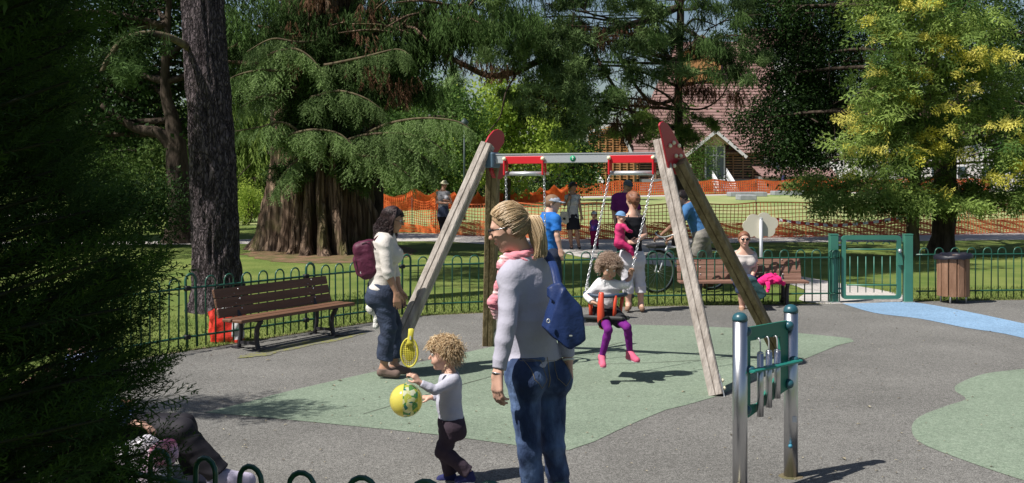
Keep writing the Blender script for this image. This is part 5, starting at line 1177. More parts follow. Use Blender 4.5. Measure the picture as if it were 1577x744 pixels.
# panel outline with a window, in the plane of the posts
Lp = (P2-P1).length; o = P1+nv*.0+Vector((0, 0, 0))
def pp(t, z): return (t, z)
t0, t1 = .045, Lp-.045
outer = [(t0, .395), (t0+.03, .395), (t1-.05, .52), (t1, .525), (t1, .975), (t0, .955)]
m_t = t0+.045
hole = [(m_t, .47), (m_t+.075, .455), (t1-.075, .655), (t1-.07, .90), (m_t, .885), (m_t-.0, .60)]
mb = MB(); th = .016
outer = [(t0, .44), (t0+.03, .435), (t1-.03, .535), (t1, .54), (t1, .955), (t0, .955)]; hole = [(t0+.05, .505), (t0+.13, .50), (t1-.085, .66), (t1-.085, .865), (t1-.12, .875), (t0+.05, .875)]
V = []
for s_ in (-th/2, th/2):
    for (t, z) in outer+hole: V.append(P1+dv*t+Vector((0, 0, z))+nv*s_)
n = len(outer); F = []
for k in range(n):
    j = (k+1) % n
    F += [(k, j, n+j, n+k), (2*n+j, 2*n+k, 3*n+k, 3*n+j), (k, 2*n+k, 2*n+j, j), (n+k, n+j, 3*n+j, 3*n+k)]
mb.add(V, F); mb.build('panel', m_pan, ch)
for (t, z) in ((t0+.0, .935), (t1+.0, .925), (t0, .485), (t1, .575)):
    c = P1+dv*t+Vector((0, 0, z))+nv*.008; mb = MB(); mb.lathe([(.030, 0), (.029, .012), (.022, .026), (.010, .034), (.001, .036)], c, 16, nv); mb.build('knob', m_cap, ch)
c0 = P1+dv*(-.0)+nv*.075+Vector((0, 0, .725)); c1 = P2+dv*.01+nv*.055+Vector((0, 0, .725))
mb = MB(); mb.beam(P1+dv*.02+nv*.06+Vector((0, 0, .715)), P2+dv*.0+nv*.06+Vector((0, 0, .715)), .05, .018, bev=.006); mb.build('rail', m_rail, ch)
for t in (.045, Lp-.03): mb = MB(); mb.ball(P1+dv*t+nv*.04+Vector((0, 0, .722)), (.03, .03, .022), 12, 8); mb.build('rail_bracket', m_cap, ch)
for t, zt, zb in ((.155, .800, .435), (.245, .800, .475), (.335, .795, .515)):
    c = P1+dv*t+nv*.035; mb = MB(); mb.tube([c+Vector((0, 0, zb)), c+Vector((0, 0, zt))], .0195, 16); mb.lathe([(.0195, zt), (.015, zt+.008), (.004, zt+.012)], c, 16); mb.build('chime_tube', m_ss, ch)
    mb = MB(); mb.tube(smooth_path([c+Vector((0, 0, zt+.005)), c+Vector((0, 0, zt+.06)), c+Vector((0, 0, zt+.085))-nv*.01, c+Vector((0, 0, zt+.08))-nv*.028], 4), .0045, 6); mb.build('hook', m_steel, ch)

# ================================================================== BICYCLE behind the fence
def bicycle(origin, ang, label):
    r_ = empty('bicycle', (0, 0, 0), label, 'bicycle'); R = .33
    m_f = mat('pale grey frame paint', (.50, .52, .54), .3, metal=.3); m_t = mat('tyre rubber', (.02, .02, .02), .8); Y = Vector((0, 1, 0))
    for x in (0, 1.05):
        c = Vector((x, 0, R)); w = MB(); w.tube([c+Vector((R*.965*math.cos(a), 0, R*.965*math.sin(a))) for a in np.linspace(0, 2*PI, 40, endpoint=False)], .020, 8, closed=True); wh = w.build('wheel', m_t, r_, True)
        w = MB(); w.tube([c+Vector((R*.885*math.cos(a), 0, R*.885*math.sin(a))) for a in np.linspace(0, 2*PI, 40, endpoint=False)], .010, 6, closed=True); w.build('rim', m_steel, wh, True)
        w = MB()
        for k in range(20): a = 2*PI*k/20; w.tube([c+Y*.02*(-1)**k, c+Vector((R*.88*math.cos(a), 0, R*.88*math.sin(a)))], .0018, 3)
        w.tube([c-Y*.05, c+Y*.05], .02, 8); w.build('spokes', m_steel, wh, True)
    bb = Vector((.62, 0, .28)); hd = Vector((.17, 0, .68)); hb = Vector((.14, 0, .58)); st = Vector((.80, 0, .72)); ra = Vector((1.05, 0, R))
    mb = MB()
    for a, b_, q in ((bb, hb, .019), (bb, st, .016), (hd, st, .014), (bb, ra, .010), (st, ra, .009)): mb.tube([a, b_], q, 8)
    mb.tube([hb, hd+Vector((.02, 0, .05))], .02, 8); mb.build('frame', m_f, r_, True)
    mb = MB()
    for s in (-.055, .055): mb.tube(smooth_path([(0, s, R), (.06, s, .48), (.12, s*.6, .60)], 3), .012, 6)
    mb.build('fork', m_f, r_, True)
    mb = MB(); mb.tube([hd+Vector((0, 0, .03)), (.13, 0, .86)], .013, 8); mb.tube(smooth_path([(.22, -.30, .92), (.13, -.22, .90), (.10, -.08, .86), (.10, .08, .86), (.13, .22, .90), (.22, .30, .92)], 3), .012, 8); hbz = mb.build('handlebar', m_steel, r_, True)
    for s in (-1, 1): mb = MB(); mb.tube([(.14, s*.23, .903), (.23, s*.31, .922)], .018, 8); mb.build('grip', m_black, hbz, True); mb = MB(); mb.tube([(.12, s*.2, .89), (.05, s*.27, .87)], .007, 5); mb.build('brake_lever', m_black, hbz, True)
    mb = MB(); mb.ball((.84, 0, .86), (.13, .07, .035), 12, 6); mb.tube([st, (.83, 0, .85)], .013, 6); mb.build('saddle', m_black, r_, True)
    mb = MB(); mb.lathe([(.09, -.005), (.09, .005)], bb-Y*.04, 20, Y); mb.tube([bb-Y*.05, bb+Vector((.10, -.07, -.13))], .01, 6); mb.tube([bb+Y*.05, bb+Vector((-.10, .07, .13))], .01, 6)
    mb.box(bb+Vector((.10, -.11, -.13)), (.09, .07, .02)); mb.box(bb+Vector((-.10, .11, .13)), (.09, .07, .02)); mb.build('crank', m_black, r_, True)
    # front basket carrier with a black bag strapped over the wheel
    mb = MB(); mb.box((-.02, 0, .72), (.22, .26, .05), bev=.015); mb.tube([(-.1, .08, .7), (0, .06, R)], .006, 5); mb.tube([(-.1, -.08, .7), (0, -.06, R)], .006, 5); mb.build('front_rack', m_black, r_, True)
    r_.location = origin; r_.rotation_euler = (.0, 0, ang); return r_
bw = G(1012, 452); bicycle((bw.x, bw.y, 0), math.radians(28), 'grey bicycle held by the man in blue behind the fence')

# ================================================================== PEOPLE
SKIN = {}
def skinmat(name, a, lip):
    return mat(name, a, .5, lip, attr='v', spec=.35)
m_skin_f = skinmat('fair skin', (.60, .36, .27), (.52, .14, .13)); m_skin_t = skinmat('tanned skin', (.42, .23, .155), (.32, .09, .08)); m_skin_b = skinmat('light brown skin', (.48, .28, .19), (.40, .13, .12))
m_eyew = mat('eye white', (.7, .68, .66), .25); m_iris = mat('dark iris', (.03, .02, .015), .15)
m_denim = mat('faded blue denim', (.018, .036, .095), .8, (.12, .19, .35), 9, 9, bump=.4, bscale=60, contrast=(.42, .68), stretch=(1, 1, .55))
m_denim_d = mat('dark navy denim', (.018, .026, .05), .85, (.045, .062, .11), 9, 8, bump=.4, bscale=60)
def cloth(name, a, b=None, sc=6, bump=.25, bs=35): return mat(name, a, .85, b or tuple(x*.8 for x in a), sc, 6, bump=bump, bscale=bs, spec=.15, sheen=.0)
V3 = lambda v: Vector(v)
def lerp(a, b, t): return V3(a).lerp(V3(b), t)
def head_prims(c, f, u, h, child=False):
    c = V3(c); f = V3(f).normalized(); u = V3(u); u = (u-f*u.dot(f)).normalized(); s = f.cross(u); R = (s, f, u)
    P = [el(c+u*.11*h-f*.03*h, (.345*h, .425*h, .395*h), R, .03*h), el(c-u*.16*h+f*.12*h, (.265*h, .27*h, .32*h), R, .12*h),
         el(c-u*.40*h+f*.27*h, (.10*h, .09*h, .08*h), R, .10*h), el(c+f*.35*h+u*.14*h, (.21*h, .055*h, .05*h), R, .08*h)]
    for q in (-1, 1):
        P.append(el(c+s*q*.15*h+f*.30*h-u*.10*h, (.10*h, .09*h, .10*h), R, .08*h)) if not child else P.append(el(c+s*q*.16*h+f*.27*h-u*.17*h, (.14*h, .13*h, .14*h), R, .08*h))
        P.append(el(c+s*q*.145*h+f*.425*h+u*.05*h, (.075*h, .05*h, .045*h), R, .04*h, neg=True))
        P.append(el(c+s*q*.355*h-f*.03*h-u*.02*h, (.03*h, .075*h, .12*h), R, .02*h))
    k = .8 if child else 1.
    P.append(rc(c+f*.375*h+u*.05*h, c+f*(.42+.07*k)*h-u*.085*h, .028*h, .048*h*k, .035*h))
    P += [el(c+s*q*.035*h+f*(.43+.02*k)*h-u*.10*h, (.03*h, .035*h, .026*h), R, .02*h) for q in (-1, 1)]
    P += [el(c+f*.39*h-u*.215*h, (.085*h, .045*h, .024*h), R, .02*h), el(c+f*.382*h-u*.262*h, (.075*h, .042*h, .026*h), R, .02*h)]
    lipc = npv(*(c+f*.42*h-u*.237*h))
    def lipv(V):
        d = (V-lipc) @ np.array([list(s), list(f), list(u)]).T/h
        return np.clip(1.6-np.sqrt((d[:, 0]/.085)**2+(d[:, 1]/.07)**2+(d[:, 2]/.045)**2)*1.3, 0, 1)+np.clip(.22-np.sqrt(((np.abs(d[:, 0])-.17)/.12)**2+((d[:, 2]-.10)/.10)**2+((d[:, 1]+.08)/.15)**2)*.22, 0, 1)
    return P, lipv, (c, s, f, u)
def eyes(root, H, h, iris=True, look=0.):
    c, s, f, u = H
    for q in (-1, 1):
        e = c+s*q*.145*h+f*.345*h+u*.05*h; mb = MB(); mb.ball(e, .06*h, 12, 10); o = mb.build('eye', m_eyew, root)
        mb = MB(); d = (f+s*look).normalized(); mb.lathe([(.030*h, .048*h), (.020*h, .058*h), (.004*h, .0615*h)], e, 12, d); mb.build('iris', m_iris, o)
def brows(root, H, h, m):
    c, s, f, u = H; mb = MB()
    for q in (-1, 1): mb.tube([c+s*q*.06*h+f*.408*h+u*.135*h, c+s*q*.15*h+f*.395*h+u*.165*h, c+s*q*.23*h+f*.345*h+u*.145*h], [.012*h, .014*h, .006*h], 5)
    mb.build('eyebrows', m, root)
def hand_prims(w, d, n, th, m=1., curl=.5, spread=.1, grip=0.):
    """w wrist, d hand direction, n palm normal, th thumb side"""
    w = V3(w); d = V3(d).normalized(); n = V3(n); n = (n-d*n.dot(d)).normalized(); t = V3(th); t = (t-d*t.dot(d)-n*t.dot(n)); t = t.normalized() if t.length > .01 else d.cross(n); P = []
    k0 = w+d*.085*m
    for i, o in enumerate((.030, .010, -.010, -.029)):
        P.append(rc(w+t*o*.5*m, k0+t*o*m-d*abs(o)*.2*m, .015*m, .0115*m, .012*m))
    L = ((.040, .025, .020), (.045, .028, .022), (.042, .026, .021), (.033, .020, .018))
    for i, o in enumerate((.030, .010, -.010, -.029)):
        p = k0+t*o*m-d*abs(o)*.2*m; a = 0; dr = (d+t*o*spread*10*.3).normalized()
        for j, l in enumerate(L[i]):
            a += (curl*(.7 if j == 0 else 1.))*(1+.12*i); q = p+(dr*math.cos(a)+n*math.sin(a))*l*m
            P.append(rc(p, q, (.0092-.0008*j)*m, (.0086-.001*j)*m, .004*m)); p = q
    b = w+d*.022*m+t*.022*m; p1 = b+(d*.55+t*.62+n*.35).normalized()*.040*m; p2 = p1+(d*.80+t*.18+n*(.3+grip)).normalized()*.030*m; p3 = p2+(d*.85-t*(.1+grip)+n*(.3+grip)).normalized()*.024*m
    P += [rc(w+t*.01*m, b, .017*m, .016*m, .012*m), rc(b, p1, .015*m, .0115*m, .01*m), rc(p1, p2, .0105*m, .0095*m, .005*m), rc(p2, p3, .0095*m, .0075*m, .005*m)]
    return P
def strands_mesh(name, paths, r0, r1, m, root, vv, n=3):
    """many hair strands as thin tubes, all with the same number of points"""
    P = np.array([[list(q) for q in p] for p in paths]); N, K, _ = P.shape
    D = np.gradient(P, axis=1); D /= np.linalg.norm(D, axis=2, keepdims=True)+1e-9
    a = np.array([.31, .52, .79]); X = np.cross(D, a); X /= np.linalg.norm(X, axis=2, keepdims=True)+1e-9; Y = np.cross(D, X)
    rad = np.linspace(r0, r1, K)[None, :, None]; V = []
    for k in range(n): t = 2*PI*k/n; V.append(P+(X*math.cos(t)+Y*math.sin(t))*rad)
    V = np.stack(V, 2).reshape(-1, 3); b = (np.arange(N)[:, None, None]*K+np.arange(K-1)[None, :, None])*n; k = np.arange(n)[None, None, :]; k2 = (k+1) % n
    F = np.stack([b+k, b+k2, b+n+k2, b+n+k], -1).reshape(-1, 4)
    return link(name, npmesh(name, V, F, True, np.repeat(np.asarray(vv), K*n)), m, root)
def hairmat(name, a, b): return mat(name, a, .42, b, attr='v', spec=.5)

def body_parts(J, F, m, tb=1., lb=1., fem=True, child=False):
    """returns dict of primitive lists; J joints, F body facing"""
    F = V3(F).normalized(); S = (J['rs']-J['ls']).normalized(); up = (J['neck']-J['pel']).normalized(); F = (F-up*F.dot(up)).normalized()
    ch = lerp(J['neck'], J['pel'], .27)+F*.0*m; wa = lerp(J['neck'], J['pel'], .62); pe = J['pel']; T = []
    q = .74
    T += [rc(pe-up*.0*m, wa, .148*m*tb, .118*m*tb, .04*m, (F, q)), rc(wa, ch, .118*m*tb, .132*m*tb, .04*m, (F, q)), rc(ch, ch+up*.05*m, .132*m*tb, .12*m*tb, .04*m, (F, .70)),
          rc(J['ls']-up*.01*m, J['rs']-up*.01*m, .050*m, .050*m, .05*m), rc(lerp(J['ls'], J['neck'], .2), J['neck']+up*.01*m, .044*m, .048*m, .05*m), rc(lerp(J['rs'], J['neck'], .2), J['neck']+up*.01*m, .044*m, .048*m, .05*m)]
    if fem: T += [el(ch+F*.085*m*tb+S*o*.068*m-up*.045*m, (.062*m*tb, .062*m*tb, .062*m*tb), None, .04*m) for o in (-1, 1)]
    if child: T += [el(wa+F*.04*m, (.10*m, .085*m, .10*m), None, .06*m)]
    Pv = [rc(J['lh']-up*.0*m, J['rh']-up*.0*m, .088*m*lb, .088*m*lb, .04*m), rc(pe, wa, .150*m*tb, .118*m*tb, .04*m, (F, q))]
    Pv += [el(J[k]-F*.052*m-up*.02*m, (.082*m*lb, .085*m*lb, .09*m*lb), None, .04*m) for k in ('lh', 'rh')]
    A = {}; L = {}
    for sd in 'lr':
        s, e, w = J[sd+'s'], J[sd+'e'], J[sd+'w']; ab = .4+.6*min(tb, 1.); A[sd] = [rc(s, e, .047*m*ab, .037*m*ab, .018*m), rc(e, lerp(e, w, .35), .037*m*ab, .036*m*ab, .010*m), rc(lerp(e, w, .35), w, .036*m*ab, .023*m, .010*m)]
        h, k, a = J[sd+'h'], J[sd+'k'], J[sd+'a']; L[sd] = [rc(h, k, .086*m*lb, .056*m*lb, .03*m), rc(k, lerp(k, a, .3)-F*.012*m, .054*m*lb, .054*m*lb, .02*m), rc(lerp(k, a, .3)-F*.012*m, a, .054*m*lb, .034*m, .02*m)]
    return dict(torso=T, pelvis=Pv, armL=A['l'], armR=A['r'], legL=L['l'], legR=L['r'], F=F, S=S, up=up, ch=ch, wa=wa)
def upto(prims, a, b, t, grow=0.):
    """limb primitives kept until fraction t between a and b (flat cuff)"""
    a = V3(a); b = V3(b); c = lerp(a, b, t); out = []
    for p in prims:
        q = dict(p); q['clip'] = list(p['clip'])+[(tuple(c), tuple(b-a))]; out.append(q)
    return out
def infl(L, t): return [inflate(p, t) for p in L]

def foot_prims(a, toe, m, gz=None):
    a = V3(a); toe = V3(toe); d = (toe-a); dh = V3((d.x, d.y, 0)).normalized(); heel = V3((a.x, a.y, toe.z+.005*m))-dh*.03*m
    return [rc(a, heel+V3((0, 0, .005)), .036*m, .030*m, .02*m), rc(a-V3((0, 0, .01*m)), toe, .036*m, .026*m, .03*m), rc(heel, toe, .030*m, .030*m, .02*m)], heel
def person(label, Z0, base, J, F, height, skin, headh=None, hf=None, hu=(0, 0, 1), vox=.012, clothes=(), hands=(), shoes=None, tb=1., lb=1., fem=True, child=False, group=None, eye=False, extra=None, barefeet=False, name='person', cat='person'):
    """J: joints as (px, py, dz) in the photograph at distance Z0+dz"""
    K = {k: W(v[0], v[1], Z0+(v[2] if len(v) > 2 else 0)) for k, v in J.items()}
    b = V3(base); root = empty(name, b, label, cat, group); m = height/1.68*(1.0); F = V3(F).normalized()
    B = body_parts(K, F, m, tb, lb, fem, child); h = headh or .225*m; hf_ = V3(hf or F)
    HP, lipv, H = head_prims(K['head'], hf_, V3(hu), h, child); c, s, f, u = H
    nk = [rc(c-u*.22*h-f*.08*h, K['neck'], .22*h if not child else .19*h, .25*h if not child else .21*h, .03*m)]
    P = infl(B['torso'], -.009*m)+infl([B['pelvis'][0]]+B['pelvis'][2:], -.012*m)+nk+HP+B['armL']+B['armR']+B['legL']+B['legR']
    for hd in hands: P += hand_prims(K[hd['s']+'w'], hd['d'], hd['n'], hd['t'], hd.get('m', m), hd.get('curl', .35), grip=hd.get('grip', 0))
    heels = {}
    for sd in 'lr':
        if sd+'t' in K: fp, heels[sd] = foot_prims(K[sd+'a'], K[sd+'t'], m); P += fp
    o = link('body', sdf_mesh('body', P, vox, vfun=lipv), skin, root)
    if eye: eyes(root, H, h)
    env = dict(K=K, B=B, H=H, h=h, m=m, root=root, heels=heels, F=F, vox=vox)
    for cfn in clothes: cfn(env)
    if extra: extra(env)
    return env
def shirt(m_, t=.010, sleeve=(1, .95), hem=.95, neckcut=.05, wr=.004, seed=1, hemflare=0., name='shirt', low=0., strap=False):
    """sleeve=(segment 0 none / 1 upper arm / 2 forearm, fraction)"""
    def f(E):
        K, B, m = E['K'], E['B'], E['m']; T = infl(B['torso'], t*m)
        if hemflare: T.append(rc(B['wa'], lerp(K['neck'], K['pel'], hem+.1), .115*m, (.150+hemflare)*m, .03*m, (B['F'], .78)))
        else: T += infl(B['pelvis'][:1], t*m)+infl(B['pelvis'][2:], t*m*.8)
        for sd in 'lr':
            A = B['arm'+sd.upper()]; s, e, w = K[sd+'s'], K[sd+'e'], K[sd+'w']
            if sleeve[0] == 1: T += upto(infl(A[:1], (t+.006)*m), s, e, sleeve[1])
            elif sleeve[0] == 2: T += infl(A[:1], (t+.002)*m)+upto(infl(A[1:], (t+.001)*m), e, w, sleeve[1])
        up = B['up']; hemp = lerp(K['neck'], K['pel'], hem)
        clips = []
        body = sdf_mesh(name, [dict(p, clip=p['clip']+([(tuple(hemp), tuple(-up))] if i < len(T) else [])) if not any(p is a for a in []) else p for i, p in enumerate(clip_torso(T, B, hemp, up, len(infl(B['torso'], 0))+(1 if hemflare else 3)))], E['vox'], wrinkle(wr, seed=seed) if wr else None,
                        clips=[(tuple(K['neck']+up*(neckcut)*m-B['F']*.0), tuple(up+B['F']*low))])
        link(name, body, m_, E['root'])
    return f
def clip_torso(T, B, hemp, up, n): return [dict(p, clip=list(p['clip'])+[(tuple(hemp), tuple(-up))]) if i < n else p for i, p in enumerate(T)]
def trousers(m_, t=.012, frac=(2, .97), top=.86, wr=.005, seed=2, name='trousers', flare=0.):
    def f(E):
        K, B, m = E['K'], E['B'], E['m']; up = B['up']; tp = lerp(K['neck'], K['pel'], top)
        T = [dict(p, clip=list(p['clip'])+[(tuple(tp), tuple(up))]) for p in infl(B['pelvis'], t*m)]
        for sd in 'lr':
            L = B['leg'+sd.upper()]; h, k, a = K[sd+'h'], K[sd+'k'], K[sd+'a']
            if frac[0] == 1: T += upto(infl(L[:1], (t+.012)*m), h, k, frac[1])
            else:
                T += infl(L[:1], t*m); T += upto([inflate(L[1], t*m), inflate(L[2], t*m, (t+flare)*m)], k, a, frac[1])
        link(name, sdf_mesh(name, T, E['vox'], wrinkle(wr, seed=seed) if wr else None), m_, E['root'])
    return f
def skirt(m_, top=.7, bot=1.25, r0=.12, r1=.20, name='skirt', wr=.006):
    def f(E):
        K, B, m = E['K'], E['B'], E['m']; a = lerp(K['neck'], K['pel'], top); b = K['neck']+(K['pel']-K['neck'])*bot
        p = rc(a, b, r0*m, r1*m, .02, (B['F'], .8), clip=[(tuple(a), tuple(B['up'])), (tuple(b), tuple(-B['up']))]); link(name, sdf_mesh(name, [p], E['vox'], wrinkle(wr, (30, 30, 6))), m_, E['root'])
    return f
def shoes(m_, t=.008, sole=None, high=.02, name='shoe'):
    def f(E):
        K, m = E['K'], E['m']
        for sd in 'lr':
            if sd+'t' not in K: continue
            P, heel = foot_prims(K[sd+'a'], K[sd+'t'], m); g = min(heel.z, K[sd+'t'].z)-.032*m; d = (K[sd+'t']-K[sd+'a'])
            P = infl(P, t*m); o = link(name, sdf_mesh(name, P, E['vox']*.8, clips=[((0, 0, K[sd+'a'].z+high*m), (0, 0, 1)), ((0, 0, g), (0, 0, -1))]), m_, E['root'])
            if sole:
                link('sole', sdf_mesh('sole', [inflate(P[2], .004*m)], E['vox']*.8, clips=[((0, 0, g+.018*m), (0, 0, 1)), ((0, 0, g-.004), (0, 0, -1))]), sole, o)
    return f
def haircap(m_, t=.03, cut=None, wr=.004, extra=(), name='hair', face=.20, back=-.35):
    """hair volume hugging the skull; the face is cut free"""
    def f(E):
        c, s, fr, u = E['H']; h = E['h']; R = (s, fr, u)
        P = [el(c+u*.11*h-fr*.04*h, ((.35+t)*h, (.43+t)*h, (.40+t)*h), R, .03*h, clip=[(tuple(c+fr*face*h+u*.12*h), tuple(fr*.9-u*.75)), (tuple(c+u*back*h), tuple(-u+fr*.1))])]
        P += [g(c, s, fr, u, h) for g in extra]
        link(name, sdf_mesh(name, P, E['vox'], wrinkle(wr, (40, 40, 40), 3)), m_, E['root'])
    return f
def cap_hat(m_, brim=.16, crown=.40, name='cap', full=False, up=.10, m2=None):
    def f(E):
        c, s, fr, u = E['H']; h = E['h']; R = (s, fr, u); o = c+u*up*h
        P = [el(o, ((.40)*h, .47*h, (crown)*h), R, .02*h, clip=[(tuple(o+u*.05*h), tuple(-u))])]
        if full: P.append(el(o+u*.06*h, ((.40+brim)*h, (.47+brim)*h, .05*h), R, .03*h))
        else: P.append(el(o+u*.08*h+fr*.42*h, (.30*h, .34*h, .04*h), R, .02*h))
        link(name, sdf_mesh(name, P, E['vox']*.8), m_, E['root'])
    return f
def scalp(H, h, d, t=.03):
    c, s, f, u = H; return c+u*.11*h-f*.04*h+s*d[0]*(.35+t)*h+f*d[1]*(.43+t)*h+u*d[2]*(.40+t)*h
def ndir(x, y, z): v = Vector((x, y, z)); return v.normalized()

# ------------------------------------------------------------------ 1. woman in the foreground with the blue bag
m_lilac = cloth('grey lilac jersey', (.38, .37, .44), (.43, .42, .50), 3, .15, 60)
h_blond = hairmat('ash blond hair', (.24, .15, .08), (.74, .57, .36))
Z = 5.45; fd = Vector((-.6, .8, 0))
J1 = dict(head=(785, 353, -.02), neck=(808, 400, 0), ls=(785, 428, -.09), rs=(838, 428, .12), le=(781, 500, -.17), re=(870, 495, .10), lw=(767, 574, -.22), rw=(875, 556, .05),
          pel=(824, 556, .02), lh=(806, 578, -.05), rh=(847, 576, .09), lk=(815, 694, -.08), rk=(852, 688, .06), la=(822, 815, -.0), ra=(866, 806, .22), lt=(806, 833, .12), rt=(850, 824, .36))
def hair1(E):
    H, h, root = E['H'], E['h'], E['root']; c, s, f, u = H; r = np.random.default_rng(5)
    tie = W(815, 339, Z-.02); paths = []; vv = []
    haircap(mat('blond underhair', (.36, .245, .14), .7, (.24, .155, .085), 60), t=.022, wr=.001, face=.17, back=-.22)(E)
    for i in range(2800):
        a = r.uniform(-1.75, 1.75); el_ = r.uniform(-.15, 1.0)   # around and up
        d0 = ndir(math.sin(a)*1.0, math.cos(a)*(.78 if abs(a) < 1.2 else .8)-.02, .16+.62*max(0, math.cos(a))+r.uniform(-.08, .75)*(1 if True else 0))
        if d0.y > .62 and d0.z < .42: continue
        if d0.z < .12 and d0.y > .1: continue
        d1 = ndir(.0, -1, .25); P = []; j = r.normal(0, .02)
        for k in range(9):
            t = k/8; d = d0.lerp(d1, t).normalized(); p = scalp(H, h, d, .055+.02*math.sin(PI*t)+j+.012*math.sin(t*6+i)); P.append(p.lerp(tie, max(0, t-.55)/.45*.95 if t > .55 else 0))
        paths.append(P); vv.append(np.clip(.45+.22*r.normal()+.2*d0.z, 0, 1))
    for i in range(1300):     # nape and sides swept back and up into the tie
        sd = r.choice([-1, 1]); d0 = ndir(sd*r.uniform(.25, 1.), r.uniform(-.9, .12), r.uniform(-.55, .15)); d1 = ndir(0, -1, .2)
        if d0.y > -.05 and d0.z < -.05: continue
        P = []; j = r.normal(0, .012)
        for k in range(9): t = k/8; p = scalp(H, h, d0.lerp(d1, t).normalized(), .05+j+.015*math.sin(PI*t)); P.append(p.lerp(tie, max(0, t-.55)/.45*.95 if t > .55 else 0))
        paths.append(P); vv.append(np.clip(.4+.22*r.normal(), 0, 1))
    strands_mesh('hair', paths, .0015, .0009, h_blond, root, vv)
    paths = []; vv = []
    for i in range(1100):
        a = r.uniform(0, 6.28); q = r.random()**.6; w = .030*q; P = []
        pts = [tie, W(819, 332, Z-.03), W(826, 346, Z-.04), W(830, 366, Z-.05), W(831, 384, Z-.05), W(829, 398, Z-.05)]; cp = smooth_path(pts, 3); L = r.uniform(.75, 1.0)
        for k in range(12):
            t = k/11*L; fidx = t*(len(cp)-1); i0 = int(min(fidx, len(cp)-2)); p = cp[i0].lerp(cp[i0+1], fidx-i0)
            ww = w*(.45+1.0*math.sin(min(1, t*1.25)*PI*.75)); P.append(p+Vector((math.cos(a)*ww+.006*math.sin(t*9+a*2), math.sin(a)*ww, .004*math.sin(t*14+a))))
        paths.append(P); vv.append(np.clip(.55+.28*r.normal(), 0, 1))
    strands_mesh('ponytail', paths, .0015, .0008, h_blond, root, vv)
    mb = MB(); mb.tube([tie+Vector((.016*math.cos(t)*.4, .016*math.sin(t), .016*math.cos(t))) for t in np.linspace(0, 2*PI, 12, endpoint=False)], .005, 6, closed=True); mb.build('hair_tie', m_black, root)
    # sunglasses: lenses and temple arms
    mg = mat('black sunglasses plastic', (.012, .012, .014), .15, spec=.7)
    for q in (-1, 1):
        e = c+s*q*.15*h+f*.455*h+u*.055*h; mb = MB(); mb.ball(e, (.115*h, .022*h, .085*h), 14, 8, Matrix((s, f, u)).transposed()); g = mb.build('sunglasses_lens', mg, root)
        mb = MB(); mb.tube(smooth_path([e+s*q*.10*h+u*.03*h, c+s*q*.34*h+f*.30*h+u*.075*h, c+s*q*.385*h+f*.0*h+u*.06*h], 4), [.011*h*1.6]*9, 6, flat=1.); mb.build('temple', mg, g)
    mb = MB(); mb.tube([c+s*.06*h+f*.47*h+u*.07*h, c-s*.06*h+f*.47*h+u*.07*h], .010*h, 6); mb.build('bridge', mg, root)
def scarf1(E):
    K = E['K']; N = K['neck']; P = []; c = N+Vector((-.02, 0, .03)); r = .082
    for k in range(10):
        a, b = 2*PI*k/10, 2*PI*(k+1)/10
        g = lambda t: c+Vector((r*math.cos(t)*1.0, r*.85*math.sin(t), .022*math.cos(t-.2)*1.0))
        P.append(rc(g(a), g(b), .020+.005*math.sin(a*2), .020+.005*math.sin(b*2), .012))
        P.append(rc(g(a)+Vector((-.012, 0, -.035)), g(b)+Vector((-.012, 0, -.035)), .023, .023, .012))
    P += [rc(W(775, 405, Z-.0), W(768, 440, Z+.02), .018, .018, .02), rc(W(768, 440, Z+.02), W(762, 466, Z+.02), .016, .026, .02), rc(W(760, 466, Z+.02), W(763, 488, Z+.02), .030, .012, .02)]
    o = link('scarf', sdf_mesh('scarf', P, .0055, wrinkle(.006, (40, 40, 120), 4)), mat('pink and white scarf', (.66, .24, .29), .9, (.80, .58, .57), 7, 5, bump=.3, bscale=60, stretch=(1, 1, 3), contrast=(.42, .60)), E['root'])
def brace1(E):
    K, root = E['K'], E['root']
    for nm, a, b, q, rr, mm in (('bracelet', 'le', 'lw', 1.02, .027, mat('silver bracelet', (.5, .5, .52), .3, metal=.8)), ('watch', 're', 'rw', .97, .028, mat('pale watch strap', (.7, .68, .6), .4))):
        p = lerp(K[a], K[b], q); d = (K[b]-K[a]).normalized(); x, y, _ = frame(d); mb = MB(); mb.tube([p+(x*math.cos(t)+y*math.sin(t))*rr for t in np.linspace(0, 2*PI, 18, endpoint=False)], .0035 if nm == 'bracelet' else .006, 6, closed=True); mb.build(nm, mm, root)
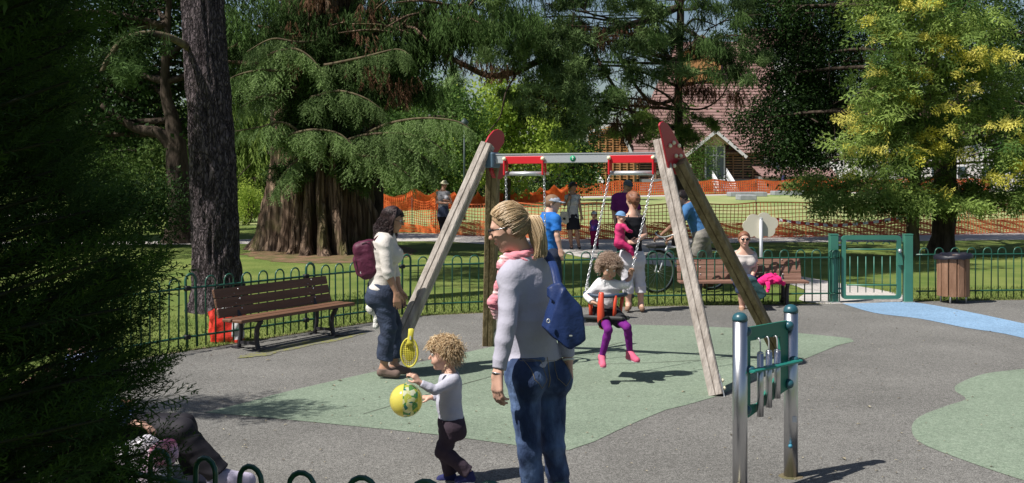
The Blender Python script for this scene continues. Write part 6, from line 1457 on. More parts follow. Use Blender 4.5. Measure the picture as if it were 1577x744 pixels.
def jeans_detail(E):
    K, B, root, m = E['K'], E['B'], E['root'], E['m']; F, S, up = B['F'], B['S'], B['up']; st = mat('denim stitching', (.25, .20, .12), .8); dd_ = mat('denim pocket', (.03, .055, .13), .8, (.09, .14, .27), 14, 6)
    from mathutils.bvhtree import BVHTree
    ob = [o for o in root.children if o.name.startswith('trousers')][0]; bvh = BVHTree.FromPolygons([v.co[:] for v in ob.data.vertices], [p.vertices[:] for p in ob.data.polygons]); rl = Vector(root.location)
    def proj(x, z):     # point on the seat of the jeans
        o = K['pel']+S*x+up*z-F*.4-rl; loc, n, i, d = bvh.ray_cast(o, F); return (loc+rl+n.normalized()*(.0015 if n.dot(F) < 0 else -.0015)) if loc else None
    for sx in (-1, 1):
        out = [(.045, .015), (.125, .022), (.13, -.07), (.088, -.115), (.045, -.075)]; pts = []
        for i in range(5):
            a, b = out[i], out[(i+1) % 5]
            for k in range(6): t = k/6; q = proj(sx*(a[0]+(b[0]-a[0])*t), a[1]+(b[1]-a[1])*t); pts.append(q)
        pts = [p for p in pts if p is not None]
        if len(pts) > 8:
            mb = MB(); mb.tube(pts, .0013, 5, closed=True); mb.build('pocket_seam', st, root)
    pts = [proj(0, z) for z in np.linspace(.03, -.12, 10)]; pts = [p for p in pts if p is not None]
    if len(pts) > 3: mb = MB(); mb.tube(pts, .002, 5); mb.build('back_seam', st, root)
    for zz in (.048, .012):
        pts = [proj(x, zz-(0 if zz > .02 else .25*0)) for x in np.linspace(-.14, .14, 16)]; pts = [p for p in pts if p is not None]
        if len(pts) > 3: mb = MB(); mb.tube(pts, .0010, 5); mb.build('waist_seam', st, root)
E1 = person('standing woman with blond ponytail, sunglasses and pink scarf carrying a blue bag', Z, G(838, 842), J1, fd, 1.68, m_skin_f, .214, (-.97, .12, -.27), (0, 0, 1), vox=.0058,
    clothes=[shirt(m_lilac, .009, (2, .93), 1.0, .035, .0045, 1, name='jumper'), trousers(m_denim, .007, (2, 1.0), .93, .0045, 2, name='trousers', flare=.02), shoes(cloth('brown shoe leather', (.10, .06, .04)), sole=m_blk), scarf1, hair1, brace1, jeans_detail],
    hands=[dict(s='l', d=(-.05, -.12, -1), n=(.75, .6, 0), t=(-.5, .75, 0), curl=.42, m=1.0), dict(s='r', d=(0, 0, -1), n=(-.8, -.4, 0), t=(-.5, .75, 0), curl=.4, m=.98)], tb=.87, lb=.90)

# blue tote on her shoulder
def planes(pts, Zc, th, nrm=(0, -1, 0), inset=0.):
    """convex outline (photo pixels at distance Zc, clockwise on screen) -> clip planes"""
    P = [W(x, y, Zc) for x, y in pts]; c = sum(P, Vector())/len(P); n = Vector(nrm).normalized(); out = []
    for i in range(len(P)):
        a, b = P[i], P[(i+1) % len(P)]; q = (b-a).cross(n).normalized(); q = q if q.dot(a-c) > 0 else -q; out.append((tuple(a+q*inset), tuple(q)))
    return c, out
m_bag = mat('navy nylon', (.012, .028, .105), .5, (.018, .040, .14), 5, 6, bump=.35, bscale=16, spec=.35)
bagr = empty('shoulder_bag', W(868, 520, 5.24), 'navy blue slouchy tote bag hanging from the shoulder of the ponytailed woman', 'bag')
Zb = 5.24; nb = (.25, -.97, 0)
c, cl = planes([(863, 434), (831, 505), (834, 510), (873, 538), (905, 525), (896, 468)], Zb, .1, nb)
c2, cl2 = planes([(831, 438), (852, 430), (866, 436), (862, 466), (840, 463)], Zb-.02, .1, nb)
def bagdisp(X):
    rx = (X[:, 0]-c.x); rz = X[:, 2]-c.z; return .020*np.clip((np.abs(rx)/.12)**2+(np.abs(rz)/.18)**2, 0, 1.5)
bag = [bx(tuple(c), (.3, .085, .3), None, .02, .01, clip=cl), bx(tuple(c2), (.2, .05, .2), None, .02, .012, clip=cl2)]
wr1 = wrinkle(.0035, (14, 14, 10), 9)
def ridge(X):          # folds running from the top knot to the corners
    d = np.zeros(len(X)); T = W(862, 436, Zb)
    for q, w in (((873, 538), .018), ((850, 525), .010), ((893, 530), .010), ((838, 480), .008)):
        e = W(q[0], q[1], Zb); ab = npv(e.x-T.x, e.z-T.z); L = np.linalg.norm(ab); ab /= L; px_, pz_ = X[:, 0]-T.x, X[:, 2]-T.z; t = np.clip(px_*ab[0]+pz_*ab[1], 0, L); dist = np.hypot(px_-ab[0]*t, pz_-ab[1]*t); d -= w*.6*np.exp(-(dist/.03)**2)
    return d+.006
link('bag_body', sdf_mesh('bag_body', bag, .006, lambda X: bagdisp(X)+wr1(X)+ridge(X)), m_bag, bagr)
mb = MB()
for dx in (0, 9):
    pth = smooth_path([W(858+dx*.3, 440, Zb-.0), W(852+dx*.3, 412, 5.33), W(844+dx*.4, 396, 5.47), W(838+dx*.4, 388, 5.58), W(841+dx, 400, 5.68), W(850+dx, 425, 5.66)], 5); mb.tube(pth, .017, 8, flat=.35)
mb.build('strap', m_bag, bagr)
mb = MB(); mb.tube([W(844.5, 494.5, Zb-.105)+Vector((.007*math.cos(t), 0, .009*math.sin(t))) for t in np.linspace(0, 2*PI, 12, endpoint=False)], .003, 6, closed=True); mb.build('eyelet', m_steel, bagr)
MB().box(W(879, 517, Zb-.10), (.014, .004, .006)).build('metal_tag', m_steel, bagr)

# ------------------------------------------------------------------ 2. toddler with ball and toy racket
Z = 6.57; h_curl = hairmat('golden curls', (.36, .22, .10), (.84, .66, .42))
J2 = dict(head=(683, 545, 0), neck=(692, 576, 0), ls=(699, 586, -.075), rs=(695, 586, .075), le=(670, 601, -.14), re=(682, 610, .08), lw=(646, 589, -.16), rw=(664, 612, .03),
          pel=(695, 650, 0), lh=(697, 660, -.045), rh=(692, 660, .045), lk=(680, 695, -.06), rk=(684, 700, .05), la=(716, 727, -.05), ra=(694, 730, .05), lt=(700, 737, -.05), rt=(678, 738, .05))
J2['lt'] = (706, 740, -.06); J2['la'] = (722, 728, -.05)
def hair2(E):
    H, h, root = E['H'], E['h'], E['root']; c, s, f, u = H; r = np.random.default_rng(8); paths = []; vv = []
    haircap(mat('blond underhair', (.26, .165, .09)), t=.07, wr=.006, face=.20, back=-.50)(E)
    for i in range(2300):
        d = r.normal(0, 1, 3); d = ndir(*d)
        if d.z < -.75: continue
        if d.y > .25 and d.z < .42: continue
        if d.y > -.05 and d.z < -.1: continue
        base = scalp(H, h, d, r.uniform(.07, .17)); out = (base-c).normalized(); dn = Vector((0, 0, -1)); ax = (dn*1.0+out*.25+Vector(r.normal(0, .5, 3))).normalized()
        x, y, _ = frame(ax); R = r.uniform(.003, .009); ph = r.uniform(0, 6.28); P = []; tw = r.uniform(.6, 1.2); L = r.uniform(.025, .055)
        for k in range(12): t = k/11; P.append(base+ax*L*t+(x*math.cos(ph+t*tw*6.28)+y*math.sin(ph+t*tw*6.28))*R*(1-.4*t))
        paths.append(P); vv.append(np.clip(.5+.3*r.normal(), 0, 1))
    for i in range(420):      # fringe swept over the forehead
        a = r.uniform(-.9, .9); d0 = ndir(math.sin(a)*.5, .5, .75); d1 = ndir(math.sin(a)*.9, .95, .18+r.uniform(0, .22)); P = [scalp(H, h, d0.lerp(d1, k/11).normalized(), .09+.02*math.sin(k*.9+i)) for k in range(12)]
        paths.append(P); vv.append(np.clip(.6+.25*r.normal(), 0, 1))
    strands_mesh('hair', paths, .0017, .0010, h_curl, root, vv, 3); brows(root, H, h, mat('blond brow', (.28, .18, .10), .8))
m_grey = cloth('pale grey cotton', (.40, .40, .47), (.47, .47, .55), 6)
E2 = person('curly haired toddler in a grey top and dark trousers holding a yellow toy', Z, G(700, 744), J2, (-1, -.05, 0), .93, m_skin_f, .185, (-1, -.12, -.12), vox=.0055, child=True, fem=False, eye=True, tb=1.18, lb=1.05,
    clothes=[shirt(m_grey, .014, (2, .9), 1.04, .02, .004, 4), trousers(cloth('dark plum trousers', (.045, .032, .045), (.065, .048, .062)), .018, (2, .98), .90, .006, 5, flare=.02), shoes(cloth('navy toddler shoe', (.03, .035, .12)), .010, sole=mat('pale sole', (.7, .7, .72), .6)), hair2],
    hands=[dict(s='l', d=(-.55, -.1, .75), n=(-.6, .5, -.5), t=(.1, -.9, .4), curl=.75, m=.62, grip=.5), dict(s='r', d=(-1, 0, 0), n=(0, .2, -1), t=(0, -1, .2), curl=.5, m=.60)])
# racket: yellow plastic, blade down, handle up
rk = empty('toy_racket', W(632, 560, Z-.16), 'yellow plastic toy racket held upside down by the toddler', 'toy racket'); ym = mat('translucent yellow plastic', (.80, .72, .08), .35, (.86, .80, .16), 5, transl=.3); Zr = Z-.17
c = W(630.5, 543, Zr); s_ = Zr/FPX; mb = MB(); ring = [c+Vector((13*s_*math.cos(t), 0, 22*s_*math.sin(t))) for t in np.linspace(0, 2*PI, 32, endpoint=False)]
mb.tube(ring, .0055, 8, closed=True); mb.build('rim', ym, rk)
mb = MB(); r = random.Random(1)
for i in range(-4, 5):
    w = 22*s_*math.sqrt(max(0, 1-(i/4.6)**2)); mb.tube([c+Vector((i*2.8*s_, 0, -w)), c+Vector((i*2.8*s_, 0, w))], .0020, 4)
for i in range(-7, 8):
    w = 13*s_*math.sqrt(max(0, 1-(i/7.6)**2)); mb.tube([c+Vector((-w, .001, i*2.9*s_)), c+Vector((w, .001, i*2.9*s_))], .0020, 4)
o = mb.build('grid', ym, rk)
o_pts = [(x*s_*.62, z*s_*.62) for x, z in [(13*math.cos(t), 22*math.sin(t)) for t in np.linspace(0, 2*PI, 24, endpoint=False)]]
mb = MB(); mb.prism(o_pts, c+Vector((0, .001, 0)), (1, 0, 0), (0, 0, 1), (0, .002, 0)); mb.build('blade', ym, rk)
a, b = W(631.5, 527, Zr), W(633.5, 507, Zr); mb = MB(); mb.tube([a-Vector((0, 0, .02)), a, a.lerp(b, .5), b, b+Vector((0, 0, .004))], [.026, .020, .016, .017, .008], 12, flat=.5); mb.build('handle', ym, rk)
MB().box(a.lerp(b, .35)+Vector((0, -.011, 0)), (.008, .002, .022)).build('sticker', mat('pale sticker', (.6, .6, .62)), rk)
# inflated ball on a string
Zs = Z-.15; bc_ = W(625.5, 616.5, Zs); bl_ = empty('ball', bc_, 'yellow and clear inflatable ball hanging on a string from the toddler', 'ball'); Rb = 25.5*Zs/FPX
m = bpy.data.materials.new('ball film'); m.use_nodes = True; n = m.node_tree.nodes; l = m.node_tree.links; bs = n['Principled BSDF']; bs.inputs['Roughness'].default_value = .12; bs.inputs['Coat Weight'].default_value = .4
tc = n.new('ShaderNodeTexCoord'); sx = n.new('ShaderNodeSeparateXYZ'); l.new(tc.outputs['Object'], sx.inputs[0])
nz = n.new('ShaderNodeTexVoronoi'); nz.inputs['Scale'].default_value = 42; l.new(tc.outputs['Object'], nz.inputs['Vector'])
pr = n.new('ShaderNodeValToRGB'); pr.color_ramp.interpolation = 'CONSTANT'; e = pr.color_ramp.elements; e[0].color = (.10, .30, .10, 1); e[1].position = .35; e[1].color = (.70, .72, .40, 1)
for p_, c_ in ((.5, (.50, .55, .10, 1)), (.62, (.75, .78, .62, 1)), (.8, (.04, .20, .22, 1)), (.88, (.72, .74, .45, 1))): x_ = e.new(p_); x_.color = c_
sc_ = n.new('ShaderNodeSeparateColor'); l.new(nz.outputs['Color'], sc_.inputs[0]); l.new(sc_.outputs[1], pr.inputs[0])
m1 = n.new('ShaderNodeMapRange'); m1.inputs['From Min'].default_value = -.013; m1.inputs['From Max'].default_value = -.009; l.new(sx.outputs[0], m1.inputs['Value'])
m2_ = n.new('ShaderNodeMapRange'); m2_.inputs['From Min'].default_value = .075; m2_.inputs['From Max'].default_value = .07; l.new(sx.outputs[0], m2_.inputs['Value'])
mm_ = n.new('ShaderNodeMath'); mm_.operation = 'MULTIPLY'; l.new(m1.outputs[0], mm_.inputs[0]); l.new(m2_.outputs[0], mm_.inputs[1])
mx = n.new('ShaderNodeMix'); mx.data_type = 'RGBA'; mx.inputs['A'].default_value = (.86, .76, .16, 1); l.new(mm_.outputs[0], mx.inputs['Factor']); l.new(pr.outputs[0], mx.inputs['B']); l.new(mx.outputs['Result'], bs.inputs['Base Color'])
tr_ = n.new('ShaderNodeBsdfTranslucent'); l.new(mx.outputs['Result'], tr_.inputs[0]); ms = n.new('ShaderNodeMixShader'); ms.inputs[0].default_value = .35; l.new(bs.outputs[0], ms.inputs[1]); l.new(tr_.outputs[0], ms.inputs[2]); l.new(ms.outputs[0], n['Material Output'].inputs[0])
mb = MB(); mb.ball(bc_, Rb, 40, 24); mb.build('shell', m, bl_)
mb = MB(); mb.tube(smooth_path([bc_+Vector((-.0, -.0, Rb*.98)), W(626.5, 590, Zs-.01), W(627, 575, Zs-.01)], 4), .0012, 4); mb.build('string', mat('pale string', (.7, .66, .5), .8), bl_)
mb = MB(); mb.tube([bc_+Vector((0, 0, Rb*.99)), bc_+Vector((0, 0, Rb*1.05))], .004, 8); mb.build('valve', ym, bl_)

# ------------------------------------------------------------------ 3. woman with the burgundy backpack
Z = 9.95; h_dark = hairmat('dark brown hair', (.016, .009, .010), (.12, .07, .07))
J3 = dict(head=(605, 339, 0), neck=(594, 362, 0), rs=(592, 376, -.15), ls=(597, 376, .15), re=(597, 420, -.20), le=(607, 420, .18), rw=(611, 452, -.19), lw=(616, 448, .14),
          pel=(588, 444, 0), rh=(588, 455, -.09), lh=(590, 455, .09), rk=(599, 505, -.10), lk=(607, 503, .10), ra=(591, 567, -.10), la=(607, 563, .10), rt=(611, 576, -.13), lt=(628, 572, .12))
def hair3(E):
    H, h, root = E['H'], E['h'], E['root']; c, s, f, u = H; r = np.random.default_rng(9); paths = []; vv = []
    haircap(mat('dark underhair', (.012, .008, .008), .6), t=.05, wr=.003, face=.16, back=-.45, extra=[lambda c, s, f, u, h: rc(c-f*.22*h-u*.1*h, c-f*.42*h-u*.85*h, .30*h, .20*h, .05)])(E)
    for i in range(2000):
        a = r.uniform(-2.3, 2.3)+PI; d1 = ndir(math.sin(a), math.cos(a)*.9, r.uniform(-.5, .0)); d0 = ndir(.12*np.sign(d1.x), .15, 1)
        if d1.y > .35: continue
        P = []; L = r.uniform(.5, 1.0); ph = r.uniform(0, 6.28)
        for k in range(8): d = d0.lerp(d1, (k/7)).normalized(); P.append(scalp(H, h, d, .07+.02*math.sin(k+ph)))
        q = P[-1]; back = -f; 
        for k in range(8):
            t = (k+1)/8; P.append(q+Vector((0, 0, -1))*.19*L*t+back*(.05*t)*h/.2*(1 if d1.y < .1 else .4)+Vector((math.sin(t*9+round(ph)), math.cos(t*9+round(ph)), 0))*.018*t)
        paths.append(P); vv.append(np.clip(.25+.28*r.normal(), 0, 1))
    for i in range(360):
        a = r.uniform(.3, 1.1); P = [scalp(H, h, ndir(.1, .5, .9).lerp(ndir(r.uniform(-.7, .7), .95, .28), k/15).normalized(), .07) for k in range(16)]; paths.append(P); vv.append(.3)
    strands_mesh('hair', paths, .0022, .0013, h_dark, root, vv)
    g = mat('dark metal frame', (.03, .03, .03), .3)
    for q in (-1, 1):
        e = c+s*q*.15*h+f*.45*h+u*.04*h; mb = MB(); mb.tube([e+s*.10*h*math.cos(t)+u*.065*h*math.sin(t) for t in np.linspace(0, 2*PI, 14, endpoint=False)], .0022, 5, closed=True); mb.tube([e+s*q*.1*h, c+s*q*.37*h+u*.06*h], .002, 5); mb.build('glasses', g, root)
m_crm = cloth('cream cotton blouse', (.62, .58, .54), (.54, .50, .46), 7)
E3 = person('dark haired woman in a cream blouse and cropped jeans standing by the swing post', Z, G(600, 580), J3, (1, .02, 0), 1.60, m_skin_t, .215, (.97, -.12, -.22), vox=.0085, tb=1.12, lb=1.08, eye=True,
    clothes=[shirt(m_crm, .013, (2, .25), .98, .03, .006, 6, name='blouse'), trousers(m_denim_d, .016, (2, .80), .90, .008, 7, flare=.03), shoes(cloth('taupe sandal leather', (.20, .14, .12)), .004, sole=mat('dark taupe sole', (.10, .07, .06), .8), high=.0), hair3],
    hands=[dict(s='r', d=(.05, 0, -1), n=(-.1, 1, 0), t=(1, 0, 0), curl=.35, m=.95), dict(s='l', d=(.2, 0, -1), n=(0, -1, 0), t=(1, 0, 0), curl=.4, m=.95)])
bp_ = empty('backpack', W(566, 400, Z), 'burgundy backpack on the back of the dark haired woman', 'backpack'); m_bur = mat('burgundy nylon', (.075, .008, .03), .6, (.10, .014, .042), 6, 6, bump=.4, bscale=25)
P = [bx(tuple(W(566, 399, Z)), (.095, .15, .17), (Vector((.96, 0, .25)), Vector((0, 1, 0)), Vector((-.25, 0, .96))), .06, .02), bx(tuple(W(557, 408, Z)), (.055, .12, .095), (Vector((.96, 0, .25)), Vector((0, 1, 0)), Vector((-.25, 0, .96))), .04, .02)]
link('pack_body', sdf_mesh('pack_body', P, .008, wrinkle(.005, (25, 25, 30), 12)), m_bur, bp_)
mb = MB(); mb.tube(smooth_path([W(575, 370, Z-.09), W(586, 362, Z-.10), W(597, 366, Z-.10), W(603, 380, Z-.12), W(598, 400, Z-.16), W(582, 416, Z-.12)], 5), .014, 8, flat=.5); mb.tube(smooth_path([W(577, 370, Z+.09), W(590, 362, Z+.10), W(600, 370, Z+.10)], 5), .014, 8, flat=.5); mb.build('strap', m_bur, bp_)
mb = MB(); mb.tube(smooth_path([W(550, 380, Z-.10), W(548, 400, Z-.13), W(552, 420, Z-.12)], 4), .0035, 5); mb.tube(smooth_path([W(557, 376, Z-.14), W(570, 372, Z-.15), W(578, 385, Z-.15)], 4), .0035, 5); mb.build('zip', m_black, bp_)
mb = MB(); q = W(560, 420, Z-.135)
for k in range(3): mb.tube([q+Vector((.012*k-.02+.008*math.cos(t), -.002, .006*(k % 2)+.010*math.sin(t))) for t in np.linspace(0, 5.2, 10)], .0025, 5)
mb.build('emblem', mat('white print', (.8, .8, .8)), bp_)
mb = MB(); mb.tube(smooth_path([W(578, 425, Z-.12), W(576, 450, Z-.13), W(577, 470, Z-.13)], 4), .006, 6, flat=.4); mb.build('loose_strap', m_black, bp_)
wt = empty('soft_toy', W(574, 485, Z-.05), 'white plush toy dangling behind the dark haired woman', 'soft toy'); pm = mat('white plush', (.74, .73, .70), .95, (.62, .60, .57), 20, bump=.5, bscale=90)
P = [rc(W(574, 470, Z+.1), W(571, 478, Z+.1), .03, .035, .02), rc(W(576, 478, Z+.1), W(579, 492, Z+.1), .022, .020, .02), rc(W(579, 492, Z+.1), W(579, 502, Z+.1), .018, .030, .02), rc(W(570, 468, Z+.1), W(568, 474, Z+.1), .02, .03, .02), rc(W(575, 462, Z+.06), W(577, 470, Z+.1), .012, .018, .01)]
link('plush_body', sdf_mesh('plush_body', P, .007, wrinkle(.004, (90, 90, 90), 3)), pm, wt)
mb = MB(); mb.tube([W(583, 440, Z+.08), W(577, 452, Z+.08), W(575, 463, Z+.07)], .004, 5); mb.build('cord', pm, wt)

# ------------------------------------------------------------------ 4. girl in the cradle swing
Z = 9.8; h_friz = hairmat('frizzy brown hair', (.24, .16, .115), (.66, .50, .39))
J4 = dict(head=(938, 413, -.05), neck=(934, 433, 0), rs=(921, 441, .0), ls=(949, 440, -.02), re=(905, 456, -.02), le=(964, 439, -.08), rw=(912, 466, -.10), lw=(971, 426, .06),
          pel=(932, 480, .04), rh=(927, 483, .0), lh=(941, 482, .0), rk=(937, 508, -.24), lk=(966, 504, -.20), ra=(927, 549, -.16), la=(970, 542, -.10), rt=(929, 563, -.27), lt=(981, 555, -.22))
def hair4(E):
    H, h, root = E['H'], E['h'], E['root']; c, s, f, u = H; r = np.random.default_rng(10); paths = []; vv = []
    haircap(mat('frizzy underhair', (.12, .07, .045), .9), t=.16, wr=.008, face=.20, back=-.30)(E)
    for i in range(4200):
        d = ndir(*r.normal(0, 1, 3))
        if d.z < -.55 or (d.y > .45 and d.z < .30): continue
        b0 = scalp(H, h, d, .05); o = (b0-c).normalized(); L = r.uniform(.030, .065); x, y, _ = frame(o); ph = r.uniform(0, 6.28); P = []
        for k in range(8): t = k/7; P.append(b0+o*L*t+(x*math.cos(ph+t*9)+y*math.sin(ph+t*9))*.007*t+Vector((0, 0, -.012))*t*t)
        paths.append(P); vv.append(np.clip(.45+.28*r.normal(), 0, 1))
    strands_mesh('hair', paths, .0017, .0011, h_friz, root, vv); brows(root, H, h, m_iris)
E4 = person('girl with frizzy hair in a white top and purple tights sitting in the swing', Z, (SEAT.x, SEAT.y-.02, .12), J4, (-.25, -.95, 0), 1.16, m_skin_b, .19, (.12, -.94, -.36), (.10, 0, 1), vox=.0065, child=True, fem=False, eye=True, tb=1.0, lb=.86,
    clothes=[shirt(cloth('white cotton sweatshirt', (.70, .69, .70), (.62, .61, .63)), .016, (2, .95), .98, .03, .006, 8, name='sweatshirt'), trousers(cloth('purple tights', (.13, .012, .16), (.17, .02, .20)), .004, (2, 1.0), .9, .0015, 9, name='tights'), trousers(cloth('black shorts', (.015, .015, .017), (.03, .03, .034)), .024, (1, .62), .80, .004, 10, name='shorts'),
             shoes(cloth('pink canvas shoe', (.62, .14, .22), (.52, .10, .18)), .008, sole=mat('pale sole', (.7, .7, .72)), high=.028)],
    hands=[dict(s='l', d=(.1, .0, 1), n=(.4, -.9, 0), t=(-.7, -.5, 0), curl=.95, m=.66, grip=.6), dict(s='r', d=(.8, -.1, -.2), n=(0, -.5, -1), t=(.2, -.8, .6), curl=.6, m=.64)], extra=hair4)

# ------------------------------------------------------------------ 5. boy in the blue cap and T-shirt
Z = 13.5; m_blueT = cloth('bright blue cotton', (.02, .13, .45), (.03, .17, .52), 5); m_capg = cloth('pale blue grey cap', (.38, .42, .50))
J5 = dict(head=(851, 314, 0), neck=(845, 330, 0), ls=(838, 338, .1), rs=(856, 338, -.1), le=(842, 362, .14), re=(858, 362, -.14), lw=(850, 384, .1), rw=(863, 385, -.14), pel=(846, 389, 0), lh=(843, 396, .07), rh=(850, 396, -.07), lk=(846, 440, .07), rk=(856, 440, -.1), la=(845, 485, .1), ra=(858, 488, -.08), lt=(853, 493, .0), rt=(866, 495, -.16))
person('boy in a pale cap and bright blue T shirt beyond the ponytailed woman', Z, G(853, 498), J5, (.85, -.3, 0), 1.58, m_skin_f, .215, (.9, -.1, -.15), vox=.010, fem=False,
    clothes=[shirt(m_blueT, .018, (1, .75), 1.02, .03, .006, 11), trousers(cloth('dark denim shorts', (.03, .04, .07)), .02, (1, .95), .88, .006, 12, name='shorts'), haircap(mat('light brown hair', (.20, .12, .07), .7), .03), cap_hat(m_capg), shoes(m_black, .006)],
    hands=[dict(s='r', d=(.1, 0, -1), n=(.3, .9, 0), t=(.9, -.2, 0), curl=.4, m=.9)])

# ------------------------------------------------------------------ 6. woman in black top holding the baby
Z = 14.6
J6 = dict(head=(974, 308, 0), neck=(975, 329, 0), ls=(963, 338, -.05), rs=(988, 337, .05), le=(957, 364, -.12), re=(993, 362, .0), lw=(970, 374, -.22), rw=(978, 372, -.20), pel=(973, 392, 0), lh=(966, 400, -.03), rh=(980, 400, .03), lk=(966, 432, -.04), rk=(985, 430, .03), la=(968, 468, -.03), ra=(987, 468, .02), lt=(966, 476, -.14), rt=(989, 476, -.12))
m_bk = cloth('black jersey', (.014, .014, .018), (.025, .025, .03)); m_auburn = mat('auburn hair', (.16, .065, .035), .55, (.26, .11, .06), 30)
E6 = person('woman with auburn hair in black top and white cropped trousers holding a baby', Z, G(975, 480), J6, (-.25, .97, 0), 1.63, m_skin_f, .215, (-.45, .9, -.1), vox=.009, tb=.95,
    clothes=[shirt(m_bk, .009, (0, 0), 1.05, -.045, .003, 13, name='vest_top'), trousers(cloth('white linen trousers', (.62, .60, .64), (.54, .52, .56)), .022, (2, .55), .90, .008, 14, flare=.02), shoes(cloth('tan sandal', (.3, .18, .12)), .003, high=-.02),
             haircap(m_auburn, .06, wr=.010, face=.1, back=-.45, extra=[lambda c, s, f, u, h: el(c-f*.42*h+u*.05*h, (.22*h, .2*h, .28*h), None, .05), lambda c, s, f, u, h: rc(c-f*.36*h-u*.1*h, c-f*.34*h-u*.5*h, .18*h, .10*h, .05)])],
    hands=[dict(s='l', d=(.6, .1, .1), n=(0, -.6, .6), t=(0, 0, 1), curl=.4, m=.9)])
mb = MB()
for a, b_ in (((968, 331, -.07), (966, 347, -.10)), ((983, 331, -.03), (986, 347, -.05))): mb.tube([W(a[0], a[1], Z+a[2]-.03), W(b_[0], b_[1], Z+b_[2])], .008, 6, flat=.5)
mb.build('shoulder_strap', m_bk, E6['root'])
# baby
J7 = dict(head=(956, 334, -.2), neck=(955, 344, -.2), ls=(962, 349, -.25), rs=(951, 349, -.15), le=(967, 355, -.27), re=(949, 357, -.15), lw=(974, 357, -.23), rw=(952, 364, -.15), pel=(954, 373, -.2), lh=(957, 375, -.24), rh=(953, 375, -.16), lk=(971, 383, -.26), rk=(966, 380, -.12), la=(976, 394, -.26), ra=(972, 391, -.1), lt=(979, 398, -.28), rt=(975, 396, -.1))
person('baby in a pink suit and blue sunhat carried on the woman\'s arm', Z, W(955, 378, Z-.2), J7, (.8, -.5, 0), .68, m_skin_f, .15, (.7, -.6, -.1), vox=.0075, fem=False, child=True, tb=1.3, lb=1.15,
    clothes=[shirt(cloth('pink baby top', (.60, .05, .17), (.5, .04, .14)), .02, (2, .95), 1.0, .0, .004, 15), trousers(cloth('pink baby trousers', (.52, .03, .14)), .02, (2, 1.), .85, .004, 16), cap_hat(cloth('blue sunhat', (.16, .30, .52)), .08, .42, 'sunhat', True)])
# ------------------------------------------------------------------ 7. man in purple behind them
Z = 20.5; m_pur = cloth('purple cotton', (.13, .018, .12), (.17, .025, .15))
J8 = dict(head=(967, 287, 0), neck=(963, 299, 0), rs=(948, 305, 0), ls=(976, 305, 0), re=(945, 326, 0), le=(984, 326, -.05), rw=(948, 345, -.1), lw=(979, 342, -.2), pel=(963, 350, 0), rh=(957, 356, 0), lh=(969, 356, 0), rk=(957, 384, -.05), lk=(970, 384, -.05), ra=(957, 411, 0), la=(971, 411, 0), rt=(957, 416, -.16), lt=(971, 416, -.16))
person('man in a purple shirt and grey cap behind the woman with the baby', Z, G(963, 418), J8, (.1, -1, 0), 1.72, m_skin_t, .23, (.3, -.9, -.25), vox=.013, fem=False, tb=1.15,
    clothes=[shirt(m_pur, .022, (1, .9), 1.05, .03, .006, 17), trousers(cloth('dark grey trousers', (.05, .05, .055)), .02, (2, .97), .85, .006, 18), cap_hat(cloth('dark grey cap', (.09, .10, .11))), haircap(mat('grey hair', (.2, .19, .18), .8), .02), shoes(m_black, .01)])
# ------------------------------------------------------------------ 8. woman with the white handbag on the path
Z = 26.5; m_dkhair = mat('near black hair', (.015, .010, .010), .5, (.035, .022, .02), 30)
J9 = dict(head=(882.5, 288.5, 0), neck=(881, 298, 0), rs=(873, 303, 0), ls=(890, 303, 0), re=(869.5, 316, 0), le=(893, 318, 0), rw=(876, 307, -.15), lw=(895.5, 333, 0), pel=(882.5, 337, 0), rh=(878.5, 341, 0), lh=(887, 341, 0), rk=(878, 360, 0), lk=(889, 360, 0), ra=(880, 379, 0), la=(891.5, 378, .05), rt=(880, 382.5, -.16), lt=(892.5, 381.5, -.12))
E9 = person('woman in a white vest and dark shorts with a pale handbag on the path', Z, G(885, 383.5), J9, (.15, -1, 0), 1.62, m_skin_t, .215, (.3, -.9, -.35), vox=.013, group='people on the path',
    clothes=[shirt(cloth('white vest', (.55, .54, .57)), .012, (0, 0), .98, -.03, .004, 19, name='vest_top'), skirt(cloth('dark shorts', (.025, .025, .035)), .80, 1.42, .135, .185, name='shorts'), shoes(m_black, .006, high=-.02), haircap(m_dkhair, .10, wr=.01, extra=[lambda c, s, f, u, h: rc(c-f*.3*h-s*.1*h, c-f*.3*h-s*.3*h-u*.35*h, .22*h, .12*h, .03)])],
    hands=[dict(s='r', d=(.3, 0, 1), n=(0, -1, 0), t=(1, 0, 0), curl=.8, m=.9), dict(s='l', d=(0, 0, -1), n=(0, 1, 0), t=(0, -1, 0), curl=.4, m=.9)])
hb_ = empty('handbag', W(869, 336, Z-.12), 'pale handbag hanging from the shoulder of the woman on the path', 'bag'); c, cl = planes([(863, 326), (875, 326), (876, 342), (871, 345), (862, 341)], Z-.15, .05)
link('bag_body', sdf_mesh('bag_body', [bx(tuple(c), (.3, .06, .3), None, .02, .01, clip=cl)], .012, wrinkle(.006)), cloth('pale canvas', (.50, .47, .44)), hb_)
mb = MB(); mb.tube(smooth_path([W(866, 328, Z-.16), W(872, 312, Z-.16), W(877, 299, Z-.1), W(879, 312, Z-.16), W(875, 327, Z-.16)], 4), .012, 6, flat=.5); mb.build('strap', m_black, hb_)
mb = MB(); mb.lathe([(.03, 0), (.03, .01)], W(869, 337, Z-.215), 10, (0, -1, 0)); mb.build('clasp', m_black, hb_)
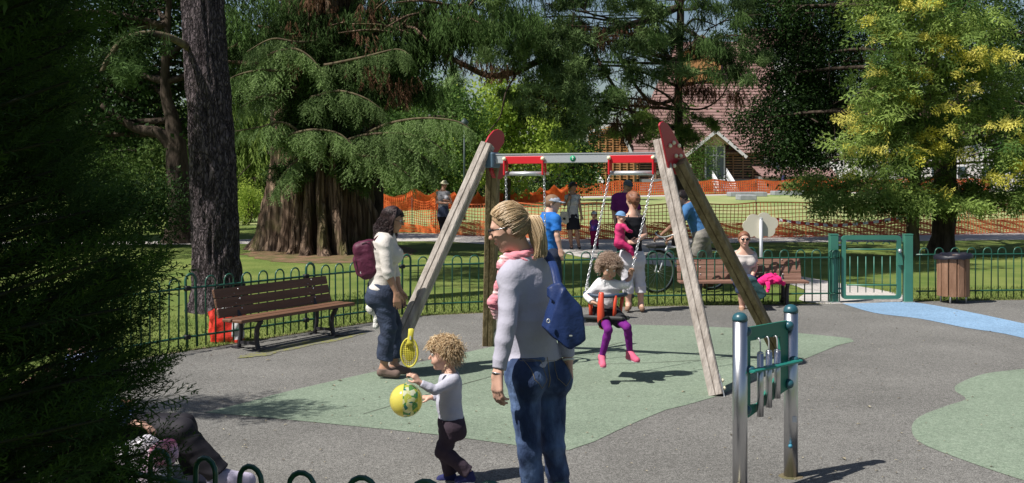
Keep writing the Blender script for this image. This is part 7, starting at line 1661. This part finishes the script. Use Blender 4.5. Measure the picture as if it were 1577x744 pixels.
# ------------------------------------------------------------------ 9. small child on the path
J10 = dict(head=(915, 331.5, 0), neck=(915.3, 339, 0), rs=(911, 342, 0), ls=(919.5, 342, 0), re=(908.5, 350, 0), le=(922.5, 349, 0), rw=(907, 356, -.05), lw=(925, 356, -.05), pel=(915.5, 357, 0), rh=(913, 359, 0), lh=(918, 359, 0), rk=(912.5, 368, -.02), lk=(918.5, 368, -.02), ra=(912, 379, 0), la=(920, 379, 0), rt=(911, 382, -.1), lt=(921, 382, -.1))
person('small child in blue top and crimson trousers standing on the path', Z, G(916, 382.5), J10, (0, -1, 0), .95, m_skin_t, .175, (0, -1, -.1), vox=.010, fem=False, child=True, tb=1.15, group='people on the path',
    clothes=[shirt(cloth('blue and red smock', (.03, .05, .26), (.30, .02, .06), 5), .015, (1, .5), .9, .02, .004, 20, hemflare=.08, name='smock'), trousers(cloth('crimson trousers', (.22, .01, .07)), .02, (2, .9), .9, .004, 21, flare=.02), shoes(m_black, .008), haircap(m_dkhair, .08), cap_hat(cloth('pale sun cap', (.45, .48, .52)), .05, .40, 'sunhat', False, .18)])
# ------------------------------------------------------------------ 10. woman in sunhat with folded arms
Z = 31.5
J11 = dict(head=(684, 284.5, 0), neck=(682, 293, 0), rs=(674.5, 297, .0), ls=(690, 297.5, 0), re=(674, 312, -.05), le=(695, 312, -.05), rw=(690, 313, -.25), lw=(684, 308, -.22), pel=(683, 330, 0), rh=(679.5, 335, 0), lh=(687, 335, 0), rk=(681, 350, 0), lk=(688, 349, 0), ra=(682, 363, 0), la=(687, 363, .1), rt=(685, 366, -.2), lt=(691, 366, -.1))
person('woman in a straw sunhat and navy smock with folded arms on the path', Z, G(685, 367), J11, (.4, -.9, 0), 1.68, m_skin_t, .22, (.55, -.8, -.2), vox=.014, tb=1.05, group='people on the path',
    clothes=[shirt(cloth('grey vest', (.35, .35, .38)), .010, (0, 0), .9, -.03, .003, 22, name='vest_top'), skirt(cloth('navy smock', (.04, .055, .10), (.07, .09, .14)), .52, 1.10, .125, .185, name='smock'), trousers(cloth('black trousers', (.012, .012, .016)), .015, (2, .97), .85, .004, 23), shoes(m_black, .008), haircap(m_dkhair, .05), cap_hat(cloth('straw sunhat', (.52, .50, .34)), .20, .46, 'sunhat', True, .12)],
    hands=[dict(s='r', d=(1, -.1, 0), n=(0, -.5, -1), t=(0, 0, 1), curl=.4, m=.95)])
# ------------------------------------------------------------------ 11. man with the bicycle
Z = 17.0
J12 = dict(head=(1050, 305, 0), neck=(1060, 315, 0), rs=(1058, 322, -.14), ls=(1066, 320, .14), re=(1048, 342, -.2), le=(1040, 344, .15), rw=(1035, 366, -.15), lw=(1017, 363, .22), pel=(1079, 360, 0), rh=(1079, 366, -.08), lh=(1082, 366, .08), rk=(1071, 396, -.1), lk=(1088, 398, .08), ra=(1074, 430, -.1), la=(1092, 432, .08), rt=(1066, 437, -.12), lt=(1084, 439, .06))
person('man in a blue T shirt and pale shorts leaning over his bicycle', Z, G(1080, 445), J12, (-.9, -.25, 0), 1.70, m_skin_t, .225, (-.85, -.3, -.25), vox=.011, fem=False,
    clothes=[shirt(cloth('mid blue cotton', (.05, .15, .32), (.07, .18, .38)), .020, (1, .8), 1.0, .03, .006, 24), trousers(cloth('khaki shorts', (.28, .26, .22), (.16, .15, .14), 10), .022, (1, .98), .86, .007, 25, name='shorts'), haircap(m_dkhair, .05), shoes(cloth('brown shoe leather', (.10, .06, .04)), .01)],
    hands=[dict(s='r', d=(-.8, 0, -.4), n=(0, 0, -1), t=(0, .5, .2), curl=.8, m=1.), dict(s='l', d=(-.8, 0, -.3), n=(0, 0, -1), t=(0, -.5, .2), curl=.8, m=1.)])
# ------------------------------------------------------------------ 12. woman seated on the right bench
Z = 15.2
J13 = dict(head=(1146, 369, -.05), neck=(1147, 386, 0), rs=(1134, 394, 0), ls=(1158, 394, 0), re=(1131, 413, -.03), le=(1163, 412, -.02), rw=(1140, 428, -.18), lw=(1158, 427, -.10), pel=(1147, 430, .05), rh=(1140, 433, 0), lh=(1153, 433, 0), rk=(1141, 436, -.42), lk=(1158, 436, -.42), ra=(1143, 474, -.32), la=(1160, 474, -.34), rt=(1142, 482, -.5), lt=(1161, 482, -.5))
def shades13(E):
    c, s, f, u = E['H']; h = E['h']
    for q in (-1, 1): mb = MB(); mb.ball(c+s*q*.14*h+f*.42*h+u*.05*h, (.12*h, .05*h, .075*h), 12, 8, Matrix((s, f, u)).transposed()); mb.build('sunglasses_lens', mat('black sunglasses plastic', (.012, .012, .014)), E['root'])
E13 = person('smiling woman in sunglasses and a pale cardigan seated on the right bench', Z, (W(1147, 430, Z).x, Z-.05, 0), J13, (0, -1, 0), 1.66, m_skin_f, .215, (-.05, -1, -.02), vox=.009, tb=.95,
    clothes=[shirt(cloth('teal vest', (.02, .10, .11)), .004, (0, 0), .9, -.05, .002, 26, name='vest_top'), shirt(cloth('pale beige cardigan', (.52, .47, .45), (.44, .40, .38)), .012, (1, .6), 1.0, -.02, .006, 27, name='cardigan', low=.35), trousers(cloth('blue grey skirt cloth', (.05, .07, .13)), .02, (2, .35), .9, .006, 28, name='skirt'), haircap(m_auburn, .04, extra=[lambda c, s, f, u, h: el(c-f*.35*h+u*.2*h, (.2*h, .2*h, .2*h), None, .04)]), shoes(cloth('tan sandal', (.3, .18, .12)), .003), shades13],
    hands=[dict(s='r', d=(.5, -.5, -.3), n=(0, 0, -1), t=(0, -1, 0), curl=.4, m=.9), dict(s='l', d=(.1, -.5, -.6), n=(-1, 0, -.2), t=(0, -1, 0), curl=.3, m=.9)])
lb_ = empty('shoulder_bag', W(1160, 445, Z-.4), 'dark teal bag slumped on the knees of the seated woman', 'bag'); c, cl = planes([(1136, 430), (1160, 427), (1177, 446), (1178, 455), (1166, 462), (1152, 462), (1143, 446)], Z-.5, .1)
link('bag_body', sdf_mesh('bag_body', [bx(tuple(c), (.3, .09, .3), None, .03, .01, clip=cl)], .009, wrinkle(.008)), cloth('dark teal canvas', (.025, .06, .065), (.04, .085, .09)), lb_)
mb = MB(); mb.tube(smooth_path([W(1140, 431, Z-.52), W(1136, 420, Z-.3), W(1141, 428, Z-.25)], 4), .012, 6, flat=.4); mb.build('strap', cloth('dark teal canvas', (.025, .06, .065)), lb_)
jk = empty('jacket', W(1190, 436, 15.15), 'bright pink jacket thrown over the seat of the right bench', 'jacket')
P = [rc(W(1172, 434, 15.1), W(1184, 430, 15.15), .05, .07, .03), rc(W(1184, 430, 15.15), W(1197, 431, 15.1), .07, .055, .03), rc(W(1197, 431, 15.1), W(1207, 437, 15.1), .05, .025, .02), rc(W(1182, 436, 15.0), W(1183, 448, 14.93), .03, .022, .02), rc(W(1188, 424, 15.2), W(1196, 423, 15.2), .03, .02, .02)]
link('cloth', sdf_mesh('cloth', P, .008, wrinkle(.018, (35, 35, 40), 5), clips=[((0, 0, .352), (0, 0, -1))]) if False else sdf_mesh('cloth', P, .008, wrinkle(.018, (35, 35, 40), 5)), cloth('bright pink cotton', (.75, .03, .20), (.62, .02, .15)), jk)
P = [rc(W(1168, 430, 15.2), W(1178, 428, 15.2), .04, .05, .02), rc(W(1205, 437, 15.05), W(1210, 438, 15.05), .02, .018, .02)]
link('lining', sdf_mesh('lining', P[:1], .010, wrinkle(.01)), cloth('navy lining', (.03, .03, .07)), jk)
# ------------------------------------------------------------------ 13. seated person at the lower left, mostly behind the cypress
Z = 6.5
J14 = dict(head=(120, 510, 0), neck=(128, 550, 0), ls=(132, 565, .17), rs=(134, 572, -.17), le=(165, 620, .2), re=(160, 630, -.22), lw=(205, 645, .15), rw=(200, 650, -.2), pel=(150, 655, 0), lh=(158, 660, .09), rh=(158, 662, -.09), lk=(283, 657, .10), rk=(280, 664, -.12), la=(302, 728, .12), ra=(338, 731, -.10), lt=(345, 741, .12), rt=(382, 740, -.10))
E14 = person('seated person in black trousers and blue checked top at the lower left', Z, (W(150, 655, Z).x, Z, 0), J14, (1, -.05, 0), 1.68, m_skin_f, .225, (.9, -.1, -.3), vox=.009, fem=True,
    clothes=[shirt(cloth('blue checked cotton', (.10, .16, .42), (.42, .47, .66), 30), .014, (2, .97), 1.05, .03, .006, 29), trousers(mat('black sports cloth', (.010, .009, .013), .7, (.022, .020, .027), 4, spec=.3), .020, (2, .97), .90, .006, 30, flare=.02), shoes(cloth('pale lilac shoe', (.50, .46, .58), (.36, .34, .46)), .012, sole=mat('pale sole', (.7, .7, .72)), high=.03), haircap(m_dkhair, .06)],
    hands=[dict(s='r', d=(1, 0, -.2), n=(0, 0, -1), t=(0, 1, 0), curl=.3), dict(s='l', d=(1, 0, -.2), n=(0, 0, -1), t=(0, -1, 0), curl=.3)])
cw = empty('changing_bag', W(228, 712, 5.3), 'white and pink patterned cloth bag at the lower left behind the hooped fence', 'bag')
P = [rc(W(190, 700, 5.4), W(225, 690, 5.3), .06, .05, .05), rc(W(225, 690, 5.3), W(255, 705, 5.25), .05, .045, .05), rc(W(200, 735, 5.35), W(240, 738, 5.25), .08, .07, .05), rc(W(215, 760, 5.3), W(235, 850, 5.3), .09, .12, .08)]
link('bag_body', sdf_mesh('bag_body', P, .008, wrinkle(.006, (18, 18, 20), 14)), mat('white cloth with pink print', (.76, .73, .78), .9, (.66, .52, .62), 5, 3, bump=.3, bscale=20, contrast=(.5, .62)), cw)
P = [rc(W(240, 695, 5.22), W(258, 690, 5.2), .03, .035, .03), rc(W(258, 690, 5.2), W(268, 702, 5.2), .035, .02, .03), rc(W(235, 705, 5.2), W(262, 712, 5.2), .02, .02, .02)]
link('frill', sdf_mesh('frill', P, .007, wrinkle(.012, (60, 60, 60), 15)), mat('pink print', (.70, .08, .22), .9, (.72, .45, .55), 8, 2), cw)
# ------------------------------------------------------------------ 14. far figure by the orange mesh
Z = 97
J15 = dict(head=(1207, 267.5, 0), neck=(1207, 270, 0), rs=(1204.5, 271, 0), ls=(1209.5, 271, 0), re=(1204, 275, 0), le=(1210, 275, 0), rw=(1205, 279, -.1), lw=(1209.5, 279, -.1), pel=(1207, 281, 0), rh=(1206, 282, 0), lh=(1208.3, 282, 0), rk=(1205.5, 288, 0), lk=(1208.6, 288, 0), ra=(1205, 294, 0), la=(1209, 294, 0), rt=(1205, 296, -.2), lt=(1209, 296, -.2))
person('distant person in navy top and pink trousers by the far orange mesh', Z, G(1207, 296.5), J15, (0, -1, 0), 1.66, m_skin_t, .23, (0, -1, 0), vox=.03,
    clothes=[shirt(cloth('navy top', (.05, .05, .12)), .02, (2, .9), 1., .02, 0), trousers(cloth('pink trousers', (.60, .30, .38)), .02, (2, .95), .85, 0), haircap(m_dkhair, .05)])
